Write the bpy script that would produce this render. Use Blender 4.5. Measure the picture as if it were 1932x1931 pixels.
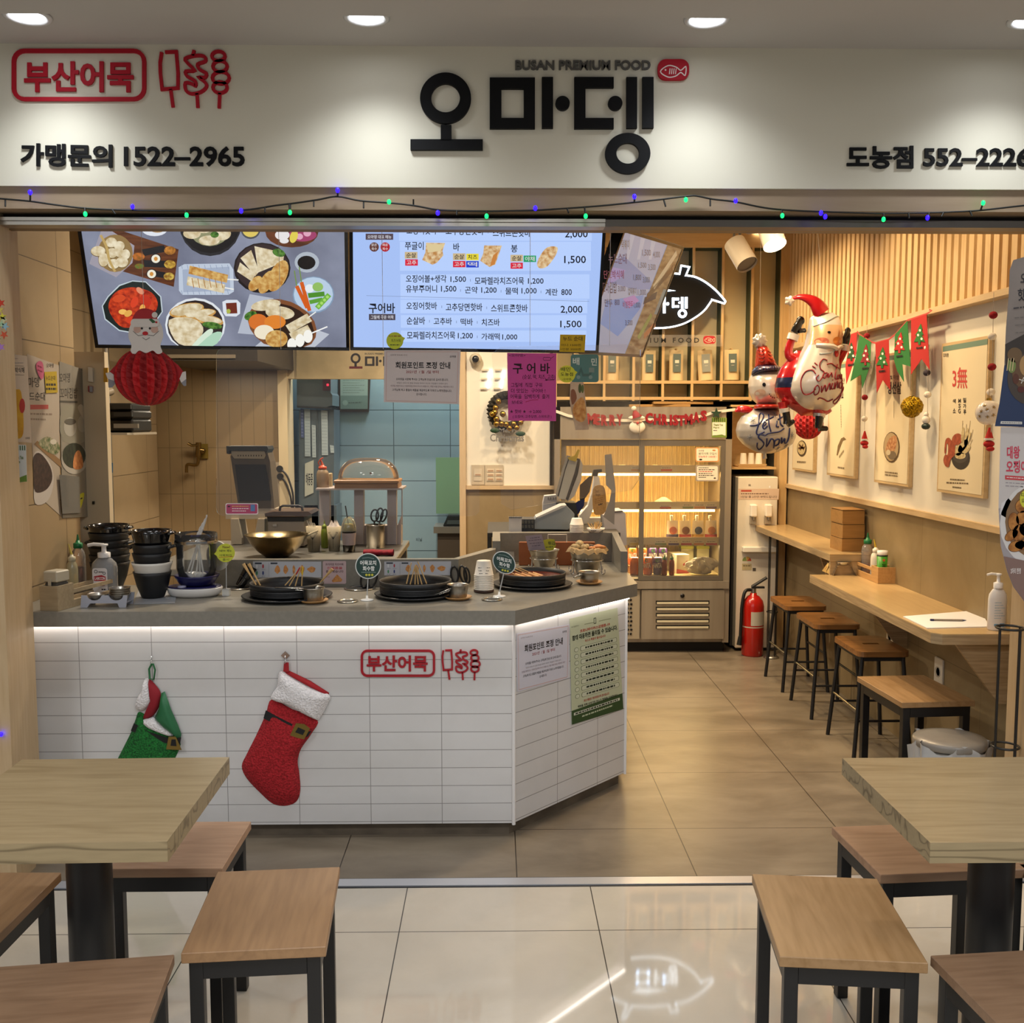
import bpy,math,random
from mathutils import Vector,Matrix
for _o in list(bpy.data.objects):bpy.data.objects.remove(_o,do_unlink=True)
SC=bpy.context.scene
COL=SC.collection
PI=math.pi
random.seed(7)

# ------------------------------------------------------------------ camera
FPX,PITCH,YAW,CAMH=1900.0,math.radians(4.95),0.0163,1.5
cam_data=bpy.data.cameras.new('camera')
cam=bpy.data.objects.new('camera',cam_data);COL.objects.link(cam)
cam_data.sensor_fit='HORIZONTAL';cam_data.sensor_width=36.0
cam_data.lens=36.0*FPX/1932.0
cam_data.clip_start=0.05;cam_data.clip_end=60
cam.location=(0,0,CAMH)
cam.rotation_euler=(PI/2-PITCH,0,-YAW)
SC.camera=cam
# ------------------------------------------------------------------ exposure
SC.view_settings.view_transform='Standard'
try:SC.view_settings.look='None'
except Exception:pass
SC.view_settings.gamma=1.0
SC.view_settings.use_curve_mapping=False
SC.view_settings.exposure=0.05
try:
    SC.cycles.max_bounces=8;SC.cycles.transparent_max_bounces=16
    SC.cycles.caustics_reflective=False;SC.cycles.caustics_refractive=False
    SC.cycles.sample_clamp_indirect=4.0
    SC.cycles.use_denoising=True
except Exception:pass
# ------------------------------------------------------------------ world: dim grey mall around the shop
W=bpy.data.worlds.new('mall_air');SC.world=W;W.use_nodes=True
W.node_tree.nodes['Background'].inputs[0].default_value=(0.80,0.86,1.0,1)
W.node_tree.nodes['Background'].inputs[1].default_value=0.16
# ------------------------------------------------------------------ mall and shop ceiling lamps
def area(name,loc,size,power,col,rot=(0,0,0),size_y=None,shape='DISK',spread=None):
    l=bpy.data.lights.new(name,'AREA');l.shape=shape;l.size=size
    if size_y:l.shape='RECTANGLE';l.size_y=size_y
    l.energy=power;l.color=col
    if spread:l.spread=spread
    o=bpy.data.objects.new(name,l);COL.objects.link(o);o.location=loc;o.rotation_euler=rot
    return o
def spot(name,loc,target,power,col,angle,blend=0.5,radius=0.03):
    l=bpy.data.lights.new(name,'SPOT');l.energy=power;l.color=col
    l.spot_size=math.radians(angle);l.spot_blend=blend;l.shadow_soft_size=radius
    o=bpy.data.objects.new(name,l);COL.objects.link(o);o.location=loc
    d=Vector(target)-Vector(loc);o.rotation_euler=d.to_track_quat('-Z','Y').to_euler()
    return o
COOL=(0.90,0.95,1.0);WARM=(1.0,0.74,0.44);WARMW=(1.0,0.78,0.52)
MALL_Z,SHOP_Z=2.655,2.73
DOWNLIGHTS=[(-1.325,2.985),(-0.365,2.975),(0.605,2.975),(1.535,2.965)]
for(x,y)in DOWNLIGHTS:
    spot('mall_downlight_beam',(x,y,MALL_Z-0.02),(x+0.02,y+0.03,0),17,COOL,125,1.0,0.05)
for x in(-2.2,0.0,2.2):
    for y in(-1.6,0.6):
        area('mall_ceiling_panel_light',(x,y,2.58),0.7,27,(0.98,0.985,1.0))
SHOP_LIGHTS=[(1.05,4.5),(1.25,5.75),(0.55,5.6),(1.75,4.2),(1.75,5.4)]
for(x,y)in SHOP_LIGHTS[:3]:
    area('shop_downlight_glow',(x,y,SHOP_Z-0.012),0.13,17,WARM,spread=math.radians(150))
for(x,y)in((1.55,3.9),(1.55,4.7),(1.55,5.5),(1.5,6.2)):
    spot('slat_wall_washer',(x-0.1,y,SHOP_Z-0.02),(1.93,y,1.3),26,WARM,105,0.8,0.04)
for(x,y)in((-1.1,4.7),(-0.4,5.6)):
    area('kitchen_downlight_glow',(x,y,SHOP_Z-0.012),0.13,27.0,(1.0,0.86,0.68),spread=math.radians(150))
area('rear_kitchen_lamp',(-0.5,6.95,2.6),0.3,22,(0.86,0.95,1.0))

# ------------------------------------------------------------------ pixel -> place helpers (photo pixel + a real plane)
_cp,_sp,_cy,_sy=math.cos(PITCH),math.sin(PITCH),math.cos(YAW),math.sin(YAW)
FWD=Vector((_sy*_cp,_cy*_cp,-_sp));RT=Vector((_cy,-_sy,0));UP=RT.cross(FWD);EYE=Vector((0,0,CAMH))
def ray(u,v):return FWD+RT*((u-966)/FPX)-UP*((v-965.5)/FPX)
def onZ(u,v,z):d=ray(u,v);return EYE+d*((z-CAMH)/d.z)
def onY(u,v,y):d=ray(u,v);return EYE+d*(y/d.y)
def onX(u,v,x):d=ray(u,v);return EYE+d*(x/d.x)
def onP(u,v,p,n):d=ray(u,v);n=Vector(n);return EYE+d*((Vector(p)-EYE).dot(n)/d.dot(n))

# ------------------------------------------------------------------ materials
def s2l(c):return c/12.92 if c<=0.04045 else((c+0.055)/1.055)**2.4
def H(h):
    h=h.lstrip('#');return tuple(s2l(int(h[i:i+2],16)/255)for i in(0,2,4))+(1,)
MATS={}
def nodes_of(m):
    m.use_nodes=True;nt=m.node_tree
    return nt,nt.nodes['Principled BSDF']
def mat(key,col=None,rough=0.5,metal=0.0,emit=0.0,spec=None,trans=0.0,alpha=1.0,coat=0.0,ior=None,sheen=0.0,thin=False):
    if key in MATS:return MATS[key]
    m=bpy.data.materials.new(key);nt,b=nodes_of(m);c=H(col)
    b.inputs['Base Color'].default_value=c;b.inputs['Roughness'].default_value=rough;b.inputs['Metallic'].default_value=metal
    if spec is not None:b.inputs['Specular IOR Level'].default_value=spec
    if trans:b.inputs['Transmission Weight'].default_value=trans
    if alpha<1:b.inputs['Alpha'].default_value=alpha
    if coat:b.inputs['Coat Weight'].default_value=coat;b.inputs['Coat Roughness'].default_value=0.08
    if ior:b.inputs['IOR'].default_value=ior
    if sheen:b.inputs['Sheen Weight'].default_value=sheen
    if emit:
        b.inputs['Emission Color'].default_value=c;b.inputs['Emission Strength'].default_value=emit
    m.diffuse_color=c;MATS[key]=m;return m
def M(h,rough=0.55,**k):return mat('paint_%s_%d_%s'%(h.strip('#'),int(rough*100),'_'.join('%s%s'%i for i in sorted(k.items()))),h,rough,**k)
def EM(h,s=1.0):
    key='screen_%s_%d'%(h.strip('#'),int(s*100))
    if key in MATS:return MATS[key]
    m=mat(key,h,0.25,emit=s);nt,b=nodes_of(m);b.inputs['Base Color'].default_value=(0.01,0.01,0.01,1)
    return m
def N(nt,t,**kw):
    n=nt.nodes.new(t)
    for k,v in kw.items():
        if k in n.inputs:n.inputs[k].default_value=v
        else:setattr(n,k,v)
    return n
def L(nt,a,b):nt.links.new(a,b)
def coords(nt,scale=(1,1,1),loc=(0,0,0),rot=(0,0,0)):
    t=N(nt,'ShaderNodeTexCoord');mp=N(nt,'ShaderNodeMapping')
    mp.inputs['Scale'].default_value=scale;mp.inputs['Location'].default_value=loc;mp.inputs['Rotation'].default_value=rot
    L(nt,t.outputs['Object'],mp.inputs['Vector']);return mp.outputs['Vector']
def ramp(nt,fac,stops):
    r=N(nt,'ShaderNodeValToRGB');e=r.color_ramp.elements
    while len(e)<len(stops):e.new(0.5)
    for i,(p,c)in enumerate(stops):e[i].position=p;e[i].color=H(c)
    L(nt,fac,r.inputs['Fac']);return r.outputs['Color']
def mix(nt,fac,a,b,mode='MIX'):
    n=N(nt,'ShaderNodeMix',data_type='RGBA',blend_type=mode)
    if hasattr(fac,'links'):L(nt,fac,n.inputs[0])
    else:n.inputs[0].default_value=fac
    for s,x in((n.inputs[6],a),(n.inputs[7],b)):
        if hasattr(x,'links'):L(nt,x,s)
        else:s.default_value=x
    return n.outputs[2]
def bump(nt,b,height,strength=0.2,dist=0.01):
    n=N(nt,'ShaderNodeBump');n.inputs['Strength'].default_value=strength;n.inputs['Distance'].default_value=dist
    L(nt,height,n.inputs['Height']);L(nt,n.outputs['Normal'],b.inputs['Normal'])
def wood(key,light,dark,axis='x',grain=1.0,rough=0.45,rings=0.5,seed=0.0,coat=0.0):
    """board whose grain runs along one axis: stretched noise plus long flowing rings"""
    if key in MATS:return MATS[key]
    m=bpy.data.materials.new(key);nt,b=nodes_of(m)
    sc={'x':(0.55,5.5,5.5),'y':(5.5,0.55,5.5),'z':(5.5,5.5,0.55)}[axis]
    v=coords(nt,tuple(s*grain for s in sc),(seed,seed*1.7,seed*0.6))
    n1=N(nt,'ShaderNodeTexNoise');n1.inputs['Scale'].default_value=1.1;n1.inputs['Detail'].default_value=2.5;n1.inputs['Distortion'].default_value=0.35
    L(nt,v,n1.inputs['Vector'])
    mu=N(nt,'ShaderNodeMath',operation='MULTIPLY');mu.inputs[1].default_value=17.0;L(nt,n1.outputs['Fac'],mu.inputs[0])
    fr=N(nt,'ShaderNodeMath',operation='PINGPONG');fr.inputs[1].default_value=1.0;L(nt,mu.outputs[0],fr.inputs[0])
    v2=coords(nt,tuple(s*grain*11 for s in sc),(seed,0,0))
    n2=N(nt,'ShaderNodeTexNoise');n2.inputs['Scale'].default_value=1.6;n2.inputs['Detail'].default_value=3;L(nt,v2,n2.inputs['Vector'])
    c1=ramp(nt,fr.outputs[0],[(0.0,dark),(0.35,light),(1.0,light)])
    c2=ramp(nt,n2.outputs['Fac'],[(0.3,dark),(0.62,light)])
    n3=N(nt,'ShaderNodeTexNoise');n3.inputs['Scale'].default_value=0.7;L(nt,v,n3.inputs['Vector'])
    c3=ramp(nt,n3.outputs['Fac'],[(0.35,dark),(0.65,light)])
    base=mix(nt,0.45,c2,c3)
    col=mix(nt,rings,base,c1)
    L(nt,col,b.inputs['Base Color']);b.inputs['Roughness'].default_value=rough
    if coat:b.inputs['Coat Weight'].default_value=coat;b.inputs['Coat Roughness'].default_value=0.15
    bump(nt,b,n2.outputs['Fac'],0.06,0.002)
    MATS[key]=m;return m
def tiles(key,face,joint,tw,th,jw,org=(0,0),plane='xy',rough=0.3,mottled=None,wavy=0.0,off=0.0,jdepth=0.25,nscale=2.0,stretch=(1,1,1),mfac=0.6):
    """grid of tiles in real sizes, object space"""
    if key in MATS:return MATS[key]
    m=bpy.data.materials.new(key);nt,b=nodes_of(m)
    t=N(nt,'ShaderNodeTexCoord');sx=N(nt,'ShaderNodeSeparateXYZ');L(nt,t.outputs['Object'],sx.inputs[0])
    cx=N(nt,'ShaderNodeCombineXYZ')
    for i,a in enumerate(plane):
        ad=N(nt,'ShaderNodeMath',operation='ADD');ad.inputs[1].default_value=-org[i]+200*(tw,th)[i]
        L(nt,sx.outputs['xyz'.index(a)],ad.inputs[0]);L(nt,ad.outputs[0],cx.inputs[i])
    br=N(nt,'ShaderNodeTexBrick',offset=off,offset_frequency=2,squash=1.0)
    br.inputs['Scale'].default_value=1.0;br.inputs['Brick Width'].default_value=tw;br.inputs['Row Height'].default_value=th
    br.inputs['Mortar Size'].default_value=jw/2;br.inputs['Mortar Smooth'].default_value=0.1;br.inputs['Bias'].default_value=0
    L(nt,cx.outputs[0],br.inputs['Vector'])
    cA=H(face)
    if mottled:
        n=N(nt,'ShaderNodeTexNoise');n.inputs['Scale'].default_value=nscale;n.inputs['Detail'].default_value=6;n.inputs['Roughness'].default_value=0.62;n.inputs['Distortion'].default_value=0.4
        mp=N(nt,'ShaderNodeMapping');mp.inputs['Scale'].default_value=stretch;L(nt,t.outputs['Object'],mp.inputs['Vector']);L(nt,mp.outputs[0],n.inputs['Vector'])
        f=ramp(nt,n.outputs['Fac'],[(0.36,face),(0.66,mottled)])
    else:f=None
    jn=mix(nt,br.outputs['Fac'],f if f is not None else cA,H(joint))
    L(nt,jn,b.inputs['Base Color']);b.inputs['Roughness'].default_value=rough
    inv=N(nt,'ShaderNodeMath',operation='SUBTRACT');inv.inputs[0].default_value=1.0;L(nt,br.outputs['Fac'],inv.inputs[1])
    hgt=inv.outputs[0]
    if wavy:
        n2=N(nt,'ShaderNodeTexNoise');n2.inputs['Scale'].default_value=5.0;n2.inputs['Detail'].default_value=0.5;n2.inputs['Distortion'].default_value=0.6
        mp2=N(nt,'ShaderNodeMapping');mp2.inputs['Scale'].default_value=(0.8,0.8,2.0);L(nt,t.outputs['Object'],mp2.inputs['Vector']);L(nt,mp2.outputs[0],n2.inputs['Vector'])
        mm=N(nt,'ShaderNodeMath',operation='MULTIPLY_ADD');mm.inputs[1].default_value=wavy;L(nt,n2.outputs['Fac'],mm.inputs[0]);L(nt,hgt,mm.inputs[2]);hgt=mm.outputs[0]
    bump(nt,b,hgt,jdepth,0.004)
    MATS[key]=m;return m
def mottle(key,a,bcol,scale=4.0,rough=0.5,stretch=(1,1,1),lo=0.35,hi=0.65,bmp=0.0,metal=0.0,detail=5,sheen=0.0,emit=0.0):
    if key in MATS:return MATS[key]
    m=bpy.data.materials.new(key);nt,b=nodes_of(m)
    n=N(nt,'ShaderNodeTexNoise');n.inputs['Scale'].default_value=scale;n.inputs['Detail'].default_value=detail
    L(nt,coords(nt,stretch),n.inputs['Vector'])
    c=ramp(nt,n.outputs['Fac'],[(lo,a),(hi,bcol)])
    b.inputs['Roughness'].default_value=rough;b.inputs['Metallic'].default_value=metal
    if sheen:b.inputs['Sheen Weight'].default_value=sheen
    if emit:
        L(nt,c,b.inputs['Emission Color']);b.inputs['Emission Strength'].default_value=emit;b.inputs['Base Color'].default_value=(0.01,0.01,0.01,1)
    else:L(nt,c,b.inputs['Base Color'])
    if bmp:bump(nt,b,n.outputs['Fac'],bmp,0.01)
    MATS[key]=m;return m
def clear(key,tint='ffffff',see=0.9,rough=0.03,refl=1.0):
    """thin clear plastic or glass sheet: mostly see-through, with real mirror reflection by angle"""
    if key in MATS:return MATS[key]
    m=bpy.data.materials.new(key);m.use_nodes=True;nt=m.node_tree;nt.nodes.clear()
    o=N(nt,'ShaderNodeOutputMaterial');tr=N(nt,'ShaderNodeBsdfTransparent');tr.inputs[0].default_value=H(tint)
    gl=N(nt,'ShaderNodeBsdfGlossy');gl.inputs['Roughness'].default_value=rough;gl.inputs[0].default_value=(refl,refl,refl,1)
    df=N(nt,'ShaderNodeBsdfDiffuse');df.inputs[0].default_value=H(tint)
    fr=N(nt,'ShaderNodeFresnel');fr.inputs[0].default_value=1.45
    m1=N(nt,'ShaderNodeMixShader');m1.inputs[0].default_value=1-see;L(nt,tr.outputs[0],m1.inputs[1]);L(nt,df.outputs[0],m1.inputs[2])
    m2=N(nt,'ShaderNodeMixShader');L(nt,fr.outputs[0],m2.inputs[0]);L(nt,m1.outputs[0],m2.inputs[1]);L(nt,gl.outputs[0],m2.inputs[2])
    L(nt,m2.outputs[0],o.inputs[0]);MATS[key]=m;return m

# ------------------------------------------------------------------ mesh builder
class MB:
    def __init__(self,m=None):self.v=[];self.f=[];self.mi=[];self.sm=[];self.ms=[];self.T=None;self.m=m
    def slot(self,m):
        m=m or self.m
        if m not in self.ms:self.ms.append(m)
        return self.ms.index(m)
    def add(self,vs,fs,m=None,smooth=False):
        b=len(self.v);s=self.slot(m)
        for p in vs:
            p=Vector(p)
            if self.T:p=self.T@p
            self.v.append(p)
        for f in fs:self.f.append(tuple(b+i for i in f));self.mi.append(s);self.sm.append(smooth)
    def box(self,lo,hi,m=None,bev=0.0):
        x0,y0,z0=lo;x1,y1,z1=hi
        if bev<=0:
            vs=[(x0,y0,z0),(x1,y0,z0),(x1,y1,z0),(x0,y1,z0),(x0,y0,z1),(x1,y0,z1),(x1,y1,z1),(x0,y1,z1)]
            self.add(vs,[(3,2,1,0),(4,5,6,7),(0,1,5,4),(1,2,6,5),(2,3,7,6),(3,0,4,7)],m)
        else:
            b=min(bev,(x1-x0)*.45,(y1-y0)*.45,(z1-z0)*.45)
            self.prism(rrect(x0,y0,x1,y1,b,3),z0+b,z1-b,m,cap=False)
            P=rrect(x0,y0,x1,y1,b,3);Q=rrect(x0+b,y0+b,x1-b,y1-b,b*.3,3);n=len(P)
            for za,zb,fl in((z1-b,z1,0),(z0+b,z0,1)):
                vs=[(p[0],p[1],za)for p in P]+[(p[0],p[1],zb)for p in Q]
                fs=[(i,(i+1)%n,n+(i+1)%n,n+i)for i in range(n)]+[tuple(range(n,2*n))]
                if fl:fs=[f[::-1]for f in fs]
                self.add(vs,fs,m)
        return self
    def cbox(self,c,s,m=None,bev=0.0):
        return self.box([c[i]-s[i]/2 for i in range(3)],[c[i]+s[i]/2 for i in range(3)],m,bev)
    def prism(self,P,z0,z1,m=None,cap=True,smooth=False):
        n=len(P);a=sum(P[i][0]*P[(i+1)%n][1]-P[(i+1)%n][0]*P[i][1]for i in range(n))
        if a<0:P=P[::-1]
        vs=[(p[0],p[1],z0)for p in P]+[(p[0],p[1],z1)for p in P]
        self.add(vs,[(i,(i+1)%n,n+(i+1)%n,n+i)for i in range(n)],m,smooth)
        if cap:self.add(vs,[tuple(range(n))[::-1],tuple(range(n,2*n))],m)
        return self
    def face(self,P,m=None):self.add(P,[tuple(range(len(P)))],m);return self
    def lathe(self,prof,c=(0,0,0),n=28,m=None,smooth=True,axis='z',sx=1.0,sy=1.0):
        vs=[];fs=[];k=len(prof)
        for i in range(n):
            a=2*PI*i/n
            for r,z in prof:
                p=(r*math.cos(a)*sx,r*math.sin(a)*sy,z)
                if axis=='x':p=(p[2],p[0],p[1])
                if axis=='y':p=(p[0],-p[2],p[1])
                vs.append((p[0]+c[0],p[1]+c[1],p[2]+c[2]))
        for i in range(n):
            for j in range(k-1):
                a,b=i*k+j,((i+1)%n)*k+j
                q=(a,b,b+1,a+1)
                if prof[j][0]<1e-6:q=(a,b+1,a+1)
                elif prof[j+1][0]<1e-6:q=(a,b,a+1)
                fs.append(q)
        self.add(vs,fs,m,smooth);return self
    def cyl(self,p0,p1,r0,r1=None,n=16,m=None,smooth=True,cap=True):
        r1=r0 if r1 is None else r1;p0=Vector(p0);p1=Vector(p1);d=(p1-p0).normalized()
        a=d.orthogonal().normalized();b=d.cross(a);vs=[]
        for p,r in((p0,r0),(p1,r1)):
            for i in range(n):
                t=2*PI*i/n;vs.append(p+a*(r*math.cos(t))+b*(r*math.sin(t)))
        self.add(vs,[(i,(i+1)%n,n+(i+1)%n,n+i)for i in range(n)],m,smooth)
        if cap:self.add(vs,[tuple(range(n))[::-1],tuple(range(n,2*n))],m)
        return self
    def tube(self,pts,r,n=8,m=None,closed=False,smooth=True,rs=None,sq=None):
        pts=[Vector(p)for p in pts];k=len(pts);rings=[];up=None
        for i in range(k):
            if closed:d=pts[(i+1)%k]-pts[i-1]
            else:d=pts[min(i+1,k-1)]-pts[max(i-1,0)]
            if d.length<1e-9:d=Vector((0,0,1))
            d.normalize()
            if up is None:a=d.orthogonal().normalized()
            else:
                a=up-d*up.dot(d)
                a=a.normalized()if a.length>1e-6 else d.orthogonal().normalized()
            up=a;b=d.cross(a);rr=rs[i]if rs else r
            rings.append([pts[i]+(a*math.cos(2*PI*j/n)+b*(math.sin(2*PI*j/n)*(sq or 1)))*rr for j in range(n)])
        vs=[p for g in rings for p in g];fs=[]
        for i in range(k if closed else k-1):
            o,q=i*n,((i+1)%k)*n
            fs+=[(o+j,o+(j+1)%n,q+(j+1)%n,q+j)for j in range(n)]
        self.add(vs,fs,m,smooth)
        if not closed:self.add(vs,[tuple(range(n))[::-1],tuple(range((k-1)*n,k*n))],m)
        return self
    def ball(self,c,r,m=None,n=16,k=10,sc=(1,1,1)):
        prof=[(math.sin(PI*i/k)if 0<i<k else 0.0,-math.cos(PI*i/k))for i in range(k+1)]
        vs=[];fs=[]
        T0=self.T;S=Matrix.Translation(c)@Matrix.Diagonal((r*sc[0],r*sc[1],r*sc[2],1));self.T=(T0@S)if T0 else S
        self.lathe(prof,n=n,m=m);self.T=T0;return self
    def grid(self,fn,nu,nv,m=None,smooth=True,cu=False):
        vs=[fn(i/(nu if cu else nu-1),j/(nv-1))for j in range(nv)for i in range(nu)]
        fs=[(j*nu+i,j*nu+(i+1)%nu,(j+1)*nu+(i+1)%nu,(j+1)*nu+i)for j in range(nv-1)for i in range(nu if cu else nu-1)]
        self.add(vs,fs,m,smooth);return self
    def build(self,name,parent=None,loc=None,rot=None,mw=None,world=False):
        me=bpy.data.meshes.new(name);me.from_pydata([tuple(p)for p in self.v],[],self.f)
        for m in self.ms:me.materials.append(m)
        me.polygons.foreach_set('material_index',self.mi);me.polygons.foreach_set('use_smooth',self.sm);me.update()
        o=bpy.data.objects.new(name,me);COL.objects.link(o)
        if parent:o.parent=parent
        if world and mw is None:mw=Matrix.Identity(4)
        if mw is not None:o.matrix_basis=(parent.matrix_basis.inverted()@mw)if parent else mw
        if loc is not None:o.location=loc
        if rot is not None:o.rotation_euler=rot
        return o
def rrect(x0,y0,x1,y1,r,n=4):
    P=[]
    for cx,cy,a0 in((x1-r,y0+r,-90),(x1-r,y1-r,0),(x0+r,y1-r,90),(x0+r,y0+r,180)):
        for i in range(n+1):
            a=math.radians(a0+90*i/n);P.append((cx+r*math.cos(a),cy+r*math.sin(a)))
    return P
def circ(cx,cy,rx,ry=None,n=24,a0=0,a1=360):
    ry=ry or rx
    return[(cx+rx*math.cos(math.radians(a0+(a1-a0)*i/n)),cy+ry*math.sin(math.radians(a0+(a1-a0)*i/n)))for i in range(n if a1-a0>=360 else n+1)]
def spline(pts,n=6,closed=False):
    """Catmull-Rom through points of any dimension"""
    k=len(pts);out=[]
    for i in range(k if closed else k-1):
        P=[pts[(i+d)%k]if closed else pts[min(max(i+d,0),k-1)]for d in(-1,0,1,2)]
        for s in range(n):
            t=s/n
            out.append(tuple(0.5*(2*P[1][a]+(P[2][a]-P[0][a])*t+(2*P[0][a]-5*P[1][a]+4*P[2][a]-P[3][a])*t*t+(3*P[1][a]-P[0][a]-3*P[2][a]+P[3][a])*t**3)for a in range(len(pts[0]))))
    if not closed:out.append(tuple(pts[-1]))
    return out
def tag(o,label,cat,group=None,kind=None):
    o['label']=label;o['category']=cat
    if group:o['group']=group
    if kind:o['kind']=kind
    return o
def thing(name,label,cat,loc=(0,0,0),rot=0.0,group=None):
    o=bpy.data.objects.new(name,None);COL.objects.link(o);o.empty_display_size=0.05
    o.location=loc;o.rotation_euler=rot if isinstance(rot,(tuple,list))else(0,0,rot)
    return tag(o,label,cat,group)
def struct(mb,name):o=mb.build(name);o['kind']='structure';return o
def kids(o):return[c for c in bpy.data.objects if c.parent==o]
def dup(o,loc=None,rot=None,label=None,group=None,parent=None):
    c=o.copy();COL.objects.link(c)
    if parent:c.parent=parent
    if loc is not None:c.location=loc
    if rot is not None:c.rotation_euler=rot if isinstance(rot,(tuple,list))else(0,0,rot)
    if label:c['label']=label
    if group:c['group']=group
    for ch in kids(o):dup(ch,parent=c)
    return c
# ------------------------------------------------------------------ lettering
_TX={}
def glyphs(s,bold=0.0,res=2):
    k=(s,round(bold,3),res)
    if k in _TX:return _TX[k]
    c=bpy.data.curves.new('lettering','FONT');c.body=s;c.size=1.0;c.resolution_u=res;c.offset=bold
    o=bpy.data.objects.new('lettering',c);me=o.to_mesh()
    vs=[(v.co.x,v.co.y)for v in me.vertices];fs=[tuple(p.vertices)for p in me.polygons]
    o.to_mesh_clear();bpy.data.objects.remove(o,do_unlink=True);bpy.data.curves.remove(c)
    xs=[v[0]for v in vs]or[0,1];ys=[v[1]for v in vs]or[0,1]
    r=(vs,fs,(min(xs),min(ys),max(xs),max(ys)));_TX[k]=r;return r
class Sheet(MB):
    """flat thing with a local frame: x along, y up, z out of the face; drawn in photo pixels or in metres"""
    EPS=0.0004
    def __init__(self,org,a,b,m=None):
        MB.__init__(self,m);self.org=Vector(org);self.a=Vector(a).normalized();b=Vector(b)
        self.b=(b-self.a*b.dot(self.a)).normalized();self.n=self.a.cross(self.b);self.clip=None
        self.mw=Matrix(((self.a.x,self.b.x,self.n.x,self.org.x),(self.a.y,self.b.y,self.n.y,self.org.y),(self.a.z,self.b.z,self.n.z,self.org.z),(0,0,0,1)))
    def px(self,u,v):
        d=onP(u,v,self.org,self.n)-self.org;return(d.dot(self.a),d.dot(self.b))
    def Q(self,pts):return[self.px(*p)for p in pts]
    def z(self,k):return self.EPS*k
    def slab(self,P,t,m=None,px=True): # the sheet itself: thickness t behind the face
        if px:P=self.Q(P)
        self.prism(P,-t,0,m);return self
    def poly(self,P,m,k=1,px=True):
        if px:P=self.Q(P)
        n=len(P);a=sum(P[i][0]*P[(i+1)%n][1]-P[(i+1)%n][0]*P[i][1]for i in range(n))
        if a<0:P=P[::-1]
        if self.clip:P=[(min(max(p[0],self.clip[0]),self.clip[2]),min(max(p[1],self.clip[1]),self.clip[3]))for p in P]
        self.add([(p[0],p[1],self.z(k))for p in P],[tuple(range(n))],m);return self
    def rect(self,u0,v0,u1,v1,m,k=1,px=True):return self.poly([(u0,v0),(u1,v0),(u1,v1),(u0,v1)],m,k,px)
    def disc(self,u,v,r,m,k=1,ry=None,n=22,px=True,rot=0):
        ry=ry or r;c,s=math.cos(rot),math.sin(rot)
        return self.poly([(u+x*c-y*s,v+x*s+y*c)for x,y in circ(0,0,r,ry,n)],m,k,px)
    def line(self,pts,w,m,k=1,px=True,closed=False,t=None):
        """stroke of width w (in drawing units), mitred; solid when t is given"""
        if px:
            q=self.px(*pts[0]);q2=self.px(pts[0][0]+10,pts[0][1]);s=math.hypot(q2[0]-q[0],q2[1]-q[1])/10;w=w*s;pts=self.Q(pts)
        k_=len(pts);A=[];B=[]
        for i in range(k_):
            p=Vector(pts[i][:2])
            d0=(p-Vector(pts[i-1][:2]))if(i>0 or closed)else None
            d1=(Vector(pts[(i+1)%k_][:2])-p)if(i<k_-1 or closed)else None
            ds=[d.normalized()for d in(d0,d1)if d is not None and d.length>1e-9]
            if not ds:ds=[Vector((1,0))]
            nn=[Vector((-d.y,d.x))for d in ds];q=sum(nn,Vector((0,0)))
            q=q.normalized()if q.length>1e-6 else nn[0]
            q=q*(w/2/max(0.5,q.dot(nn[0])));A.append(p+q);B.append(p-q)
        z=self.z(k);n=k_ if closed else k_-1
        if t is None:
            self.add([(p.x,p.y,z)for p in A+B],[(i,k_+i,k_+(i+1)%k_,(i+1)%k_)for i in range(n)],m)
        else:
            vs=[(p.x,p.y,t)for p in A+B]+[(p.x,p.y,0)for p in A+B];fs=[]
            for i in range(n):
                j=(i+1)%k_
                fs+=[(i,k_+i,k_+j,j),(2*k_+i,i,j,2*k_+j),(k_+i,3*k_+i,3*k_+j,k_+j)]
            if not closed:fs+=[(0,2*k_,3*k_,k_),(k_-1,2*k_-1,4*k_-1,3*k_-1)]
            self.add(vs,fs,m)
        return self
    def text(self,s,u0,v0,u1,v1,m,bold=0.0,k=2,px=True,res=2,t=None,skew=0.0):
        """lettering stretched to a box: (u0,v0) top left, (u1,v1) bottom right (as photographed, or in metres)"""
        vs,fs,(a0,b0,a1,b1)=glyphs(s,bold,res)
        if not vs:return self
        if px:
            p00=self.px(u0,v1);p10=self.px(u1,v1);p01=self.px(u0,v0);p11=self.px(u1,v0)
        else:p00,p10,p01,p11=(u0,v1),(u1,v1),(u0,v0),(u1,v0)
        def at(x,y):
            f=(x-a0)/(a1-a0);g=(y-b0)/(b1-b0)
            q=[(p00[i]*(1-f)+p10[i]*f)*(1-g)+(p01[i]*(1-f)+p11[i]*f)*g for i in(0,1)]
            return q[0]+skew*g*(p01[1]-p00[1]),q[1]
        z=self.z(k)if t is None else t
        P=[at(*p)for p in vs]
        self.add([(p[0],p[1],z)for p in P],fs,m)
        if t is not None:
            e={}
            for f in fs:
                for i in range(len(f)):
                    a,b=f[i],f[(i+1)%len(f)]
                    if(b,a)in e:del e[(b,a)]
                    else:e[(a,b)]=1
            n=len(P);self.add([(p[0],p[1],z)for p in P]+[(p[0],p[1],0)for p in P],[(b,a,n+a,n+b)for a,b in e],m)
        return self
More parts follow.
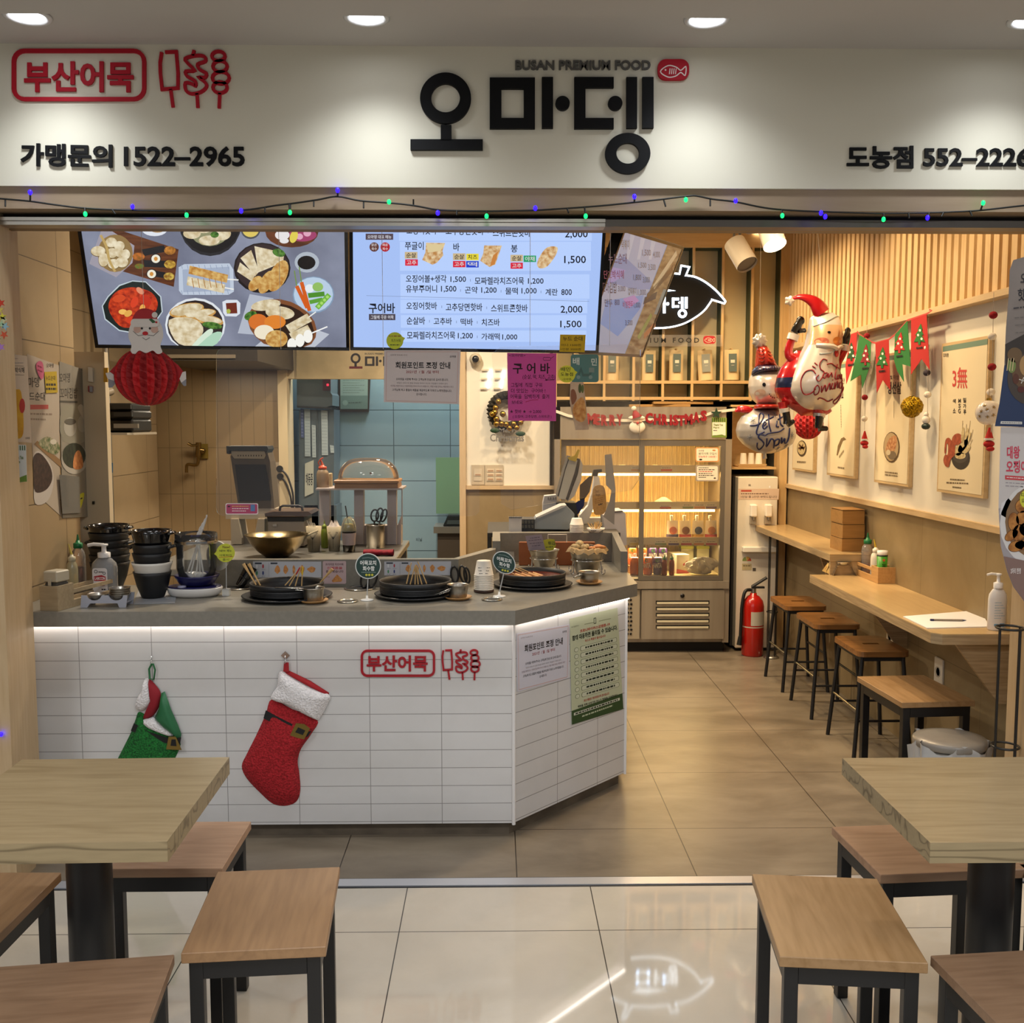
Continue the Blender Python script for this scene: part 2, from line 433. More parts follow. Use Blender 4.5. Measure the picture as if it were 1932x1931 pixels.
    def scrawl(self,u0,v0,u1,v1,m,w,k=2,n=12,px=True,seed=0):
        """a line of illegible small print: short dashes"""
        rnd=random.Random(seed+int(u0*7+v0*13));x=u0
        while x<u1:
            l=(u1-u0)/n*(0.35+rnd.random()*0.9);e=min(x+l,u1);f0=(x-u0)/(u1-u0+1e-9);f1=(e-u0)/(u1-u0+1e-9)
            self.line([(x,v0+(v1-v0)*f0),(e,v0+(v1-v0)*f1)],w,m,k,px);x=e+(u1-u0)/n*0.25
        return self
    def done(self,name,parent=None,local=False):
        o=self.build(name,parent,mw=self.mw)
        if local:o.matrix_basis=self.mw
        return o
def wall_sheet(y,x=0,z=0):return Sheet((x,y,z),(1,0,0),(0,0,1))
# ================================================================== THE SETTING
X0,X1,YF=-1.70,1.93,3.20
f_mall=tiles('mall_porcelain','cfc7b8','4b4742',0.594,0.594,0.0035,(0.306,2.872),'xy',0.045,'c4bcad',jdepth=0.15,nscale=3.0)
nt,b_=nodes_of(f_mall);b_.inputs['Specular IOR Level'].default_value=0.75
f_shop=tiles('shop_stone_tile','8b7f6d','3a3128',0.6,0.6,0.004,(0.669,3.623),'xy',0.33,'6c6152',jdepth=0.15,nscale=2.6,stretch=(0.7,1.6,1))
cream=M('d9d4c2',0.75);plaster=M('e2dccb',0.8);cream_dim=M('cfc3a6',0.7)
ply_v=wood('birch_upright','c9b08a','b99c74','z',0.8,0.5,0.15);ply_h=wood('birch_level','c9b08a','b99c74','x',0.8,0.5,0.15)
ply_y=wood('birch_rail','d2b98f','bf9f72','y',0.8,0.5,0.15)
steel=mat('steel','b9b7b2',0.28,1.0);steel_b=mat('steel_brushed','a9a59c',0.38,1.0);chrome=mat('chrome','d8d8d8',0.1,1.0)
black=M('0d0d0e',0.4);blackm=M('17171a',0.55);white=M('e9e7e2',0.5);grey=M('7c7a74',0.5)
struct(MB(f_mall).box((-3.5,-3.0,-0.05),(3.5,3.156,0.0)),'floor')
struct(MB(f_shop).box((-2.4,3.226,-0.05),(2.2,7.4,0.0)),'floor_shop')
t_=MB(mat('threshold_alloy','dfe2ea',.32,.75)).box((-1.7,3.166,-0.02),(1.95,3.217,0.004));t_.box((-1.7,3.156,-0.03),(1.95,3.166,0.001),black);t_.box((-1.7,3.217,-0.03),(1.95,3.226,0.001),black);struct(t_,'trim_threshold')
mall_ceil=M('bdb9b4',0.8)
struct(MB(mall_ceil).box((-3.5,2.885,MALL_Z),(3.5,3.4,MALL_Z+0.1)),'ceiling')
struct(MB(mall_ceil).box((-3.5,-3.0,MALL_Z-0.035),(3.5,2.885,MALL_Z+0.1)),'ceiling_mall')
struct(MB(M('ded5c3',0.8)).box((-2.4,3.42,SHOP_Z),(2.2,7.4,SHOP_Z+0.08)),'ceiling_shop')
struct(MB(cream).box((-3.0,YF,2.232),(3.0,3.42,MALL_Z+0.0)),'wall_fascia')
struct(MB(wood('header_wood','a08c74','947f66','x',0.6,0.55,0.1)).box((-3.0,YF+0.012,2.166),(3.0,3.42,2.232)),'trim_header')
t_=MB(steel_b);t_.box((-1.60,3.27,2.128),(0.35,3.33,2.152));t_.box((-1.60,3.262,2.140),(0.35,3.275,2.150));t_.box((0.35,3.27,2.128),(1.775,3.33,2.150),M('5a544c',0.4));struct(t_,'trim_shutter_rail')
t_=MB(M('2a231c',0.7));t_.box((-1.60,3.30,2.150),(1.93,3.42,2.168));struct(t_,'trim_shutter_slot')
struct(MB(M('8a7458',0.6)).box((-1.60,3.33,2.136),(1.93,3.42,2.168)),'trim_soffit')
# posts at the two ends of the shopfront
struct(MB(ply_v).box((-3.0,YF,0),(-1.565,3.335,2.166)),'wall_post_left')
t_=MB(M('26221f',0.4));t_.box((-1.70,3.335,0),(-1.60,3.40,2.13));t_.box((-1.628,3.37,0),(-1.612,3.385,2.13),steel);struct(t_,'trim_door_track')
struct(MB(ply_v).box((-1.75,3.40,0),(-1.597,3.46,2.73)),'wall_jamb_left')
struct(MB(ply_v).box((1.775,YF,0),(3.0,3.40,2.166)),'wall_post_right')
big_tile=tiles('cream_wall_tile','a8916e','5f4e38',0.6,0.3,0.004,(3.4,0.005),'yz',0.35,'9f8866',jdepth=0.2)
struct(MB(big_tile).box((X0-0.10,3.40,0),(X0,4.13,2.73)),'wall_pier_left')
kit_tile=tiles('kitchen_side_tile','a08c6e','5c4f3c',0.6,0.3,0.004,(3.4,0.0),'yz',0.4,'978465',jdepth=0.2)
struct(MB(kit_tile).box((-2.3,4.0,0),(-2.2,6.7,2.73)),'wall_left')
fin_tile=tiles('kitchen_back_tile','8f7a5a','6f5f45',0.0785,0.302,0.004,(-2.2,0.14),'xz',0.35,'877253',jdepth=0.2)
struct(MB(fin_tile).box((-2.3,6.6,0),(-1.40,6.7,2.73)),'wall_kitchen')
t_=MB(M('c6b48f',0.6));t_.box((-1.405,6.56,0),(-1.345,6.75,2.73));struct(t_,'trim_doorway_left')
struct(MB(M('c8b68f',0.7)).box((-1.345,6.6,1.795),(-0.2085,6.7,2.73)),'wall_over_doorway')
blue_tile=tiles('rear_kitchen_tile','8fa9b4','4d5f66',0.4,0.25,0.006,(-0.72,0.60),'xz',0.25,'88a3af',jdepth=0.3)
struct(MB(blue_tile).box((-1.7,7.15,0),(0.2,7.25,2.73)),'wall_rear_kitchen')
struct(MB(M('7f97a1',0.4)).box((-1.75,6.7,0),(-1.65,7.2,2.73)),'wall_rear_side')
struct(MB(M('7f97a1',0.4)).box((0.1,6.7,0),(0.2,7.2,2.73)),'wall_rear_side_right')
stone=tiles('wainscot_stone','94815f','6c5b40',0.6,0.6,0.003,(0.12,0.49),'xz',0.45,'857251',jdepth=0.1,nscale=3)
struct(MB(plaster).box((-0.2085,6.6,1.09),(0.40,6.7,2.73)),'wall_back')
struct(MB(stone).box((-0.2085,6.6,0),(0.40,6.7,1.09)),'wall_back_wainscot')
t_=MB(ply_v);t_.box((-0.235,6.56,0),(-0.195,6.7,2.73));struct(t_,'trim_doorway_right')
t_=MB(ply_h);t_.box((-0.195,6.575,1.075),(0.385,6.6,1.10));t_.box((0.355,6.585,1.10),(0.372,6.6,2.2),black);struct(t_,'trim_back_rail_gap')  # black strip paints in the dark gap between wall and fridge
struct(MB(M('241d15',0.8)).box((0.40,7.2,0),(1.93,7.3,2.73)),'wall_niche')
# right-hand wall: stone wainscot, rail, plaster, ledge, slats
stone_r=tiles('wainscot_stone_side','94815f','6c5b40',0.6,0.6,0.003,(3.9,0.49),'yz',0.45,'84714f',jdepth=0.1,nscale=3)
struct(MB(stone_r).box((X1,3.40,0),(X1+0.1,7.3,1.10)),'wall_right_wainscot')
struct(MB(plaster).box((X1,3.40,1.10),(X1+0.1,7.3,2.73)),'wall_right')
struct(MB(ply_y).box((X1-0.022,3.40,1.085),(X1,6.70,1.11)),'trim_chair_rail')
struct(MB(ply_y).box((X1-0.055,3.40,1.975),(X1,6.70,2.0)),'trim_slat_ledge')
slat_v=wood('ash_slat','dcbd8c','c9a672','z',0.7,0.5,0.2)
sl=MB(slat_v);y=3.44
while y<6.66:sl.box((X1-0.026,y,2.0),(X1,y+0.042,2.729));y+=0.068
struct(sl,'wall_right_slats')

# ================================================================== SERVICE COUNTER
C0=Vector((0.062,3.55,0));C1=Vector((0.535,4.075,0));ang=math.atan2(C1.y-C0.y,C1.x-C0.x);Ln=(C1-C0).length
subway=dict(rough=0.2,wavy=2.2,jdepth=0.35)
cnt=thing('service_counter','long serving counter faced in white glossy stacked tiles, angled at one end','counter',(-0.8,3.9,0))
tile_f=tiles('white_stacked_tile','d6d5d4','8f8d8b',0.2575,0.0663,0.0024,(0.062,0.793),'xz',mottled='cecdcb',**subway)
o=MB(tile_f).box((X0+0.002,3.55,0.055),(0.062,3.62,0.797)).build('tiled_front',cnt,world=True)
tile_e=tiles('white_stacked_tile_end','d6d5d4','8f8d8b',0.2575,0.0663,0.0024,(0.0,0.793),'xz',mottled='cecdcb',**subway)
o=MB(tile_e).box((0,0,0.055),(Ln,0.07,0.797)).build('tiled_end',cnt,mw=Matrix.Translation(C0)@Matrix.Rotation(ang,4,'Z'))
MB(M('e4e2e0',0.3)).cyl((0.064,3.549,0.05),(0.064,3.549,0.795),0.007,n=10).build('corner_trim',cnt,world=True)
MB(M('e4e2e0',0.3)).box((C1.x-0.004,C1.y-0.006,0.05),(C1.x+0.006,C1.y+0.70,0.797)).build('return_panel',cnt,world=True)
kb=MB(mottle('scuffed_kick','6f6455','595044',9,0.45,(1,1,2)))
kb.prism([(X0+0.002,3.585),(0.047,3.585),(0.512,4.10),(0.512,4.78),(0.02,4.78),(0.0,4.42),(-0.17,4.06),(X0+0.002,4.06)],0.0,0.056)
kb.build('kick_plate',cnt,world=True)
MB(M('46423b',0.6)).prism([(X0+0.002,3.62),(0.03,3.62),(0.50,4.12),(0.50,4.78),(0.02,4.78),(0.0,4.42),(-0.17,4.06),(X0+0.002,4.06)],0.056,0.797).build('carcass',cnt,world=True)
led=mat('led_strip','fff4ea',0.4,emit=9.0)
ls=MB(led);ls.box((X0+0.02,3.528,0.7905),(0.05,3.538,0.7965))
d_=(C1-C0).normalized();n_=Vector((d_.y,-d_.x,0));p,q=C0+d_*0.01+n_*0.012,C1-d_*0.01+n_*0.012
ls.prism([(p.x,p.y),(q.x,q.y),(q.x+n_.x*.01,q.y+n_.y*.01),(p.x+n_.x*.01,p.y+n_.y*.01)],0.7905,0.7965)
o=ls.build('light_strip',cnt,world=True);o['label']='glowing white light strip under the worktop'
solid=mottle('grey_solid_surface','827e74','7d796f',60,0.3,lo=0.4,hi=0.6)
ct=thing('countertop','thick grey stone worktop covering the tiled serving counter, with raised back ledge','countertop',(-0.7,3.7,0.8))
TOP=0.85
MB(solid).prism([(X0+0.002,3.48),(0.068,3.48),(0.580,4.075),(0.583,4.80),(0.0,4.80),(-0.02,4.40),(-0.16,4.07),(X0+0.002,4.07)],0.798,TOP).build('slab',ct,world=True)
up_=MB(solid);up_.prism([(-1.25,4.03),(-0.15,4.03),(0.0,4.35),(0.0,4.40),(-0.025,4.40),(-0.17,4.065),(-1.25,4.065)],TOP,0.958,)
up_.build('raised_ledge',ct,world=True)
TOP=0.8507
# ================================================================== MALL TABLES AND STOOLS
tabtop=wood('larch_table_top','a5926f','84714f','x',0.9,0.35,0.34,3.1,coat=0.2)
tabedge=wood('larch_table_edge','9c8b69','5f5138','x',1.5,0.45,0.75,1.7)
stool_top=wood('oak_stool_top','a07d58','7f5f41','y',0.8,0.42,0.25,5.2)
stool_top2=wood('oak_stool_top_pale','a8865e','89683f','y',0.8,0.42,0.25,9.4)
stool_top4=wood('oak_stool_top_brown','92755b','725741','y',0.8,0.42,0.25,2.2)
stool_top3b=wood('oak_stool_top_rosy','ad8b6e','8e6c52','y',0.8,0.42,0.25,7.2)
leg_m=M('141416',0.42)
def small_table(loc,rot,label):
    t=thing('pedestal_table',label,'table',loc,rot,'square tables in front of the shop')
    w,d=0.24,0.24
    m=MB(tabedge);m.box((-w,-d,0.680),(w,d,0.7192));m.box((-w,-d,0.7192),(w,d,0.72),tabtop)
    o=m.build('table_top',t)
    MB(leg_m).cyl((0,0,0.02),(0,0,0.684),0.046,n=28).build('pedestal',t)
    MB(leg_m).box((-0.13,-0.13,0.67),(0.13,0.13,0.683)).build('mounting_plate',t)
    b=MB(leg_m);b.lathe([(0,0),(0.185,0),(0.185,0.008),(0.06,0.022),(0.046,0.03),(0,0.03)]);b.build('base',t)
    return t
small_table((-0.862,2.075,0),0.02,'square pale wooden table with black pedestal near the green stocking')
small_table((1.052,2.05,0),0.0,'square pale wooden table with black pedestal near the lidded waste bin')
def stool(loc,rot,label,topm,w=0.285,d=0.37,h=0.45):
    t=thing('low_stool',label,'stool',loc,rot,'low wooden stools around the square tables')
    MB(topm).box((-w/2,-d/2,h-0.022),(w/2,d/2,h),bev=0.0015).build('seat',t)
    iw,idp,s=w/2-0.012,d/2-0.012,0.028
    for sx in(-1,1):
        for sy in(-1,1):
            x0=sx*iw;y0=sy*idp
            MB(leg_m).box((min(x0,x0-sx*s),min(y0,y0-sy*s),0),(max(x0,x0-sx*s),max(y0,y0-sy*s),h-0.022),bev=0.002).build('leg',t)
    f=MB(leg_m)
    for sy in(-1,1):f.box((-iw+s,min(sy*idp,sy*(idp-s)),h-0.062),(iw-s,max(sy*idp,sy*(idp-s)),h-0.022))
    for sx in(-1,1):f.box((min(sx*iw,sx*(iw-s)),-idp+s,h-0.062),(max(sx*iw,sx*(iw-s)),idp-s,h-0.022))
    f.build('seat_rail',t)
    return t
stool((-0.500,2.127,0),math.radians(4.4),'low oak stool on the aisle side of the square table near the green stocking',stool_top)
stool((0.722,2.07,0),math.radians(-6.0),'low pale oak stool on the aisle side of the square table near the waste bin',stool_top2)
stool((-0.835,2.46,0),math.radians(90),'low rosy oak stool between the serving counter and the square table near the green stocking',stool_top3b)
stool((-1.168,2.12,0),math.radians(-1),'low oak stool cut off by the left edge of the photo',stool_top)
stool((-0.806,1.765,0),math.radians(97),'low brown stool cut off at the bottom left corner of the photo',stool_top4)
stool((1.073,2.412,0),math.radians(94),'low rosy oak stool behind the square table near the waste bin, on the shop side',stool_top3b)
stool((1.058,1.775,0),math.radians(95),'low brown stool cut off at the bottom right corner of the photo',stool_top4)
stool((1.40,2.13,0),math.radians(2),'low oak stool barely showing at the right edge of the photo',stool_top)
stool((1.668,3.92,0),math.radians(4),'low oak stool pushed under the wall bar beside the waste bin',stool_top2,0.29,0.40)
# ================================================================== FASCIA LETTERING
ink=M('08080a',0.6,spec=0.2);red_sign=M('b01a2b',0.6,spec=0.2);grey_sign=M('55534f',0.5)
def letters(parent,s,u0,v0,u1,v1,m,y=YF,bold=0.0,t=0.007,res=3,part='letter',slope=0.0):
    """one raised solid letter per child, laid out as one line stretched to its box"""
    vs,fs,(a0,b0,a1,b1)=glyphs(s,bold,res);ends=[]
    for i in range(len(s)):ends.append(glyphs(s[:i+1],bold,res)[2][2]if s[:i+1].strip()else-1e9)
    def ch(f):
        x=sum(vs[i][0]for i in f)/len(f)
        for i,e in enumerate(ends):
            if s[i]!=' ' and x<=e+1e-4:return i
        return len(s)-1
    by={}
    for f in fs:by.setdefault(ch(f),[]).append(f)
    for k in sorted(by):
        S=wall_sheet(y);use=sorted({i for f in by[k]for i in f});mp={i:j for j,i in enumerate(use)}
        def at(p):
            f,g=(p[0]-a0)/(a1-a0),(p[1]-b0)/(b1-b0)
            return S.px(u0+(u1-u0)*f,v1+(v0-v1)*g+slope*f)
        P=[at(vs[i])for i in use];F=[tuple(mp[i]for i in f)for f in by[k]];n=len(P);e={}
        for f in F:
            for i in range(len(f)):
                a,b=f[i],f[(i+1)%len(f)]
                if(b,a)in e:del e[(b,a)]
                else:e[(a,b)]=1
        S.add([(p[0],p[1],t)for p in P],F,m)
        S.add([(p[0],p[1],t)for p in P]+[(p[0],p[1],0.0)for p in P],[(b,a,n+a,n+b)for a,b in e],m)
        S.done(part,parent)
def raised(parent,name,polys,m,y=YF,t=0.016,strokes=()):
    S=wall_sheet(y)
    for P in polys:S.prism(S.Q(P),0.0,t,m)
    for pts,w,cl in strokes:S.line(pts,w,m,0,closed=cl,t=t)
    return S.done(name,parent)
def ringpoly(S,cx,cy,ro,ri,m,t,n=44,ryo=None,ryi=None):
    ryo=ryo or ro;ryi=ryi or ri
    A=S.Q(circ(cx,cy,ro,ryo,n));B=S.Q(circ(cx,cy,ri,ryi,n))
    vs=[(p[0],p[1],t)for p in A+B]+[(p[0],p[1],0)for p in A+B];fs=[]
    for i in range(n):
        j=(i+1)%n
        fs+=[(j,i,n+i,n+j),(i,j,2*n+j,2*n+i),(n+j,n+i,3*n+i,3*n+j)]
    S.add(vs,fs,m)
def R4(x0,y0,x1,y1):return[(x0,y0),(x1,y0),(x1,y1),(x0,y1)]
main=thing('shop_name_lettering','huge raised black Korean lettering across the middle of the cream fascia','sign',(0.2,YF,2.45))
S=wall_sheet(YF);ringpoly(S,841,187.5,48,27,ink,0.014)
for P in(R4(832,238,852,268),R4(775,265,911,285)):S.prism(S.Q(P),0,0.014,ink)
S.done('letter',main)
S=wall_sheet(YF)
for P in(R4(924,149,946,245),R4(988,149,1009,245),R4(946,149,988,170),R4(946,225,988,245),R4(1022,148,1043,244),circ(1061,197,13.5)):S.prism(S.Q(P),0,0.014,ink)
S.done('letter',main)
S=wall_sheet(YF);ringpoly(S,1183.5,291.5,42.5,21.5,ink,0.014,ryo=38.5,ryi=19.5)
for P in(R4(1083,148,1104,245),R4(1104,148,1157,168),R4(1104,225,1157,245),circ(1160,197,13.5),R4(1181,148,1201,244),R4(1211,148,1232,244)):S.prism(S.Q(P),0,0.014,ink)
S.done('letter',main)
t_=thing('tagline_lettering','small grey English lettering reading BUSAN PREMIUM FOOD above the huge black sign','sign',(0.25,YF,2.6))
letters(t_,'BUSAN PREMIUM FOOD',972,115,1227,133,grey_sign,bold=0.03)
fb=thing('fish_badge','small crimson rounded badge with a white fish beside the grey tagline','sign',(0.56,YF,2.58))
S=wall_sheet(YF);S.slab([(u,v)for u,v in rrect(1240,114,1299,153,15)],-0.012,red_sign);S.done('plate',fb)
def fish_mark(S,u0,v0,u1,v1,m,k,z=None):
    w,h=u1-u0,v1-v0
    body=spline([(u0,v0+h*.55),(u0+w*.3,v0+h*.08),(u0+w*.62,v0+h*.2),(u0+w*.8,v0+h*.45),(u1,v0+h*.15),(u1-w*.03,v0+h*.85),(u0+w*.8,v0+h*.62),(u0+w*.6,v0+h*.9),(u0+w*.3,v0+h*.98)],4,True)
    S.line(body,h*.085,m,k,closed=True)
    for f in(.38,.46,.54,.62):S.line([(u0+w*f,v0+h*.3),(u0+w*(f-.03),v0+h*.75)],h*.07,m,k)
    S.disc(u0+w*.2,v0+h*.42,h*.07,m,k)
S=wall_sheet(YF-0.0125);fish_mark(S,1246,122,1294,146,M('e8d9d3',0.5),1);S.done('fish_mark',fb)
def fishcake_sign(nm,lab,box,tx,sc,o,y,w,t,m):
    """boxed four letters plus three skewers drawn in line"""
    g=thing(nm,lab,'sign',tuple(onY(*o,y)))
    q=[(u,v)for u,v in rrect(*box,(box[3]-box[1])*.22,5)]
    raised(g,'frame',[],m,y,t,[(q,w,True)])
    letters(g,'부산어묵',*tx,m,y,0.028,t)
    def T(L):return[(o[0]+(a-1228)*sc[0],o[1]+(b-390)*sc[1])for a,b in L]
    raised(g,'skewer',[],m,y,t,[(T([(1232,400),(1220,480),(1222,560),(1235,682),(1355,672),(1356,560),(1343,397),(1258,400)]),w*.8,False),(T([(1300,680),(1318,818)]),w*.8,False)])
    s_=spline([(1410,462),(1440,436),(1520,425),(1560,438),(1562,470),(1505,492),(1520,532),(1570,560),(1560,592),(1515,592),(1560,628),(1572,662),(1530,702),(1460,716),(1416,690),(1412,634),(1460,640),(1488,655),(1485,620),(1424,582),(1416,545),(1480,538)],3,True)
    raised(g,'skewer',[],m,y,t,[(T(s_),w*.8,True),(T([(1478,385),(1468,428)]),w*.8,False),(T([(1500,712),(1506,822)]),w*.8,False)])
    st=[(T(circ(cx,cy,rx,ry,16)),w*.8,True)for cx,cy,rx,ry in((1662,430,50,36),(1674,508,54,42),(1680,595,64,46),(1674,668,54,42))]
    raised(g,'skewer',[],m,y,t,st+[(T([(1672,710),(1667,826)]),w*.8,False)])
    return g
fishcake_sign('fishcake_sign','red boxed lettering with three skewers on the cream fascia',(27.5,97,273,188),(47,117,253,175),(1/4.023,1/4.023),(305,97),YF,7.5,0.007,red_sign)
t_=thing('phone_lettering','black raised lettering with a number starting 1522 under the red boxed sign','sign',(-1.2,YF,2.3))
letters(t_,'가맹문의',40,271,213,314,ink,bold=0.028,slope=3);letters(t_,'1522–2965',235,277,462,315,ink,bold=0.022)
t_=thing('phone_lettering','black raised lettering with a number starting 552 over the wall bar side','sign',(1.4,YF,2.3))
letters(t_,'도농점',1597,276,1722,319,ink,bold=0.028);letters(t_,'552–2226',1741,280,1941,315,ink,bold=0.022)
# ------------------------------------------------------------------ mall downlights
lamp_m=mat('downlight_lamp','f4f8ff',0.4,emit=14.0);lamp_w=mat('downlight_lamp_warm','ffe9c8',0.4,emit=14.0)
LAB=['round mall downlight above the red boxed sign','round mall downlight near the start of the huge black sign','round mall downlight past the crimson fish badge','round mall downlight above the number starting 552']
def downlight(x,y,z,label,m,r=0.048):
    g=thing('downlight',label,'ceiling light',(x,y,z),0,'ceiling downlights')
    rg=MB(M('cfcfcf',0.3));rg.lathe([(r,0.0),(r*1.38,0.0),(r*1.38,-0.005),(r*1.2,-0.009),(r,-0.004),(r,0.0)],n=32);rg.build('trim_ring',g)
    MB(m).lathe([(0,-0.0025),(r,-0.0025),(r,-0.0005),(0,-0.0005)],n=28).build('lamp',g)
for(x,y),lb in zip(DOWNLIGHTS,LAB):downlight(x,y,MALL_Z,lb,lamp_m)
# ------------------------------------------------------------------ fairy lights along the header
wire_m=M('0a0d0a',0.5)
fl=thing('fairy_light_string','dark green wire of blue and green fairy lights along the wooden header','string lights',(0,3.18,2.17))
W_=[(-40,372),(0,375),(57,380),(100,386),(160,393),(250,397),(350,398),(455,397),(520,388),(560,383),(600,377),(637,371),(680,379),(735,383),(780,388),(825,396),(870,398),(918,399),(966,398),(1010,397),(1060,394),(1103,391),(1150,387),(1197,382),(1250,376),(1300,370),(1315,370),(1345,376),(1387,381),(1435,391),(1475,396),(1530,399),(1620,402),(1667,403),(1740,402),(1800,400),(1850,397),(1932,388),(1980,384)]
wp=[onY(u,v,YF-0.008 if v<393 else YF-0.004)for u,v in W_]
mbw=MB(wire_m);mbw.tube(spline([tuple(p)for p in wp],5),0.0028,6)
for u,v,du,dv in((10,376,0,14),(212,396,6,8),(500,391,0,10),(548,384,0,10),(592,378,0,12),(686,380,0,13),(780,388,0,-12),(862,398,0,8),(1070,394,3,8),(1252,376,4,14),(1340,375,0,14),(1714,402,1,10),(1830,398,4,10),(1780,401,-4,8)):
    mbw.tube([onY(u,v,YF-0.006),onY(u+du,v+dv,YF-0.012)],0.0026,6)
bl=mat('fairy_bulb_blue','1808ff',0.3,emit=7.0);gr_=mat('fairy_bulb_green','08d050',0.3,emit=4.5)
BUL=[(57,363,0),(250,390,0),(455,398,0),(637,359,0),(826,402,0),(1010,393,0),(1197,371,0),(1388,379,0),(1557,409,0),(1549,402,0),(1750,411,0),(161,404,1),(352,406,1),(547,401,1),(734,381,1),(918,408,1),(1105,408,1),(1294,377,1),(1476,407,1),(1667,414,1),(1855,383,1)]
for u,v,k in BUL:
    c=onY(u,v,YF-0.016);d=min(wp,key=lambda p:abs(p.x-c.x));s_=min(spline([tuple(p)for p in wp],5),key=lambda p:abs(p[0]-c.x))
    mbw.tube([Vector(s_),c],0.0028,6)
    MB(gr_ if k else bl).ball(c,0.0062,n=10,k=6,sc=(1,1,1.3)).build('bulb',fl,world=True)
mbw.build('wire',fl,world=True)
# colourful foil tinsel hanging at the outer post, cut by the edge of the picture
tn=thing('foil_garland','colourful shiny foil garland at the left edge of the photo','garland',tuple(onY(2,640,3.19)))
mb_=MB(M('3a3a3a',0.4));mb_.tube([onY(-2,545,3.185),onY(-2,720,3.185)],0.002,6);mb_.build('string',tn,world=True)
for i,(u,v,c)in enumerate([(2,572,'d2452e'),(5,598,'e6d94a'),(3,612,'b8d6a8'),(10,616,'9fc3cc'),(8,632,'d9603f'),(2,655,'c08ad0'),(0,585,'d8c060'),(-6,640,'6fae6a'),(7,603,'d4d0a0'),(-4,610,'cc7050')]):
    p=onY(u,v,3.18);mb_=MB(M(c,0.2,metal=0.5));r_=0.014
    P=[]
    for k in range(10):a=PI*k/5+i;q=r_*(1 if k%2 else.42);P.append((p.x+q*math.cos(a),p.z+q*math.sin(a)))
    T0=mb_.T;mb_.T=Matrix.Translation((0,p.y,0))@Matrix.Rotation(PI/2,4,'X');mb_.prism(P,0,0.002);mb_.build('star',tn,world=True)
bq=MB(bl).ball(onY(2,1386,3.19),0.0062,n=10,k=6,sc=(1,1,1.3)).build('fairy_bulb');tag(bq,'single blue fairy light glowing low on the wooden post at the left edge','fairy light')
# ================================================================== RIGHT-HAND WALL: BARS, STOOLS, PICTURES, HANGINGS
ply_top=wood('birch_bar_top','c8ab78','b8986a','y',0.5,0.35,0.06,4.4,coat=0.25)
ply_edge=mottle('birch_edge','b79d76','9c835f',14,0.5,(0.4,0.4,9))
XW=X1
ZL,XL,ZU,XU=0.732,1.61,0.84,1.705
yLn=onX(1763,1196,XL).y;yLf=onX(1528,1079,XL).y;yUn=onX(1566,1044,XU).y;yUf=6.6
def bar_counter(name,label,x,z,y0,y1,t,cut,brackets):
    g=thing(name,label,'wall counter',(x,(y0+y1)/2,z),0,'wooden wall bars')
    P=[(x+cut,y0),(XW-0.001,y0),(XW-0.001,y1),(x,y1),(x,y0+cut)]
    m=MB(ply_top);m.prism(P,z-0.004,z);m.build('top',g,world=True)
    m=MB(ply_edge);m.prism(P,z-t,z-0.004);m.build('edge',g,world=True)
    for yb in brackets:
        b=MB(ply_edge);T=Matrix.Translation((0,yb+0.018,0))@Matrix.Rotation(PI/2,4,'X');b.T=T
        b.prism([(x+0.10,z-t),(XW-0.001,z-t),(XW-0.001,z-t-0.24),(XW-0.04,z-t-0.24)],0,0.018)
        b.build('bracket',g,world=True)
    return g
bar_counter('wall_bar','long lower birch wall bar with the papers, pen and pump bottle on it',XL,ZL,yLn,yLf,0.04,0.03,(yLn+0.06,yLn+1.0))
bar_counter('wall_bar','short raised birch wall bar carrying the stacked bamboo boxes',XU,ZU,yUn,yUf,0.036,0.0,(yUn+0.5,))
MB(ply_edge).box((XU+0.004,yUn+0.002,ZL),(XW-0.001,yUn+0.02,ZU-0.036)).build('end_panel',bpy.data.objects['wall_bar.001'],world=True)
seat_m=wood('walnut_bar_seat','9a6a38','5c3a1c','x',1.1,0.35,0.35,6.1,coat=0.2)
rod=M('19191b',0.45);brass=mat('foot_rest','8d8778',0.3,1.0)
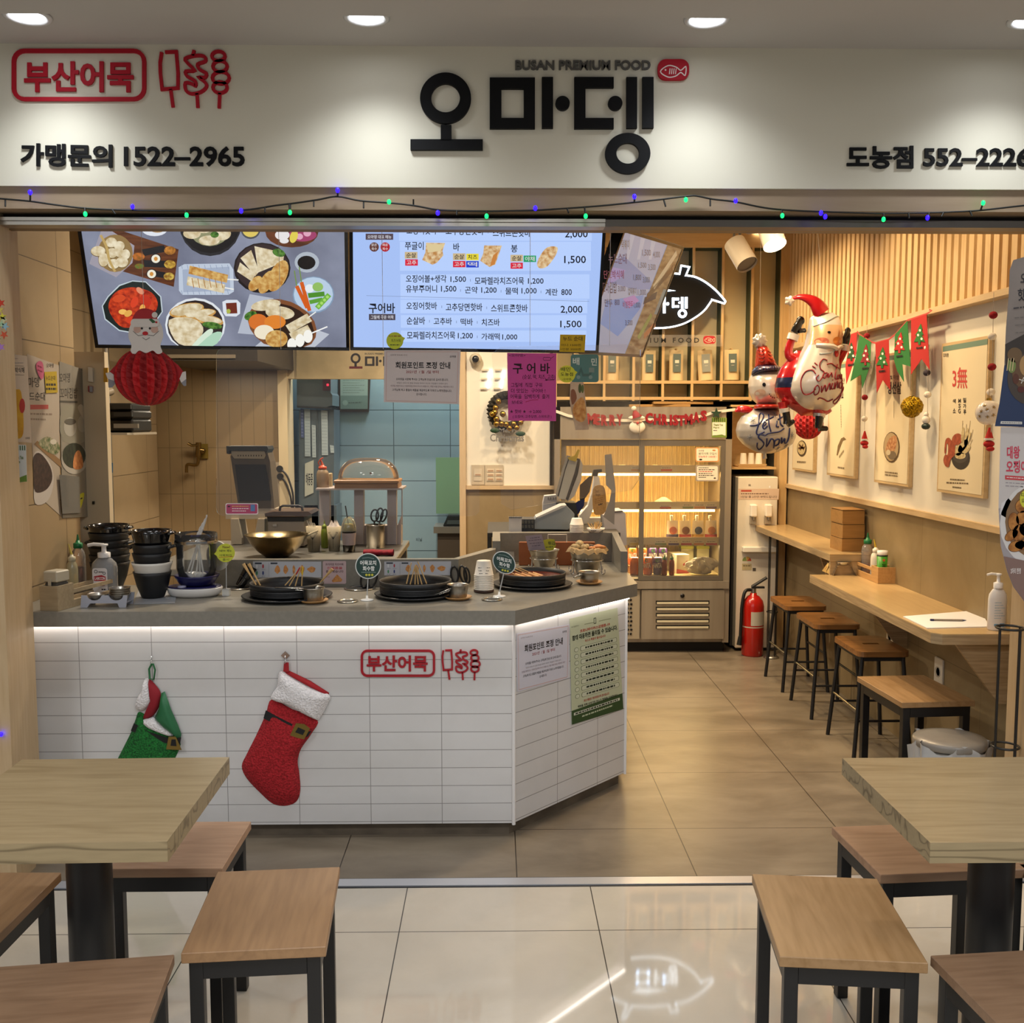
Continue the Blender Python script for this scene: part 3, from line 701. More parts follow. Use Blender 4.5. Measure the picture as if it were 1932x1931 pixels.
def bar_stool(y,label):
    g=thing('bar_stool',label,'bar stool',(1.737,y,0),0,'bar stools along the wall bar');h=0.487
    P=rrect(-0.118,-0.175,0.118,0.175,0.035,5);slot=rrect(-0.045,-0.013,0.045,0.013,0.008,4)
    m=MB(seat_m);Q=P;n=len(Q)
    k=len(slot)
    # top and bottom as a ring of quads between outline and hand-hold slot
    big=[Q[i]for i in range(n)];small=[]
    for p in big:
        a=math.atan2(p[1],p[0]);small.append(min(slot,key=lambda s:abs((math.atan2(s[1]*3.5,s[0])-a+PI)%(2*PI)-PI)))
    for z,fl in((h,0),(h-0.024,1)):
        vs=[(p[0],p[1],z)for p in big]+[(p[0],p[1],z)for p in small]
        fs=[(i,(i+1)%n,n+(i+1)%n,n+i)for i in range(n)]
        m.add(vs,[f[::-1]for f in fs]if fl else fs)
    m.prism(big,h-0.024,h,cap=False);m.prism(slot[::-1],h-0.024,h,cap=False)
    m.build('seat',g)
    f=MB(rod);f.box((-0.10,-0.155,h-0.046),(0.10,-0.14,h-0.024));f.box((-0.10,0.14,h-0.046),(0.10,0.155,h-0.024));f.box((-0.10,-0.14,h-0.046),(-0.085,0.14,h-0.024));f.box((0.085,-0.14,h-0.046),(0.10,0.14,h-0.024));f.build('frame',g)
    def foot(sx,sy,z):t=1-z/(h-0.03);return(sx*(0.092+0.036*t),sy*(0.147+0.032*t),z)
    for sx in(-1,1):
        for sy in(-1,1):MB(rod).cyl(foot(sx,sy,0),foot(sx,sy,h-0.03),0.0095,n=12).build('leg',g)
    MB(brass).cyl(foot(-1,-1,0.215),foot(-1,1,0.215),0.006,n=10).build('foot_rest',g)
    for z,a,b in((0.17,(-1,-1),(1,-1)),(0.17,(-1,1),(1,1)),(0.215,(1,-1),(1,1))):MB(rod).cyl(foot(*a,z),foot(*b,z),0.006,n=8).build('rung',g)
bar_stool(4.57,'wooden bar stool beside the low oak stool under the wall bar')
bar_stool(5.18,'wooden bar stool in the middle of the row of three')
bar_stool(5.70,'wooden bar stool nearest the red fire extinguisher')
# bamboo boxes on the raised bar
bam=wood('bamboo_box','b98a4e','9c7038','x',0.9,0.45,0.3,8.3)
p=onZ(1587,1041,ZU)
for i,(lb,dx)in enumerate((('lowest of three stacked bamboo boxes on the raised wall bar',0),('middle one of three stacked bamboo boxes on the raised wall bar',0.002),('topmost of three stacked bamboo boxes on the raised wall bar',-0.001))):
    b=thing('bamboo_box',lb,'box',(p.x+0.058+dx,p.y+0.085,ZU+i*0.073),0.03,'bamboo boxes stacked on the raised bar')
    m=MB(bam);m.box((-0.058,-0.085,0),(0.058,0.085,0.0655));m.box((-0.0545,-0.0815,0.0655),(0.0545,0.0815,0.0685),M('3a2614',0.8));m.build('box_body',b)  # dark inset paints in the shade of the groove below the lid
    m=MB(bam);m.box((-0.0585,-0.0855,0.069),(0.0585,0.0855,0.0728))if i==2 else m.box((-0.0575,-0.084,0.0685),(0.0575,0.084,0.0728));m.build('box_lid',b)
# ---------------------------------------------------------------- sauce caddy, bottles
def nozzle_bottle(nm,label,loc,r,hgt,body,cap,spout,tall,group=None,liquid=None,fill=0.4):
    b=thing(nm,label,'bottle',loc,0,group)
    m=MB(body);m.lathe([(0,0),(r*.92,0),(r,0.006),(r,hgt*.72),(r*.86,hgt*.86),(r*.5,hgt*.97),(r*.45,hgt),(0,hgt)],n=20);m.build('bottle_body',b)
    if liquid:MB(liquid).lathe([(0,0.003),(r*.9,0.004),(r*.93,0.01),(r*.93,hgt*fill),(0,hgt*fill)],n=18).build('sauce',b)
    m=MB(cap);m.lathe([(r*.62,hgt*.955),(r*.66,hgt*.96),(r*.66,hgt*1.08),(r*.5,hgt*1.1),(0.35*r,hgt*1.1),(r*.28,hgt*1.16),(0,hgt*1.16)],n=18);m.build('cap',b)
    m=MB(spout);m.cyl((0,0,hgt*1.14),(-0.010 if tall else 0,0,hgt*(1.48 if tall else 1.32)),r*.24,r*.09,n=10);m.build('nozzle',b)
    return b
clearb=clear('clear_bottle','fff6ea',0.82,0.05);sauce_red=M('7a1c10',0.3);sauce_yel=M('c99a35',0.4);hdpe=M('ddd7c6',0.45)
capg=M('14713f',0.4);capy=M('cdb13a',0.4)
cw=wood('caddy_wood','c49a63','a67d4a','y',0.9,0.5,0.2,1.2)
cp_=onZ(1656,1102,ZL)
cd=thing('condiment_caddy','pale wooden condiment caddy standing on the lower wall bar','caddy',(cp_.x,cp_.y,ZL+0.001))
m=MB(cw);m.box((0,0,0),(0.098,0.088,0.012));m.box((0,0,0.012),(0.098,0.008,0.078));m.box((0,0.080,0.012),(0.098,0.088,0.078));m.box((0,0.008,0.012),(0.007,0.08,0.078));m.box((0.091,0.008,0.012),(0.098,0.08,0.078));m.build('front_bin',cd)
m=MB(cw);m.box((0,0.088,0),(0.098,0.36,0.012));m.build('tray',cd)
m=MB(cw);m.box((0,0.088,0.012),(0.008,0.36,0.028));m.box((0.09,0.088,0.012),(0.098,0.36,0.028));m.box((0,0.088,0.052),(0.007,0.36,0.066));m.box((0.091,0.088,0.052),(0.098,0.36,0.066));m.box((0,0.352,0.012),(0.098,0.36,0.066));m.build('rail',cd)
nozzle_bottle('sauce_bottle','clear chilli sauce bottle with green cap in the caddy on the wall bar',(cp_.x+0.05,cp_.y+0.28,ZL+0.0135),0.03,0.155,clearb,capg,capg,False,None,sauce_red,0.33)
nozzle_bottle('squeeze_bottle','white squeeze bottle with yellow nozzle in the caddy on the wall bar',(cp_.x+0.046,cp_.y+0.16,ZL+0.0135),0.023,0.125,hdpe,hdpe,capy,True)
wt=thing('wasabi_tube','green tube with white cap standing in the caddy on the wall bar','tube',(cp_.x+0.035,cp_.y+0.043,ZL+0.0145))
m=MB(M('3f8f1e',0.35));m.lathe([(0,0),(0.022,0),(0.022,0.004),(0.026,0.115),(0,0.115)],n=20,sy=0.75);m.build('tube_body',wt)
m=MB(M('0d1310',0.4));m.lathe([(0.0262,0.115),(0.0262,0.120),(0,0.120)],n=20,sy=0.76);m.build('band',wt)
m=MB(M('e8e6e0',0.4));m.lathe([(0,0.12),(0.0235,0.12),(0.025,0.123),(0.0255,0.142),(0,0.142)],n=20,sy=0.78);m.build('cap',wt)
S=Sheet(tuple(Vector((cp_.x+0.035,cp_.y+0.043-0.0205,ZL+0.0135))),(1,0,0),(0,0,1));S.disc(0,0.098,0.0065,M('c8603c',0.5),0,px=False);S.text('와사비',-0.007,0.05,0.009,0.088,M('0d130d',0.5),0.03,1,px=False);S.done('label_print',wt)
# sauce cup rack on the lower bar
rp=onZ(1592,1086,ZL)
rk=thing('sauce_cup_rack','folded metal rack holding two small steel bowls on the lower wall bar','rack',(rp.x,rp.y+0.03,ZL))
m=MB(chrome)
for y in(-0.02,0.04,0.10):
    for s in(-1,1):m.add([(s*0.034,y-0.014,0.047),(s*0.034,y+0.014,0.047),(s*0.06,y+0.03,0),(s*0.06,y-0.03,0)],[(0,1,2,3)])
for s in(-1,1):m.box((s*0.034-0.006,-0.034,0.046),(s*0.034+0.006,0.114,0.048))
m.build('rack_body',rk)
def small_bowl(nm,label,loc,r,h,group,m_=None,cat='bowl'):
    o=MB(m_ or chrome);o.lathe([(0,0),(r*.55,0),(r*.82,h*.35),(r*.97,h*.85),(r,h),(r*1.05,h),(r*1.05,h*.96),(r*.94,h*.86),(r*.78,h*.38),(r*.5,h*.08),(0,h*.08)],n=28)
    return tag(o.build(nm,loc=loc),label,cat,group)
small_bowl('steel_bowl','rear one of two small steel bowls in the metal rack on the wall bar',(rp.x,rp.y+0.115,ZL+0.0475),0.042,0.022,'steel bowls on the wall bar rack')
small_bowl('steel_bowl','front one of two small steel bowls in the metal rack on the wall bar',(rp.x,rp.y+0.026,ZL+0.0475),0.042,0.022,'steel bowls on the wall bar rack')
# papers, pen and pump bottle
paper=M('f2f1ee',0.6)
S=MB(paper);Z=ZL
P=[onZ(*q,Z)for q in((1704,1165),(1749,1187),(1866,1184),(1851,1153))];S.prism([(q.x,q.y)for q in P],Z+0.0005,Z+0.004);tag(S.build('paper_stack'),'white sheets of paper spread on the near end of the lower wall bar','paper')
pa,pb=onZ(1755,1170,Z+0.008),onZ(1823,1171,Z+0.008)
pn=thing('ballpoint_pen','grey pen with blue ends lying on the white papers','pen',tuple(pa));navy=M('1c2350',0.4)
MB(M('8d8170',0.4)).cyl(pa+(pb-pa)*.08,pa+(pb-pa)*.9,0.004,n=10).build('barrel',pn,world=True)
m=MB(navy);m.cyl(pa,pa+(pb-pa)*.1,0.0042,n=10);m.build('cap',pn,world=True)
m=MB(navy);m.cyl(pa+(pb-pa)*.88,pb,0.0042,0.001,n=10);m.build('tip',pn,world=True)
bp=onZ(1885,1191,ZL)
def pump_bottle(nm,label,loc,w,h,body,pumpm,liquid=None,print_=None,depth=0.62,rot=0.0):
    b=thing(nm,label,'pump bottle',loc,rot)
    k=MB(body);k.lathe([(0,0),(w*.46,0),(w*.5,0.006),(w*.5,h*.66),(w*.46,h*.76),(w*.3,h*.86),(w*.2,h*.89),(w*.2,h*.93),(0,h*.93)],n=28,sy=depth);k.build('bottle_body',b)
    if liquid:MB(liquid).lathe([(0,0.003),(w*.44,0.004),(w*.47,0.01),(w*.47,h*.58),(0,h*.58)],n=24,sy=depth*.97).build('liquid',b)
    k=MB(pumpm);k.lathe([(w*.24,h*.89),(w*.24,h*1.0),(w*.12,h*1.02),(w*.09,h*1.02),(w*.09,h*1.15),(w*.16,h*1.16),(w*.16,h*1.2),(0,h*1.21)],n=18)
    k.tube([(0,0,h*1.18),(-w*.4,0,h*1.195),(-w*.62,0,h*1.17)],w*.07,8);k.build('pump',b)
    S=Sheet((0,-w*.5*depth-0.0006,0),(1,0,0),(0,0,1));print_(S,w,h);S.v and S.done('label',b,True)
    return b
def pr1(S,w,h):
    c=M('8fb0c4',0.5)
    for i in range(7):S.scrawl(-w*.3,h*(.6-.055*i),w*(.05+.1*(i%3)),h*(.6-.055*i),c,h*.012,0,6,px=False,seed=i)
    S.rect(-w*.3,h*.1,-w*.08,h*.15,M('6fa9cc',0.5),0,px=False);S.rect(0,h*.09,w*.25,h*.16,M('4b93c4',0.5),0,px=False)
o=pump_bottle('sanitizer_bottle','white pump bottle standing at the near end of the lower wall bar',(bp.x,bp.y+0.02,ZL),0.07,0.178,M('e6e2da',0.35),M('f0ede6',0.35),None,lambda S,w,h:None)
S=Sheet((bp.x,bp.y+0.02-0.0225,ZL),(1,0,0),(0,0,1));pr1(S,0.07,0.178);S.done('label_print',o)
# waste bin with plastic bag
bn=thing('waste_bin','round waste bin with grey lid and clear plastic bag beside the low oak stool','waste bin',(1.655,3.56,0))
m=MB(M('8f8a80',0.35));m.lathe([(0,0),(0.10,0),(0.118,0.33),(0.112,0.33),(0.1,0.02)],n=32,sy=.9);m.build('bin_body',bn)
bagm=clear('thin_plastic_bag','e9ebec',0.45,0.12)
m=MB(bagm);random.seed(4)
def bagf(i,j):a=i*2*PI;r=0.121+0.012*math.sin(9*a)*j+0.008*math.sin(17*a+3)+0.012*j;return(r*math.cos(a),.9*r*math.sin(a),0.345-0.20*(1-j)-0.02*math.sin(5*a))
m.grid(bagf,60,7,cu=True);m.build('bag',bn)
m=MB(mottle('bin_lid_steel','8f8a82','7d776e',5,0.3));m.lathe([(0.128,0.335),(0.131,0.34),(0.131,0.356),(0.124,0.364),(0.09,0.369),(0,0.371)],n=40,sy=.9);m.lathe([(0.128,0.335),(0,0.335)],n=40,sy=.9);m.build('lid',bn)
# wire umbrella stands
def wire_stand(loc,r,h,label,rings):
    g=thing('umbrella_stand',label,'umbrella stand',loc,0);w_=M('1a1918',0.4)
    k=MB(steel_b);k.lathe([(0,0),(r*1.5,0),(r*1.5,0.006),(r*1.1,0.016),(0,0.016)],n=28);k.build('base',g)
    for z in rings:MB(w_).tube([(r*math.cos(a*PI/16),r*math.sin(a*PI/16),z)for a in range(32)],0.0042,8,closed=True).build('hoop',g)
    for a in(20,110,200,290):MB(w_).cyl((r*math.cos(math.radians(a)),r*math.sin(math.radians(a)),0.01),(r*math.cos(math.radians(a)),r*math.sin(math.radians(a)),h),0.0035,n=8).build('rod',g)
ws=onY(1907,1185,3.30)
wire_stand((ws.x-0.002,3.30,0),0.043,ws.z,'black wire umbrella stand at the shopfront post near the pump bottle',(ws.z,0.415))
wire_stand((1.775,6.36,0),0.033,0.80,'thin black wire umbrella stand beside the water purifier',(0.80,0.30))
# wall sockets
def socket(u,v,label):
    p=onX(u,v,XW);g=thing('wall_socket',label,'socket',tuple(p))
    m=MB(M('e4ddce',0.4));m.box((XW-0.010,p.y-0.04,p.z-0.06),(XW,p.y+0.04,p.z+0.06),bev=0.003);m.build('plate',g,world=True)
    m=MB(M('bdb5a6',0.4));m.lathe([(0,0),(0.018,0),(0.021,0.0025),(0.024,0.0025),(0.024,0)],c=(0,0,0),n=20,axis='x');m.build('outlet',g,mw=Matrix.Translation((XW-0.010,p.y,p.z))@Matrix.Rotation(PI,4,'Z'))
socket(1774,1268,'white wall socket under the wall bar behind the low oak stool')
socket(1682,1202,'white wall socket under the wall bar behind the bar stools')
# ================================================================== SHELF WALL, NEON FISH, KRAFT BAGS
YS=6.60
def XS(u,v=700):return onY(u,v,YS).x
def ZS(v,u=1350):return onY(u,v,YS).z
frame_m=wood('shelf_birch','d3b47e','bf9a66','z',0.6,0.5,0.12);frame_h=wood('shelf_birch_level','d3b47e','bf9a66','x',0.6,0.5,0.12)
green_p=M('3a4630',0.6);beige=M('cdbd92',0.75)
xr,xl=XS(1476),0.40
zt,z1,z2,zb=SHOP_Z,ZS(722),ZS(752),ZS(757)
cols=[XS(1085+55.3*i)for i in range(8)]
sw=thing('shelf_wall','birch compartment wall with beige backs and dark green inner sides','shelving',(1.1,YS,1.7))
MB(beige).box((xl,YS+0.13,zb),(xr,YS+0.15,zt)).build('back_panel',sw,world=True)
for i,x in enumerate(cols):
    if x<xl+0.02:continue
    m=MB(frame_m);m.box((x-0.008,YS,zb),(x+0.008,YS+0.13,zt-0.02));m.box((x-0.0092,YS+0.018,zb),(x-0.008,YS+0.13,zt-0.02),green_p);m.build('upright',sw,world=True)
for za,zb_ in((z1-0.008,z1+0.012),(z2-0.010,z2+0.010),(ZS(467),zt)):
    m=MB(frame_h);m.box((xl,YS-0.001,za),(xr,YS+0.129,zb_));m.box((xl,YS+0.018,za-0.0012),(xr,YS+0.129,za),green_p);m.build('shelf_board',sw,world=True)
MB(frame_m).box((xr-0.005,YS-0.004,0),(xr+0.045,YS+0.129,zt)).build('end_post',sw,world=True)
MB(frame_m).box((xl-0.02,YS-0.002,1.62),(xl,YS+0.129,zt)).build('end_post',sw,world=True)
# cup niche above the purifier
nx0,nx1,nz0,nz1=XS(1384),XS(1469),ZS(882),ZS(768)
m=MB(frame_h);m.box((nx0-0.012,YS,nz0-0.014),(nx1,YS+0.3,nz0));m.box((nx0-0.012,YS,nz0),(nx0,YS+0.3,nz1+0.014));m.box((nx0,YS,nz1),(nx1,YS+0.3,nz1+0.014));m.box((nx0,YS+0.26,nz0),(nx1,YS+0.3,nz1));m.build('cup_niche',sw,world=True)
# neon fish
ns=thing('neon_fish_sign','black fish-shaped sign outlined in glowing white with white lettering','neon sign',tuple(onY(1260,570,YS-0.05)))
neon=mat('neon_white','dff0ff',0.3,emit=4.0)
def FQ(L):return[(1160+a/5.518,430+b/5.518)for a,b in L]
fo=spline([(-80,700),(-20,620),(80,545),(200,495)],4)[:-1]+[(205,490),(150,330),(185,322),(262,478)]+spline([(265,475),(400,462),(560,470),(672,482)],4)+[(690,395),(775,410),(738,497)]+spline([(742,497),(840,515),(950,572),(1060,662),(1150,765)],5)[:-1]+[(1150,770),(1138,790),(1010,750)]+spline([(1010,752),(930,862),(820,945),(700,1005),(560,1038),(400,1045),(240,1028),(90,960),(-10,880)],5)+[(-50,820),(30,760)]
S=wall_sheet(YS-0.035);S.slab(FQ([(a+(a-500)*.012,b+(b-700)*.02)for a,b in fo]),0.02,M('0b0908',0.6,spec=0.2));S.done('board',ns)
S=wall_sheet(YS-0.036);S.line(FQ(fo),2.9,neon,0,closed=True,t=0.010);S.done('neon_tube',ns)
S=wall_sheet(YS-0.036)
def FB(a,b,c,d):return FQ([(a,b),(c,b),(c,d),(a,d)])
for P in(FB(500,720,527,890),FB(300,735,325,880),FB(420,735,447,880),FB(300,735,447,758),FB(300,858,447,880),FQ(circ(548,793,17,n=12)),FB(595,730,668,756),FB(595,730,618,832),FB(595,808,668,832),FQ(circ(672,780,12,n=12)),FB(688,722,714,840),FB(728,722,756,840),FB(90,868,250,892),FB(158,820,182,868)):
    S.prism(S.Q(P),0,0.008,neon)
ringpoly(S,1160+702/5.518,430+893/5.518,8.6,4.2,neon,0.008,20);ringpoly(S,1160+170/5.518,430+770/5.518,10,5.6,neon,0.008,20)
S.prism(S.Q(FQ([(250,640),(420,622),(632,656),(420,676),(330,676)])),0,0.008,neon);S.done('neon_letters',ns)
# clear lettering strip
lp=thing('clear_name_plate','clear strip with black PREMIUM FOOD lettering and a red fish badge under the neon fish','sign',tuple(onY(1250,643,YS-0.03)))
S=wall_sheet(YS-0.03);S.slab(R4(1105,632,1363,654),0.004,clear('acrylic_strip','ffffff',0.93));S.done('strip',lp)
S=wall_sheet(YS-0.031);S.text('B U S A N   P R E M I U M   F O O D',1108,637.5,1319,647,M('17130f',0.5),0.012,1);S.done('lettering',lp)
S=wall_sheet(YS-0.031);S.poly(rrect(1327,634,1350,649,5),M('b2242c',0.4),1);fish_mark(S,1329.5,637,1348,646.5,M('eadbc0',0.5),2);S.done('fish_badge',lp)
# kraft bags on pegs
kraft=M('d6bf90',0.7);tagm=M('5d6a63',0.6)
for i,(u0,v0,u1,v1,lb,tilt)in enumerate(((1141,661,1168,718,'first kraft bag in the shelf wall row, half hidden by a tilted screen',0),(1211.6,661,1238,718,'kraft bag hung on the shelf wall just beside the tilted screen',.0),(1263,660,1290,718,'kraft bag hung on the shelf wall under the letters FOOD',0),(1319,660.5,1348,717.5,'kraft bag with a pale tag hung askew under the red fish badge',.07),(1368,659.5,1396,717,'last kraft bag in the shelf wall row, beside the snowman balloon',.02))):
    c=onY((u0+u1)/2,v1,YS+0.02);w=onY(u1,v1,YS+.02).x-onY(u0,v1,YS+.02).x;h=onY(u0,v0,YS+.02).z-c.z
    g=thing('kraft_bag',lb,'paper bag',(c.x,YS+0.045,c.z),(0,-tilt,0),'kraft bags on the shelf wall')
    m=MB(kraft);m.grid(lambda a,b:((a-.5)*w*(0.98-.02*b),-0.028*(1-b)**.7*(1-abs(2*a-1)**4)-.006*b,b*h),9,8);m.grid(lambda a,b:((.5-a)*w*(0.98-.02*b),0.028*(1-b)**.7*(1-abs(2*a-1)**4)+.002*b,b*h),9,8);m.build('bag_body',g)
    S=Sheet((c.x,0,0),(1,0,0),(0,0,1));S.rect(-w*.27,h*.27,w*.27,h*.86,tagm if i!=3 else M('8d9189',0.6),0,px=False);S.rect(-w*.14,h*.56,w*.14,h*.66,M('d8d2bd',0.6),1,px=False);S.scrawl(-w*.1,h*.48,w*.1,h*.48,M('b8b6a5',.6),h*.02,1,4,px=False)
    o=S.build('label_tag',g);o.location=(0,-0.033,0);o.rotation_euler=(PI/2,0,0)
    m=MB(M('caa874',.5));m.cyl((0,0.08,h+.004),(0,-0.01,h+.006),0.005,n=8);m.tube([(-.008,-.004,h-.012),(0,-.006,h+.012),(.008,-.004,h-.012)],.0015,6);m.build('peg',g)
    # small shadow-side fold at the top
# items inside the cup niche
tr=thing('wooden_tray','small wooden tray in the niche above the water purifier','tray',tuple(onY(1424,878,YS+.06)))
m=MB(frame_h);a,b=onY(1392,878,YS+.03),onY(1446,878,YS+.03);m.box((a.x,YS+.02,nz0),(b.x,YS+.17,nz0+.012),bev=.004);m.box((a.x,YS+.02,nz0+.012),(b.x,YS+.028,nz0+.02));m.box((a.x,YS+.162,nz0+.012),(b.x,YS+.17,nz0+.02));m.build('tray_body',tr,world=True)
for i,(u,lb)in enumerate(((1401,'upside-down white paper cup on the niche tray, nearest the fridge'),(1419,'upside-down white paper cup in the middle of the niche tray'),(1430,'upside-down white paper cup on the niche tray, nearest the wall'))):
    p=onY(u,868,YS+.09);c=MB(M('efe6d2',.6));c.lathe([(.024,0),(.0255,.003),(.024,.006),(.018,.075),(.0165,.078),(0,.077)],n=20);tag(c.build('paper_cup',loc=(p.x,YS+.07+.045*(i%2),nz0+.0125)),lb,'cup','paper cups in the niche')
ztop_=onY(1280,768,6.50).z
for i,(u,v,lb)in enumerate(((1294,765,'flat cardboard box on top of the display fridge'),(1250,766,'second flat cardboard box leaning on the display fridge top'))):
    p=onY(u,v,6.62);m=MB(M('a9824c',.7));m.box((-.2,-.02,0),(.2,.12,.017),bev=.002);tag(m.build('cardboard_box',loc=(p.x-.02,6.62,ztop_+.001+.018*(1-i)),rot=(0,0,(.1,-.05)[i])),lb,'box')
# ================================================================== DISPLAY FRIDGE
YFR=6.50
def fx(u,v=1000):return onY(u,v,YFR).x
def fz(v,u=1280):return onY(u,v,YFR).z
ss=mottle('fridge_steel','aba08e','9c907e',3,.38,(6,1,.4),metal=.45);ssd=mat('fridge_steel_dark','7d7568',.4,.5)
x0,x1=fx(1046),fx(1378);ztop,zb0=fz(768),.07
fr=thing('display_fridge','tall steel display fridge with sliding glass doors and warm inner light','fridge',((x0+x1)/2,YFR,0))
m=MB(ss);m.box((x0,YFR,zb0),(x0+.035,YFR+.62,ztop));m.box((x1-.04,YFR,zb0),(x1,YFR+.62,ztop));m.box((x0,YFR,fz(829)),(x1,YFR+.62,ztop));m.box((x0,YFR+.02,zb0),(x1,YFR+.62,fz(1112)));m.box((x0,YFR-.012,fz(1111)),(x1-.005,YFR+.3,fz(1097)));m.build('cabinet',fr,world=True)
ribm=mottle('fridge_liner','f2e3b8','e6d29c',5,.4)
m=MB(ribm);m.box((x0+.035,YFR+.52,fz(1112)),(x1-.04,YFR+.54,fz(829)));xx=x0+.05
while xx<x1-.06:m.cyl((xx,YFR+.515,fz(1090)),(xx,YFR+.515,fz(836)),.009,n=8,cap=False);xx+=.033
m.box((x0+.035,YFR+.03,fz(1094)),(x1-.04,YFR+.52,fz(1090)));m.build('liner',fr,world=True)
shelf_z=[fz(892),fz(962),fz(1030)]
strip=M('f0e4c4',.5)
for z in shelf_z:
    m=MB(strip);m.box((x0+.04,YFR+.10,z-.004),(x1-.045,YFR+.5,z));m.box((x0+.04,YFR+.094,z-.004),(x1-.045,YFR+.10,z+.045),strip);m.build('shelf',fr,world=True)
glow=mat('fridge_tube','ffd489',.4,emit=9)
for z in[fz(838)+.004]+[z-.02 for z in shelf_z]:area('fridge_lamp',((x0+x1)/2-.02,YFR+.20,z-.004),1.0,3.4,(1.0,.80,.45),rot=(-.35,0,0),size_y=.05)
for z in[fz(838)]+[z-.012 for z in shelf_z[:2]]:
    MB(glow).cyl((x0+.06,YFR+.16,z-.008),(x1-.07,YFR+.16,z-.008),.008,n=8).build('light_tube',fr,world=True)
# price tickets on shelf fronts
S=wall_sheet(YFR+.0938)
for u0,v0,u1,v1,c in((1247,881,1268,890,'d8573a'),(1191,881,1206,890,'e6a95a'),(1245,953,1266,961,'d8573a'),(1288,951,1308,961,'96a36d'),(1310,951,1330,961,'dd8f45'),(1332,951,1352,961,'8a6a8a'),(1236,1020,1257,1030,'8da06a'),(1261,1020,1281,1030,'5a4a86'),(1285,1020,1305,1030,'c2454a'),(1309,1020,1328,1030,'dc9250'),(1332,1020,1353,1030,'d56068'),(1187,1019,1204,1030,'e6d27a')):
    S.rect(u0,v0,u1,v1,M('f6efdc',.5),0);S.rect(u0,(v0+v1)/2,u1,v1-.8,M(c,.5),1);S.scrawl(u0+2,v0+2.3,u1-3,v0+2.3,M('6a5a45',.6),1,1,4)
S.done('price_tickets',fr)
glass_f=clear('fridge_glass','fffaf0',.96,.02)
def door(u0,u1,y,lab):
    a,b=fx(u0),fx(u1);m=MB(ssd);zlo,zhi=fz(1096),fz(830);w=.03
    m.box((a,y-.012,zlo),(a+w,y+.012,zhi));m.box((b-w,y-.012,zlo),(b,y+.012,zhi));m.box((a+w,y-.012,zlo),(b-w,y+.012,fz(1088)));m.box((a+w,y-.012,fz(842)),(b-w,y+.012,zhi));d=m.build('sliding_door',fr,world=True)
    pass
    g=MB(glass_f);g.box((a+w,y-.002,fz(1088)),(b-w,y+.002,fz(842)));o=g.build('glass_pane',d);o.matrix_basis=Matrix.Identity(4)
    return d
door(1059,1216,YFR+.045,'l');door(1206,1367,YFR+.018,'r')
m=MB(ssd);pz0,pz1=fz(1206),fz(1113)
xa,xb=fx(1210,1150),fx(1366,1150)
pm=MB(ss);pm.box((xa,YFR-.006,pz0),(xb,YFR+.004,pz1));pm.lathe([(0,.0),(.014,0),(.014,.003),(0,.003)],c=(fx(1287,1124),YFR-.0095,fz(1124)),n=16,m=black,axis='y');pan=pm.build('lower_panel',fr,world=True)
for v in(1136.5,1148,1159.5,1171,1182.5):
    m=MB(M('15120e',.6));m.box((fx(1237,v),YFR-.0075,fz(v+3.6)),(fx(1338,v),YFR-.006,fz(v-3.2)));m.box((fx(1239,v),YFR-.012,fz(v+3)),(fx(1336,v),YFR-.0075,fz(v-.6)),mat('vent_slat','e8dfc0',.35,.2));o=m.build('vent_slot',pan);o.matrix_basis=Matrix.Identity(4)
gp=MB(M('a59a86',.45));gp.box((fx(1120,1150),YFR+.004,pz0),(fx(1207,1150),YFR+.014,pz1))
for i in range(9):
    for uu in(1184,1190):gp.lathe([(0,0),(.008,0),(.008,.002),(0,.002)],c=(fx(uu+(i%2),1134+i*8),YFR+.002,fz(1132+i*8)),n=12,m=black,axis='y',sx=1.0)
gp.build('side_grille',fr,world=True)
MB(M('191510',.7)).box((x0+.02,YFR+.06,.0),(x1-.02,YFR+.55,zb0)).build('base_block',fr,world=True)  # near-black block paints in the shadow around the legs under the fridge
# notices on the glass
def card(nm,lab,u0,v0,u1,v1,y,base,fn,cat='notice',t=.0006,skew=None,border=None):
    S=wall_sheet(y);P=skew or R4(u0,v0,u1,v1);S.slab(P,t,base);fn(S);o=S.done(nm);return tag(o,lab,cat)
def fn1(S):
    S.poly(rrect(1312,844.5,1356.5,872,3),M('d99a5e',.5),1);S.poly(rrect(1314,846.5,1354.5,870,2.5),M('f4ead2',.5),2);S.text('오마뎅',1318,849,1328,852.5,M('2a2018',.5),0,3);S.text('봉지어묵 구입시',1318,854,1352,858.5,M('6f8068',.5),.01,3);S.text('만능육수 1000원 !',1318,860,1352,864,M('c9594b',.5),.01,3);S.disc(1322,867.5,3,M('2a2320',.5),3,1.6);S.disc(1347,850,3.2,M('c98a55',.5),3,1.4)
card('fridge_notice','orange-edged notice at the top of the fridge glass',1312,844.5,1356.5,872,YFR+.002,M('f4ead2',.5),fn1,skew=rrect(1312,844.5,1356.5,872,3))
def fn2(S):
    S.poly(rrect(1312.5,878,1356,908.5,3),M('a89a8a',.5),1);S.poly(rrect(1315,880,1354,906.5,2.5),M('f1e6d2',.5),2)
    for i,c in enumerate(('2c2420','2c2420','c8564a','2c2420','2c2420','2c2420')):S.scrawl(1318,883+i*3.6,(1337,1348,1345,1343,1347,1332)[i],883+i*3.6,M(c,.5),1.5,3,7,seed=i)
    S.disc(1348.5,902.5,2.2,M('2a2320',.5),3,1.3)
card('fridge_notice','grey-edged notice on the fridge glass, below the orange-edged one',1312,878,1356,908.5,YFR+.002,M('f1e6d2',.5),fn2,skew=rrect(1312.5,878,1356,908.5,3))
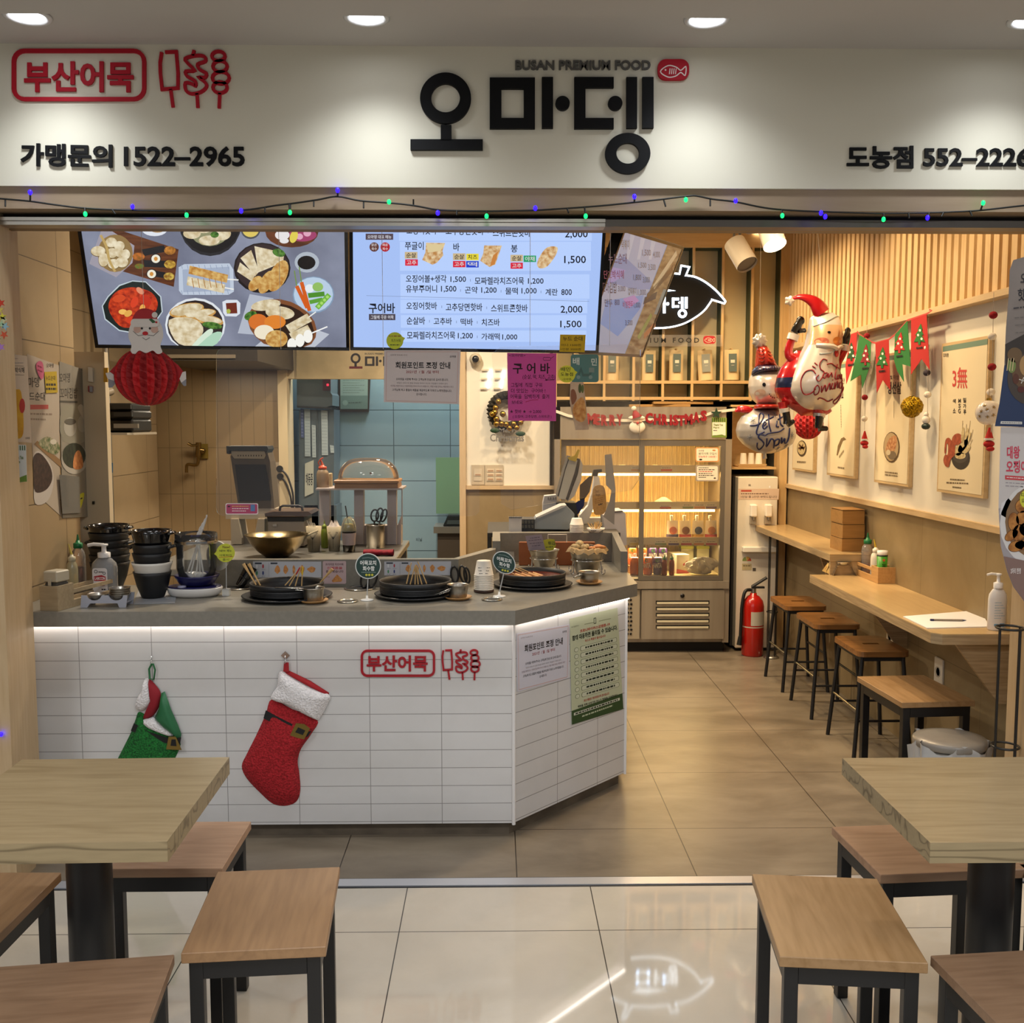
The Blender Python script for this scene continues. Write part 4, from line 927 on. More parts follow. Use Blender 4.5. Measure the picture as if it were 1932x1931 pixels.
def fn3(S):
    for i in range(7):S.line([(1344+i*3.9,789),(1344+i*3.9,797)],2.2,M('4d6b2c',.5),1)
    S.rect(1344,797,1369,822,M('f0ead6',.5),1);S.text('Thank You',1346,800,1364,804,M('5e7a1e',.5),.04,2);S.text('Pay-n',1346,805.5,1357,809.5,M('5e7a1e',.5),.04,2);S.scrawl(1346,812.5,1353,812.5,M('3a342a',.5),1.5,2,3);S.scrawl(1346,822,1352,822,M('8a8a78',.5),1.2,2,3)
    S.poly([(1344,824),(1344,822.5),(1362,820),(1371,824)],M('6c8a34',.5),2)
card('pay_sticker','green striped Thank You sticker on the fridge header under the star',1343,788,1371,825,YFR-.003,M('8da24a',.5),fn3,skew=[(1343,787.5),(1371,788.5),(1371,826),(1343,825.5)])
# fridge contents ---------------------------------------------------------------
can_s=mat('can_rim','b9b2a4',.3,1.0)
def can(u,v,y,col,logo,label,turn=0.0):
    r,h=.031,.115;p=onY(u,v,y);p.z=FZ0 if v>1080 else RZ0
    g=thing('drink_can',label,'drink can',(p.x,y,p.z),turn,'soda cans in the fridge')
    m=MB(M(col,.3,metal=.3));m.lathe([(0,.002),(r*.8,0),(r,.008),(r,h-.012),(r*.86,h-.002)],n=22);m.build('can_body',g)
    m=MB(can_s);m.lathe([(r*.86,h-.002),(r*.86,h),(r*.78,h-.004),(0,h-.004)],n=22);m.build('can_lid',g)
    S=MB();vs,fs,(a0,b0,a1,b1)=glyphs('FANTA',.03)
    def cy(x,z,e):a=x/r;return((r+e)*math.sin(a),-(r+e)*math.cos(a),z)
    W,Hh=.060,.034
    S.add([cy(.033*math.sin(t),.062+.030*math.cos(t),.0005)for t in[i*PI/9 for i in range(18)]],[tuple(range(18))],M('2a2348',.4))
    S.add([cy(.012*math.sin(t)+.0,.098+.012*math.cos(t),.0007)for t in[i*PI/6 for i in range(12)]],[tuple(range(12))],M('2f7a2c',.4))
    S.add([cy(-W/2+(x-a0)/(a1-a0)*W,.046+(z-b0)/(b1-b0)*Hh+.12*(-W/2+(x-a0)/(a1-a0)*W),.0011)for x,z in vs],fs,M('f3efe6',.4));S.build('can_label',g)
    return g
FZ0=fz(1090)+.001;RZ0=FZ0+.052
O_,P_='d9701c','4b2567'
for i,(u,c,lb)in enumerate(((1193,O_,'orange can in the upper row, nearest the counter'),(1212,O_,'orange can in the upper row behind the door edge'),(1231,P_,'purple can in the upper row next to the orange one'),(1250,P_,'purple can in the upper row above the chilli bottles'))):
    can(u,1058,YFR+.24,c,1,lb+' inside the fridge')
rz=RZ0
m=MB(M('b79b6a',.6));m.box((fx(1160),YFR+.19,FZ0),(fx(1266),YFR+.29,rz-.001));tag(m.build('can_riser'),'low cardboard riser under the upper row of cans in the fridge','box')
for i,(u,c,lb)in enumerate(((1176,'e0a020','yellow can in the lower row, half hidden by the counter end'),(1197,O_,'orange can in the lower row with its back turned'),(1222,O_,'orange can in the lower row just past the door edge'),(1241,P_,'purple can in the lower row beside a chilli bottle'))):
    can(u,1086.5,YFR+.13,c,1,lb+' inside the fridge',(0,2.2,-.5,-.3)[i])
for u,lb in((1251,'red chilli sauce bottle with green cap in the fridge, next to the purple can'),(1265,'red chilli sauce bottle with green cap in the fridge, next to the white box')):
    p=onY(u,1086,YFR+.10);nozzle_bottle('sauce_bottle',lb,(p.x+.006,YFR+.09,FZ0),.018,.11,M('8a2a12',.25),capg,capg,False,'chilli bottles in the fridge')
p=onY(1281,1086,YFR+.16);g=thing('carton','white carton with a red flower print in the fridge','box',(p.x+.012,YFR+.27,FZ0),.2)
m=MB(M('e9e0cb',.6));m.box((-.045,-.09,0),(.045,.09,.125));m.build('carton_body',g)
S=Sheet((-.045,-.0905,0),(1,0,0),(0,0,1));S.disc(.055,.06,.011,M('b03a44',.5),0,.008,px=False,rot=.6);S.disc(.07,.075,.009,M('c86a6e',.5),0,.006,px=False,rot=.9);S.poly([(0,0),(.09,0),(.09,.012),(0,.03)],M('c2514f',.5),0,px=False);S.done('flower_print',g,True)
for u,lb in((1303,'clear food box with lime lid in the fridge, next to the white carton'),(1333,'clear food box with lime lid in the fridge, above the white plastic bag')):
    p=onY(u,1042,YFR+.25);g=thing('food_box',lb,'food box',(p.x,YFR+.42,FZ0+.1415),0,'lime lidded boxes in the fridge')
    m=MB(M('b9c23a',.4));m.box((-.045,-.06,-.0),(.045,.06,.022),bev=.004);m.build('lid',g);m=MB(M('cfd0b0',.4));m.box((-.042,-.056,-.14),(.042,.056,0));m.build('tub',g)
pb_=MB(M('ece8df',.35));random.seed(11)
c=onY(1324,1070,YFR+.12);hx,hz=.092,.062
def crum(i,j):
    a=i*2*PI;b=(j-.5)*PI;rr=1+.22*math.sin(3*a+2*b)+.16*math.sin(7*a-3*b+1)+.10*math.sin(13*a+5*b)
    return(c.x+hx*rr*math.cos(b)*math.cos(a),YFR+.115+.045*min(rr,1.3)*math.cos(b)*math.sin(a),FZ0+.061+hz*min(max(rr,.8),1.2)*math.sin(b)*.8)
pb_.grid(crum,40,22,cu=True,smooth=False);tag(pb_.build('plastic_bag'),'crumpled white plastic bag at the bottom of the fridge','plastic bag')
for i,(u,lb)in enumerate(((1176,'flat pale food packet on the top fridge shelf behind the tilted till'),(1237,'flat pale food packet lying in the middle of the top fridge shelf'),(1298,'flat pale food packet on the top fridge shelf, behind the orange-edged notice'))):
    p=onY(u,880,YFR+.25);m=MB(M('dccb98',.5));m.grid(lambda a,b:((a-.5)*.19,(b-.5)*.15,.003+.034*(1-abs(2*a-1)**3)*(1-abs(2*b-1)**3)+.004*math.sin(20*a+9*b)),14,10);m.grid(lambda a,b:((.5-a)*.19,(b-.5)*.15,.001),3,3);tag(m.build('food_packet',loc=(p.x,YFR+.25,shelf_z[0]+.001),rot=(0,0,(.1,-.15,.2)[i])),lb,'packet','packets on the top fridge shelf')
p=onY(1252,948,YFR+.22);m=MB(M('e2d5a8',.5));m.grid(lambda a,b:((a-.5)*.16,(b-.5)*.14,.003+.06*(1-abs(2*a-1)**2)*(1-abs(2*b-1)**3)+.004*math.sin(18*a+9*b)),14,10);m.grid(lambda a,b:((.5-a)*.16,(b-.5)*.14,.001),3,3);tag(m.build('food_packet',loc=(p.x,YFR+.22,shelf_z[1]+.001)),'puffed cream food packet alone on the middle fridge shelf','packet')
for i,(u,c1,c2,lb)in enumerate(((1270,'47406e','c9683c','violet'),(1294,'b03a3c','7a4630','red'),(1318,'c59a34','33456e','yellow'),(1343,'c2484e','d0855a','pink'))):
    p=onY(u,1017,YFR+.14);g=thing('drink_pouch','spouted drink pouch with a %s base band on the lowest fridge shelf'%lb,'drink pouch',(p.x,YFR+.17,shelf_z[2]+.001),0,'spouted pouches in the fridge')
    w,h=.082,.148
    m=MB(M('e9e1d0',.35));m.grid(lambda a,b:((a-.5)*w*(1-.12*b),-(.026*(1-b)+.004)*(1-abs(2*a-1)**3),b*h),9,7);m.grid(lambda a,b:((.5-a)*w*(1-.12*b),(.026*(1-b)+.004)*(1-abs(2*a-1)**3),b*h),9,7);m.build('pouch_body',g)
    m=MB(M(c1,.4));m.grid(lambda a,b:((a-.5)*w*1.0,-(.026*(1-b*.38)+.0065)*(1-abs(2*a-1)**3)-.0006,b*h*.38),9,4);m.build('base_band',g)
    m=MB(M(c2,.4));m.lathe([(0,0),(.026,0),(.026,.0004),(0,.0004)],c=(0,-.027,h*.56),n=18,axis='y');m.build('fruit_print',g)
    m=MB(M('f4efe2',.3));m.cyl((-.008,0,h-.004),(-.008,0,h+.02),.008,n=12);m.cyl((-.008,0,h+.012),(-.008,0,h+.034),.011,n=12);m.build('spout',g)
# ================================================================== WATER PURIFIER, EXTINGUISHER, FLOOR PURIFIER
YW=6.55
def wx(u,v=1000):return onY(u,v,YW).x
def wz(v,u=1430):return onY(u,v,YW).z
wp_=thing('water_purifier','tall white water purifier with two taps beside the display fridge','water purifier',(wx(1428),YW,0));wm=M('e6ddca',.35)
m=MB(wm);m.box((wx(1391),YW,.02),(wx(1466),YW+.4,wz(900)),bev=.006);m.box((wx(1386),YW+.08,.02),(wx(1391),YW+.4,wz(902)),M('2a2723',.5));m.build('cabinet',wp_,world=True)
m=MB(M('efe8d8',.3));m.box((wx(1399,1035),YW-.05,wz(1041)),(wx(1463,1035),YW,wz(1031)),bev=.004);m.build('drip_tray',wp_,world=True)
for u in(1419,1447):
    m=MB(M('f0e9da',.3));m.box((wx(u-6.5),YW-.05,wz(975)),(wx(u+6),YW,wz(951)),bev=.008);t_=m.build('tap',wp_,world=True)
    m=MB(M('9a9080',.35));m.box((wx(u-6),YW-.03,wz(988)),(wx(u+5),YW,wz(975)));m.cyl((wx(u),YW-.03,wz(975)),(wx(u),YW-.03,wz(981)),.007,n=10,m=chrome);o=m.build('spout',t_);o.matrix_basis=Matrix.Identity(4)
S=wall_sheet(YW-.001);S.slab([(1393,922.5),(1470,922.5),(1469,943),(1393,943)],0.0005,M('d8bfa8',.5));S.rect(1398,925,1418,928,M('b8442e',.5),1);S.scrawl(1398,932,1450,932,M('6a5040',.5),1.6,1,12);S.text('1인당 물 2잔만 부탁드립니다',1398,935.5,1466,940,M('3a2a22',.5),0,1);S.done('notice_strip',wp_)
S=wall_sheet(YW-.0008);S.disc(1409,1059,8.5,M('e8dfc8',.5),0);S.poly([(1409,1059)]+[(1409+8.5*math.cos(a),1059-8.5*math.sin(a))for a in[i*PI/12 for i in range(4)]],M('c0503a',.5),1);S.poly([(1409,1059)]+[(1409+8.5*math.cos(a),1059-8.5*math.sin(a))for a in[PI-i*PI/10 for i in range(5)]],M('8fa05a',.5),1);S.poly([(1409,1059)]+[(1409+8.5*math.cos(a),1059-8.5*math.sin(a))for a in[.78+i*PI/10 for i in range(4)]],M('d9b050',.5),1);S.rect(1400,1064,1418,1076,M('c9b98e',.5),1);S.scrawl(1402,1068,1416,1068,M('6a5a40',.5),1.5,2,4);S.rect(1420,1072,1426,1078,M('5c5448',.5),1);S.done('energy_label',wp_);S=wall_sheet(YW-.0008);S.text('SK',1412,914,1417,917.5,M('5a4a3a',.5),.02,1);S.done('brand_mark',wp_);S=wall_sheet(YW-.0008);S.rect(1451,917,1453.5,921,M('ffffff',.4),1);S.done('display_digit',wp_)
ex=thing('fire_extinguisher','red fire extinguisher on the floor in front of the water purifier','fire extinguisher',(1.672,6.44,0));exr=M('b81a10',.25,coat=.5)
m=MB(exr);m.lathe([(0,0),(.066,0),(.07,.01),(.07,.325),(.062,.36),(.04,.388),(.022,.398),(.022,.41),(0,.41)],n=32);m.build('cylinder',ex)
m=MB(M('c9c2b2',.5));m.lathe([(.0706,.19),(.0706,.197)],n=32);m.grid(lambda a,b:(.0708*math.sin((a-.22)*1.9),-.0708*math.cos((a-.22)*1.9),.205+.09*b),14,2);m.build('label',ex)
m=MB(M('1b1a18',.5));m.cyl((0,0,.405),(0,0,.44),.018,n=14,m=chrome);m.box((-.012,-.012,.44),(.07,.012,.452));m.build('valve',ex)
m=MB(M('1b1a18',.5));m.tube([(-.01,0,.45),(.03,0,.475),(.085,0,.51)],.011,8,sq=.6);m.build('lever',ex)
m=MB(M('141312',.5));m.tube(spline([(-.02,0,.43),(-.06,-.02,.42),(-.08,-.03,.33),(-.085,-.035,.22),(-.088,-.035,.13)],6),.011,10);m.cyl((-.088,-.035,.13),(-.095,-.036,.075),.013,.017,n=12);m.build('hose',ex)
ap=thing('air_purifier','brown and white air purifier peeking out behind the counter end','air purifier',(.545,5.0,0))
m=MB(M('7a4e3a',.4));m.lathe([(.108,.075),(.11,.08),(.11,.32),(.108,.325)],n=32);m.build('body',ap);m=MB(M('e0d2c0',.4));m.lathe([(0,0),(.1,0),(.108,.012),(.108,.075)],n=32);m.build('foot',ap);m=MB(M('e8ddce',.4));m.lathe([(.108,.325),(.1,.37),(.08,.40),(0,.405)],n=32);m.build('top_cover',ap)
# ================================================================== CHRISTMAS LETTER GARLAND ON THE FRIDGE
YG=YFR-.014;felt=M('8e1822',.9)
gl_=thing('christmas_garland','dark red felt MERRY CHRISTMAS garland on white ribbon across the fridge header','garland',tuple(onY(1210,795,YG)))
S=wall_sheet(YG+.004);S.line([(1020+a/3.863,760+b/3.863)for a,b in((110,62),(200,95),(330,118),(600,130),(720,130),(760,122),(960,130),(1180,98),(1260,70),(1420,50))],5.2,M('e8dfcd',.8),0,t=.002);S.done('ribbon',gl_)
for ch,a0,b0,a1,b1 in(('M',335,78,402,158),('E',402,84,432,164),('R',440,88,492,168),('R',500,88,552,168),('Y',552,84,600,168),('C',762,74,818,152),('H',824,82,876,162),('R',882,84,930,164),('I',940,88,958,166),('S',960,88,1006,168),('T',1000,92,1050,170),('M',1050,82,1108,160),('A',1108,68,1160,146),('S',1164,56,1212,136)):
    S=wall_sheet(YG);S.text(ch,1020+a0/3.863,760+b0/3.863,1020+a1/3.863,760+b1/3.863,felt,.06,t=.003);S.done('letter',gl_)
S=wall_sheet(YG);st=[(1020+(1280+(42 if k%2==0 else 17)*math.sin(k*PI/5))/3.863,760+(78-(42 if k%2==0 else 17)*math.cos(k*PI/5))/3.863)for k in range(10)];S.prism(S.Q(st),0,.006,M('1e3a26',.8));S.done('star',gl_)
def gp_(a,b):return onY(1020+a/3.863,760+b/3.863,YG-.034)
fc=MB(M('ece2d0',.9));p=gp_(704,178);fc.ball(p,.052,n=20,k=12,sc=(1,.35,.8));p=gp_(700,112);fc.ball(p,.05,n=16,k=8,sc=(1.1,.4,.34));p=gp_(680,44);fc.ball(p,.017,n=12,k=8);f_=fc.build('bearded_face',gl_,world=True)
fc=MB(felt);fc.cyl(gp_(700,108),gp_(682,50),.036,.006,n=16);o=fc.build('pointed_hat',gl_,world=True);fc=MB(M('d9b095',.8));p=gp_(704,138)-Vector((0,.012,0));fc.ball(p,.03,n=14,k=8,sc=(1,.35,.38));fc.build('cheeks',gl_,world=True);fc=MB(M('b3262b',.7));fc.ball(gp_(704,150)-Vector((0,.02,0)),.009,n=10,k=6);fc.build('nose',gl_,world=True)
# ================================================================== MENU SCREENS
bez=M('08080a',.25)
def tv(label,B0,th,w,h,tilt,content,frame=None,power=1.0):
    a=Vector((math.cos(th),math.sin(th),0));n=Vector((math.sin(th),-math.cos(th),0));b=Vector((0,0,1))*math.cos(tilt)+n*math.sin(tilt)
    if frame:a,b=frame
    g=thing('menu_screen',label,'screen',tuple(B0));bw=.013
    S=Sheet(B0,a,b);S.prism([(-.0,-.0),(w,0),(w,h),(0,h)],-.045,-.002,bez)
    for P in([(0,0),(w,0),(w,bw),(0,bw)],[(0,h-bw),(w,h-bw),(w,h),(0,h)],[(0,bw),(bw,bw),(bw,h-bw),(0,h-bw)],[(w-bw,bw),(w,bw),(w,h-bw),(w-bw,h-bw)]):S.prism(P,-.002,.004,bez)
    S.done('bezel',g)
    S=Sheet(B0,a,b);S.clip=(bw,bw,w-bw,h-bw);content(S,w,h,bw);S.done('display',g)
    c=Vector(B0)+a*(w/2)+b*(h*.62)-a.cross(b)*.045;m=MB(M('2a2a2c',.4));q=c-a.cross(b)*.09;m.cyl(c,q,.03,n=10);m.cyl(q,(q.x,q.y,SHOP_Z),.02,n=10);m.build('ceiling_mount',g,world=True)
    return g
def T1(L):return[(a/2.76,400+b/2.76)for a,b in L]
def T2(a,b):return(640+a/2.927,400+b/2.927)
def scr1(S,w,h,bw):
    bg=mottle('screen_table_grey','6f7488','8d93a8',3.5,.3,emit=.9,stretch=(1,1,1));S.poly([(bw,bw),(w-bw,bw),(w-bw,h-bw),(bw,h-bw)],bg,0,px=False)
    E1=1.0
    def P(pts,c,k=3):S.poly(T1(pts),EM(c,E1)if isinstance(c,str)else c,k)
    def D(x,y,rx,ry,c,k=3,rot=0):S.poly(T1([(x+p[0]*math.cos(rot)-p[1]*math.sin(rot),y+p[0]*math.sin(rot)+p[1]*math.cos(rot))for p in circ(0,0,rx,ry,20)]),EM(c,E1)if isinstance(c,str)else c,k)
    def Ln(x0,y0,x1,y1,wd,c,k=4):S.line(T1([(x0,y0),(x1,y1)]),wd/2.76,EM(c,E1)if isinstance(c,str)else c,k)
    fry=mottle('screen_fried','b87d34','e0bb72',60,.3,emit=.9);pale=mottle('screen_pale_cake','c9b489','efe4c6',45,.3,emit=.9);redf=mottle('screen_red_stew','8c1408','d8461c',55,.3,emit=.9);wd_=mottle('screen_board','4a2616','6f3f24',12,.3,(1,6,1),emit=.9);grn=mottle('screen_herb','1f4a18','5f8f3a',90,.3,emit=.9)
    P([(515,60),(640,100),(930,195),(905,390),(640,310),(560,200)],wd_,1)
    P([(540,60),(560,85),(700,175),(690,265),(605,340),(465,270),(480,225)],'9a95a0',2);D(600,215,92,98,'8a6f42',3)
    for x,y,rx,ry in((580,160,30,26),(622,178,28,25),(585,215,28,26),(622,212,25,24),(656,222,22,26),(636,262,32,28),(592,272,30,26),(540,250,26,36),(512,205,38,26)):D(x,y,rx+2,ry+2,'6f5a34',4);D(x,y-2,rx,ry,pale,5)
    S.line(T1(spline([(525,120),(555,180),(570,250),(600,310)],4)),5,EM('b79a5c'),6)
    for x0,y0,x1,y1,wd,ce in((745,212,860,190,36,('885','200')),(750,268,870,272,38,None),(790,318,860,330,34,None)):Ln(x0,y0,x1,y1,wd,'14161c',4)
    for x,y,rx,ry,c in((885,200,30,22,'d08a3a'),(722,232,32,20,'c8702c'),(885,272,30,22,'d6b24a'),(726,282,24,14,'4f7a30'),(880,335,28,20,'d9bd5a')):D(x,y,rx,ry,mottle('screen_veg_'+c,c,'8a5a20',80,.3,emit=.9),5)
    for x,y in((812,243),(790,322)):D(x,y,27,26,'14161c',6);D(x,y,23,22,'e6e2d0',7);D(x,y,10,11,'c98a3a',8)
    D(1095,60,162,170,'26272c',1);D(1095,55,158,160,'15161a',2);D(1092,60,120,118,'8a8a68',3)
    for x,y,rx,ry in((1000,112,46,28),(1090,148,55,26),(1155,112,48,36),(1060,80,50,30)):D(x,y,rx,ry,pale,4)
    D(1118,118,22,16,grn,5)
    D(805,92,66,34,'d8dde6',1);D(820,90,38,18,'a8865a',2);D(1305,95,50,46,'4a4d52',1);D(1305,95,42,36,'d6c060',2)
    D(1520,105,138,80,wd_,1);D(1575,120,74,34,'9a3a66',2);D(1600,110,20,18,'d8a0b8',3);D(1560,128,18,16,'d8a0b8',3);D(1530,128,20,34,'d9c850',4,.3);D(1470,120,38,26,'e2dedd',3);D(1480,150,24,14,'e2dedd',3)
    P([(930,288),(960,272),(1195,268),(1215,300),(1218,415),(1190,432),(950,432),(932,410)],'b9c4d4',1);P([(950,300),(1195,285),(1200,410),(955,418)],'9fabc0',2)
    for i in range(9):Ln(945+i*30,275,950+i*30,296,3,'8d9ab2',3);Ln(945+i*30,408,950+i*30,430,3,'8d9ab2',3)
    Ln(1180,350,1242,354,7,'e6e6e2',3);Ln(1160,392,1218,403,7,'e6e6e2',3);Ln(985,300,1185,348,46,fry,4);Ln(975,358,1170,400,50,pale,5);
    for i in range(6):Ln(1000+i*30,345,1010+i*30,395,4,'a8763a',6)
    D(1365,292,148,132,'1d1719',1);D(1365,288,138,122,'33282a',2);P([(1325,178),(1480,212),(1475,262),(1345,315)],pale,3);P([(1252,240),(1308,198),(1350,310),(1328,335)],pale,4);P([(1235,310),(1250,262),(1330,325),(1310,360)],pale,5)
    D(1448,332,44,88,fry,6,.45);D(1388,365,32,66,fry,5,.5);D(1330,372,28,46,fry,4,.7);D(1452,212,34,20,grn,7,.3)
    D(1598,262,64,54,'a9b2bd',1);D(1596,264,47,36,'0d0d12',2);D(1632,432,108,96,'7f97b2',1);D(1632,430,102,90,'b4c8dd',2)
    for x0,y0,x1,y1 in((1545,385,1600,500),(1570,365,1612,515)):Ln(x0,y0,x1,y1,20,'cc5a1c',4);Ln(x0-12,y0-80,x0,y0,6,'6f8a4a',4)
    D(1612,398,24,22,'dfe6ea',4);D(1655,390,28,24,'8db860',5);Ln(1605,435,1690,426,26,'4b8a2c',5);Ln(1612,470,1680,455,22,'5a9a36',5);Ln(1650,500,1715,430,26,'6fae3e',6)
    for i in range(4):D(1660+i*15,490-i*16,8,8,'a4d46a',7)
    P([(690,357),(760,362),(840,440),(848,520),(800,590),(690,632),(620,620),(545,560),(530,490),(560,440),(620,380)],'b9c6cc',1);P([(690,362),(758,367),(834,442),(842,520),(795,585),(690,626),(622,614),(550,556),(536,490),(566,442),(624,386)],'14201f',2)
    P(spline([(565,500),(600,420),(690,392),(790,420),(822,490),(770,560),(690,600),(620,590)],4,True),redf,3)
    for i,(x,y,rx,ry,c)in enumerate(((640,520,22,14,'e8b45a'),(668,528,16,22,'d9a24a'),(700,470,30,18,'cf3a1a'),(620,450,34,20,'c9441c'),(760,460,34,24,'b82a14'),(742,500,20,14,'e0a04a'),(690,560,34,18,'c8381a'),(730,410,24,14,'d98a6a'),(790,500,22,14,'c04020'))):D(x,y,rx,ry,c,4+i%2,i)
    D(1017,588,157,140,'d8dde2',1);D(1017,590,146,130,'2b2323',2)
    for x,y,rx,ry,r in((972,512,92,36,-.2),(1042,532,84,26,-.15),(1085,562,80,26,.2)):D(x,y,rx,ry,fry,3,r);D(x,y-4,rx-8,ry-8,pale,4,r)
    P(spline([(880,562),(1000,552),(1058,600),(1040,660),(985,705),(910,665)],3,True),pale,5);P(spline([(1000,700),(1080,615),(1110,620),(1060,705)],3,True),'cfe0cc',6);P(spline([(1030,705),(1110,630),(1158,632),(1110,705)],3,True),'a9cdb4',7);D(1105,590,52,18,grn,8,.15)
    P([(1158,468),(1180,458),(1235,458),(1252,475),(1250,530),(1230,545),(1175,543),(1162,525)],'d5dbe4',1);P([(1176,475),(1232,472),(1236,528),(1182,530)],'6a2a1c',2);D(1190,517,11,12,'a8b04a',3)
    P([(1300,428),(1425,450),(1330,640),(1238,632)],'aeb4c2',1);P([(1500,560),(1715,637),(1640,720),(1330,720)],'b9bec9',1);D(1470,590,185,130,'7a4a2c',2,.35);D(1475,595,165,112,'2f1d16',3,.35);D(1305,540,34,22,grn,4,-.4)
    D(1385,485,78,28,pale,4,-.15);D(1458,525,76,34,pale,5,.1);D(1345,572,50,42,'cf6f2c',6);D(1432,572,56,36,'d9802f',7);Ln(1500,610,1612,548,48,pale,6);Ln(1515,650,1612,605,42,pale,7);Ln(1590,560,1645,520,6,'e8e8e4',5);Ln(1600,640,1705,597,7,'eeeeea',5);D(1376,625,52,38,'e9dfc6',8);D(1440,660,58,46,fry,9)
    for i in range(3):D(1520+i*42,690-i*22,24,34,'f0eee6',8+i)
def scr2(S,w,h,bw):
    S.poly([(bw,bw),(w-bw,bw),(w-bw,h-bw),(bw,h-bw)],EM('a3bdf0',1.0),0,px=False)
    row=EM('b3cbf8',1.0);k=EM('0b1024',.6)
    def Rr(a,b,c,d,m,kk=1):S.poly([T2(a,b),T2(c,b),T2(c,d),T2(a,d)],m,kk)
    def Tx(s,a,b,c,d,m=None,bold=.012):(u0,v0),(u1,v1)=T2(a,b),T2(c,d);S.text(s,u0,v0,u1,v1,m or k,bold,4)
    for q in((330,20,1395,160),(335,165,1390,325),(338,345,1382,480),(338,485,1370,560),(340,570,1365,640),(340,655,1365,718)):Rr(*q,row)
    Tx('오징어핫바',372,78,538,125);Tx('고추당면핫바',588,80,798,128);Tx('스위트콘핫바',848,92,1056,138);Tx('2,000',1246,100,1372,148)
    Tx('쭈글이',363,165,466,210);Tx('바',630,172,664,216);Tx('봉',948,182,984,224);Tx('1,500',1242,242,1362,290)
    for s_,a,b,c,d,col,tc in(('순살',362,221,432,258,'c9b48c','0b1024'),('고추',364,262,434,297,'d8243c','f4f4f4'),('순살',628,229,697,266,'c9b48c','0b1024'),('치즈',702,231,770,267,'e8d83a','0b1024'),('고추',628,271,697,306,'d8243c','f4f4f4'),('떡',701,272,770,307,'1f3fc8','f4f4f4'),('순살',946,237,1014,274,'c9b48c','0b1024'),('야채',1018,241,1087,277,'2aa06a','f4f4f4'),('고추',946,280,1014,314,'d8243c','f4f4f4')):
        Rr(a,b,c,d,EM(col,.95),2);Tx(s_,a+8,b+5,c-8,d-5,EM(tc,.7))
    cake=mottle('screen_fishcake','b98247','e6cfa4',60,.3,emit=.95)
    for P in([(480,170),(585,172),(570,215),(575,240),(540,280),(515,292),(458,265),(475,225)],[(800,185),(898,186),(862,290),(830,305),(778,270),(795,230)],spline([(1150,195),(1204,195),(1195,240),(1150,300),(1110,312),(1092,290),(1110,240)],3,True)):S.poly([T2(*p)for p in P],cake,3)
    S.poly([T2(*p)for p in[(480,178),(580,178),(560,215),(490,225)]],EM('dcc898',.95),4);S.poly([T2(*p)for p in[(850,240),(880,215),(858,290),(832,300)]],EM('c8803c',.95),4)
    Tx('오징어볼+생각',368,348,592,390);Tx('1,500',614,356,700,392);Tx('모짜렐라치즈어묵',748,360,1020,402);Tx('1,200',1042,366,1128,402)
    Tx('유부주머니',368,404,540,446);Tx('1,500',562,408,647,446);Tx('곤약',694,412,764,450);Tx('1,200',784,416,869,452);Tx('물떡',917,418,986,456);Tx('1,000',1006,420,1090,456);Tx('계란',1138,424,1206,462);Tx('800',1226,426,1284,460)
    S.line([T2(150,462),T2(1380,494)],1.0,EM('8ea2cc',.9),3)
    Tx('구어바',163,503,308,560,bold=.02);Rr(164,564,310,598,EM('5a5260',.6),2);Tx('그릴에 구운 어묵',174,571,300,592,EM('e6e6ee',.8))
    Rr(146,120,298,154,EM('6a5a66',.6),2);Tx('오마뎅 대표 메뉴',156,128,288,148,EM('e6e6ee',.8))
    for x,c in((193,'6f4238'),(254,'c8242c')):S.poly([T2(x+p[0],194+p[1])for p in circ(0,0,26,n=18)],EM(c,.7),2)
    Tx('맑은',178,174,208,190,EM('e6dede',.8));Tx('육수',178,196,208,212,EM('e6dede',.8));Tx('매운',239,174,269,190,EM('f0dede',.8));Tx('육수',239,196,269,212,EM('f0dede',.8))
    Tx('오징어핫바',370,498,540,540);Tx('고추당면핫바',588,504,790,548);Tx('스위트콘핫바',838,510,1040,554);Tx('2,000',1222,518,1343,564)
    Tx('순살바',372,580,474,622);Tx('고추바',521,584,622,624);Tx('떡바',670,588,738,628);Tx('치즈바',786,590,886,630);Tx('1,500',1220,600,1338,644)
    Tx('모짜렐라치즈어묵',374,660,640,704);Tx('1,200',655,668,738,704);Tx('가래떡',785,670,886,708);Tx('1,000',900,676,983,710)
    for a,b in((562,104),(822,112),(724,378),(670,434),(893,438),(1114,442),(566,524),(814,530),(498,604),(647,608),(762,610),(762,690)):S.line([T2(a,b-7),T2(a,b+7)],.8,EM('6a7aa0',.8),3)
    S.rect(890,665,902,668,M('55585e',.4),12)
scr3m=[]
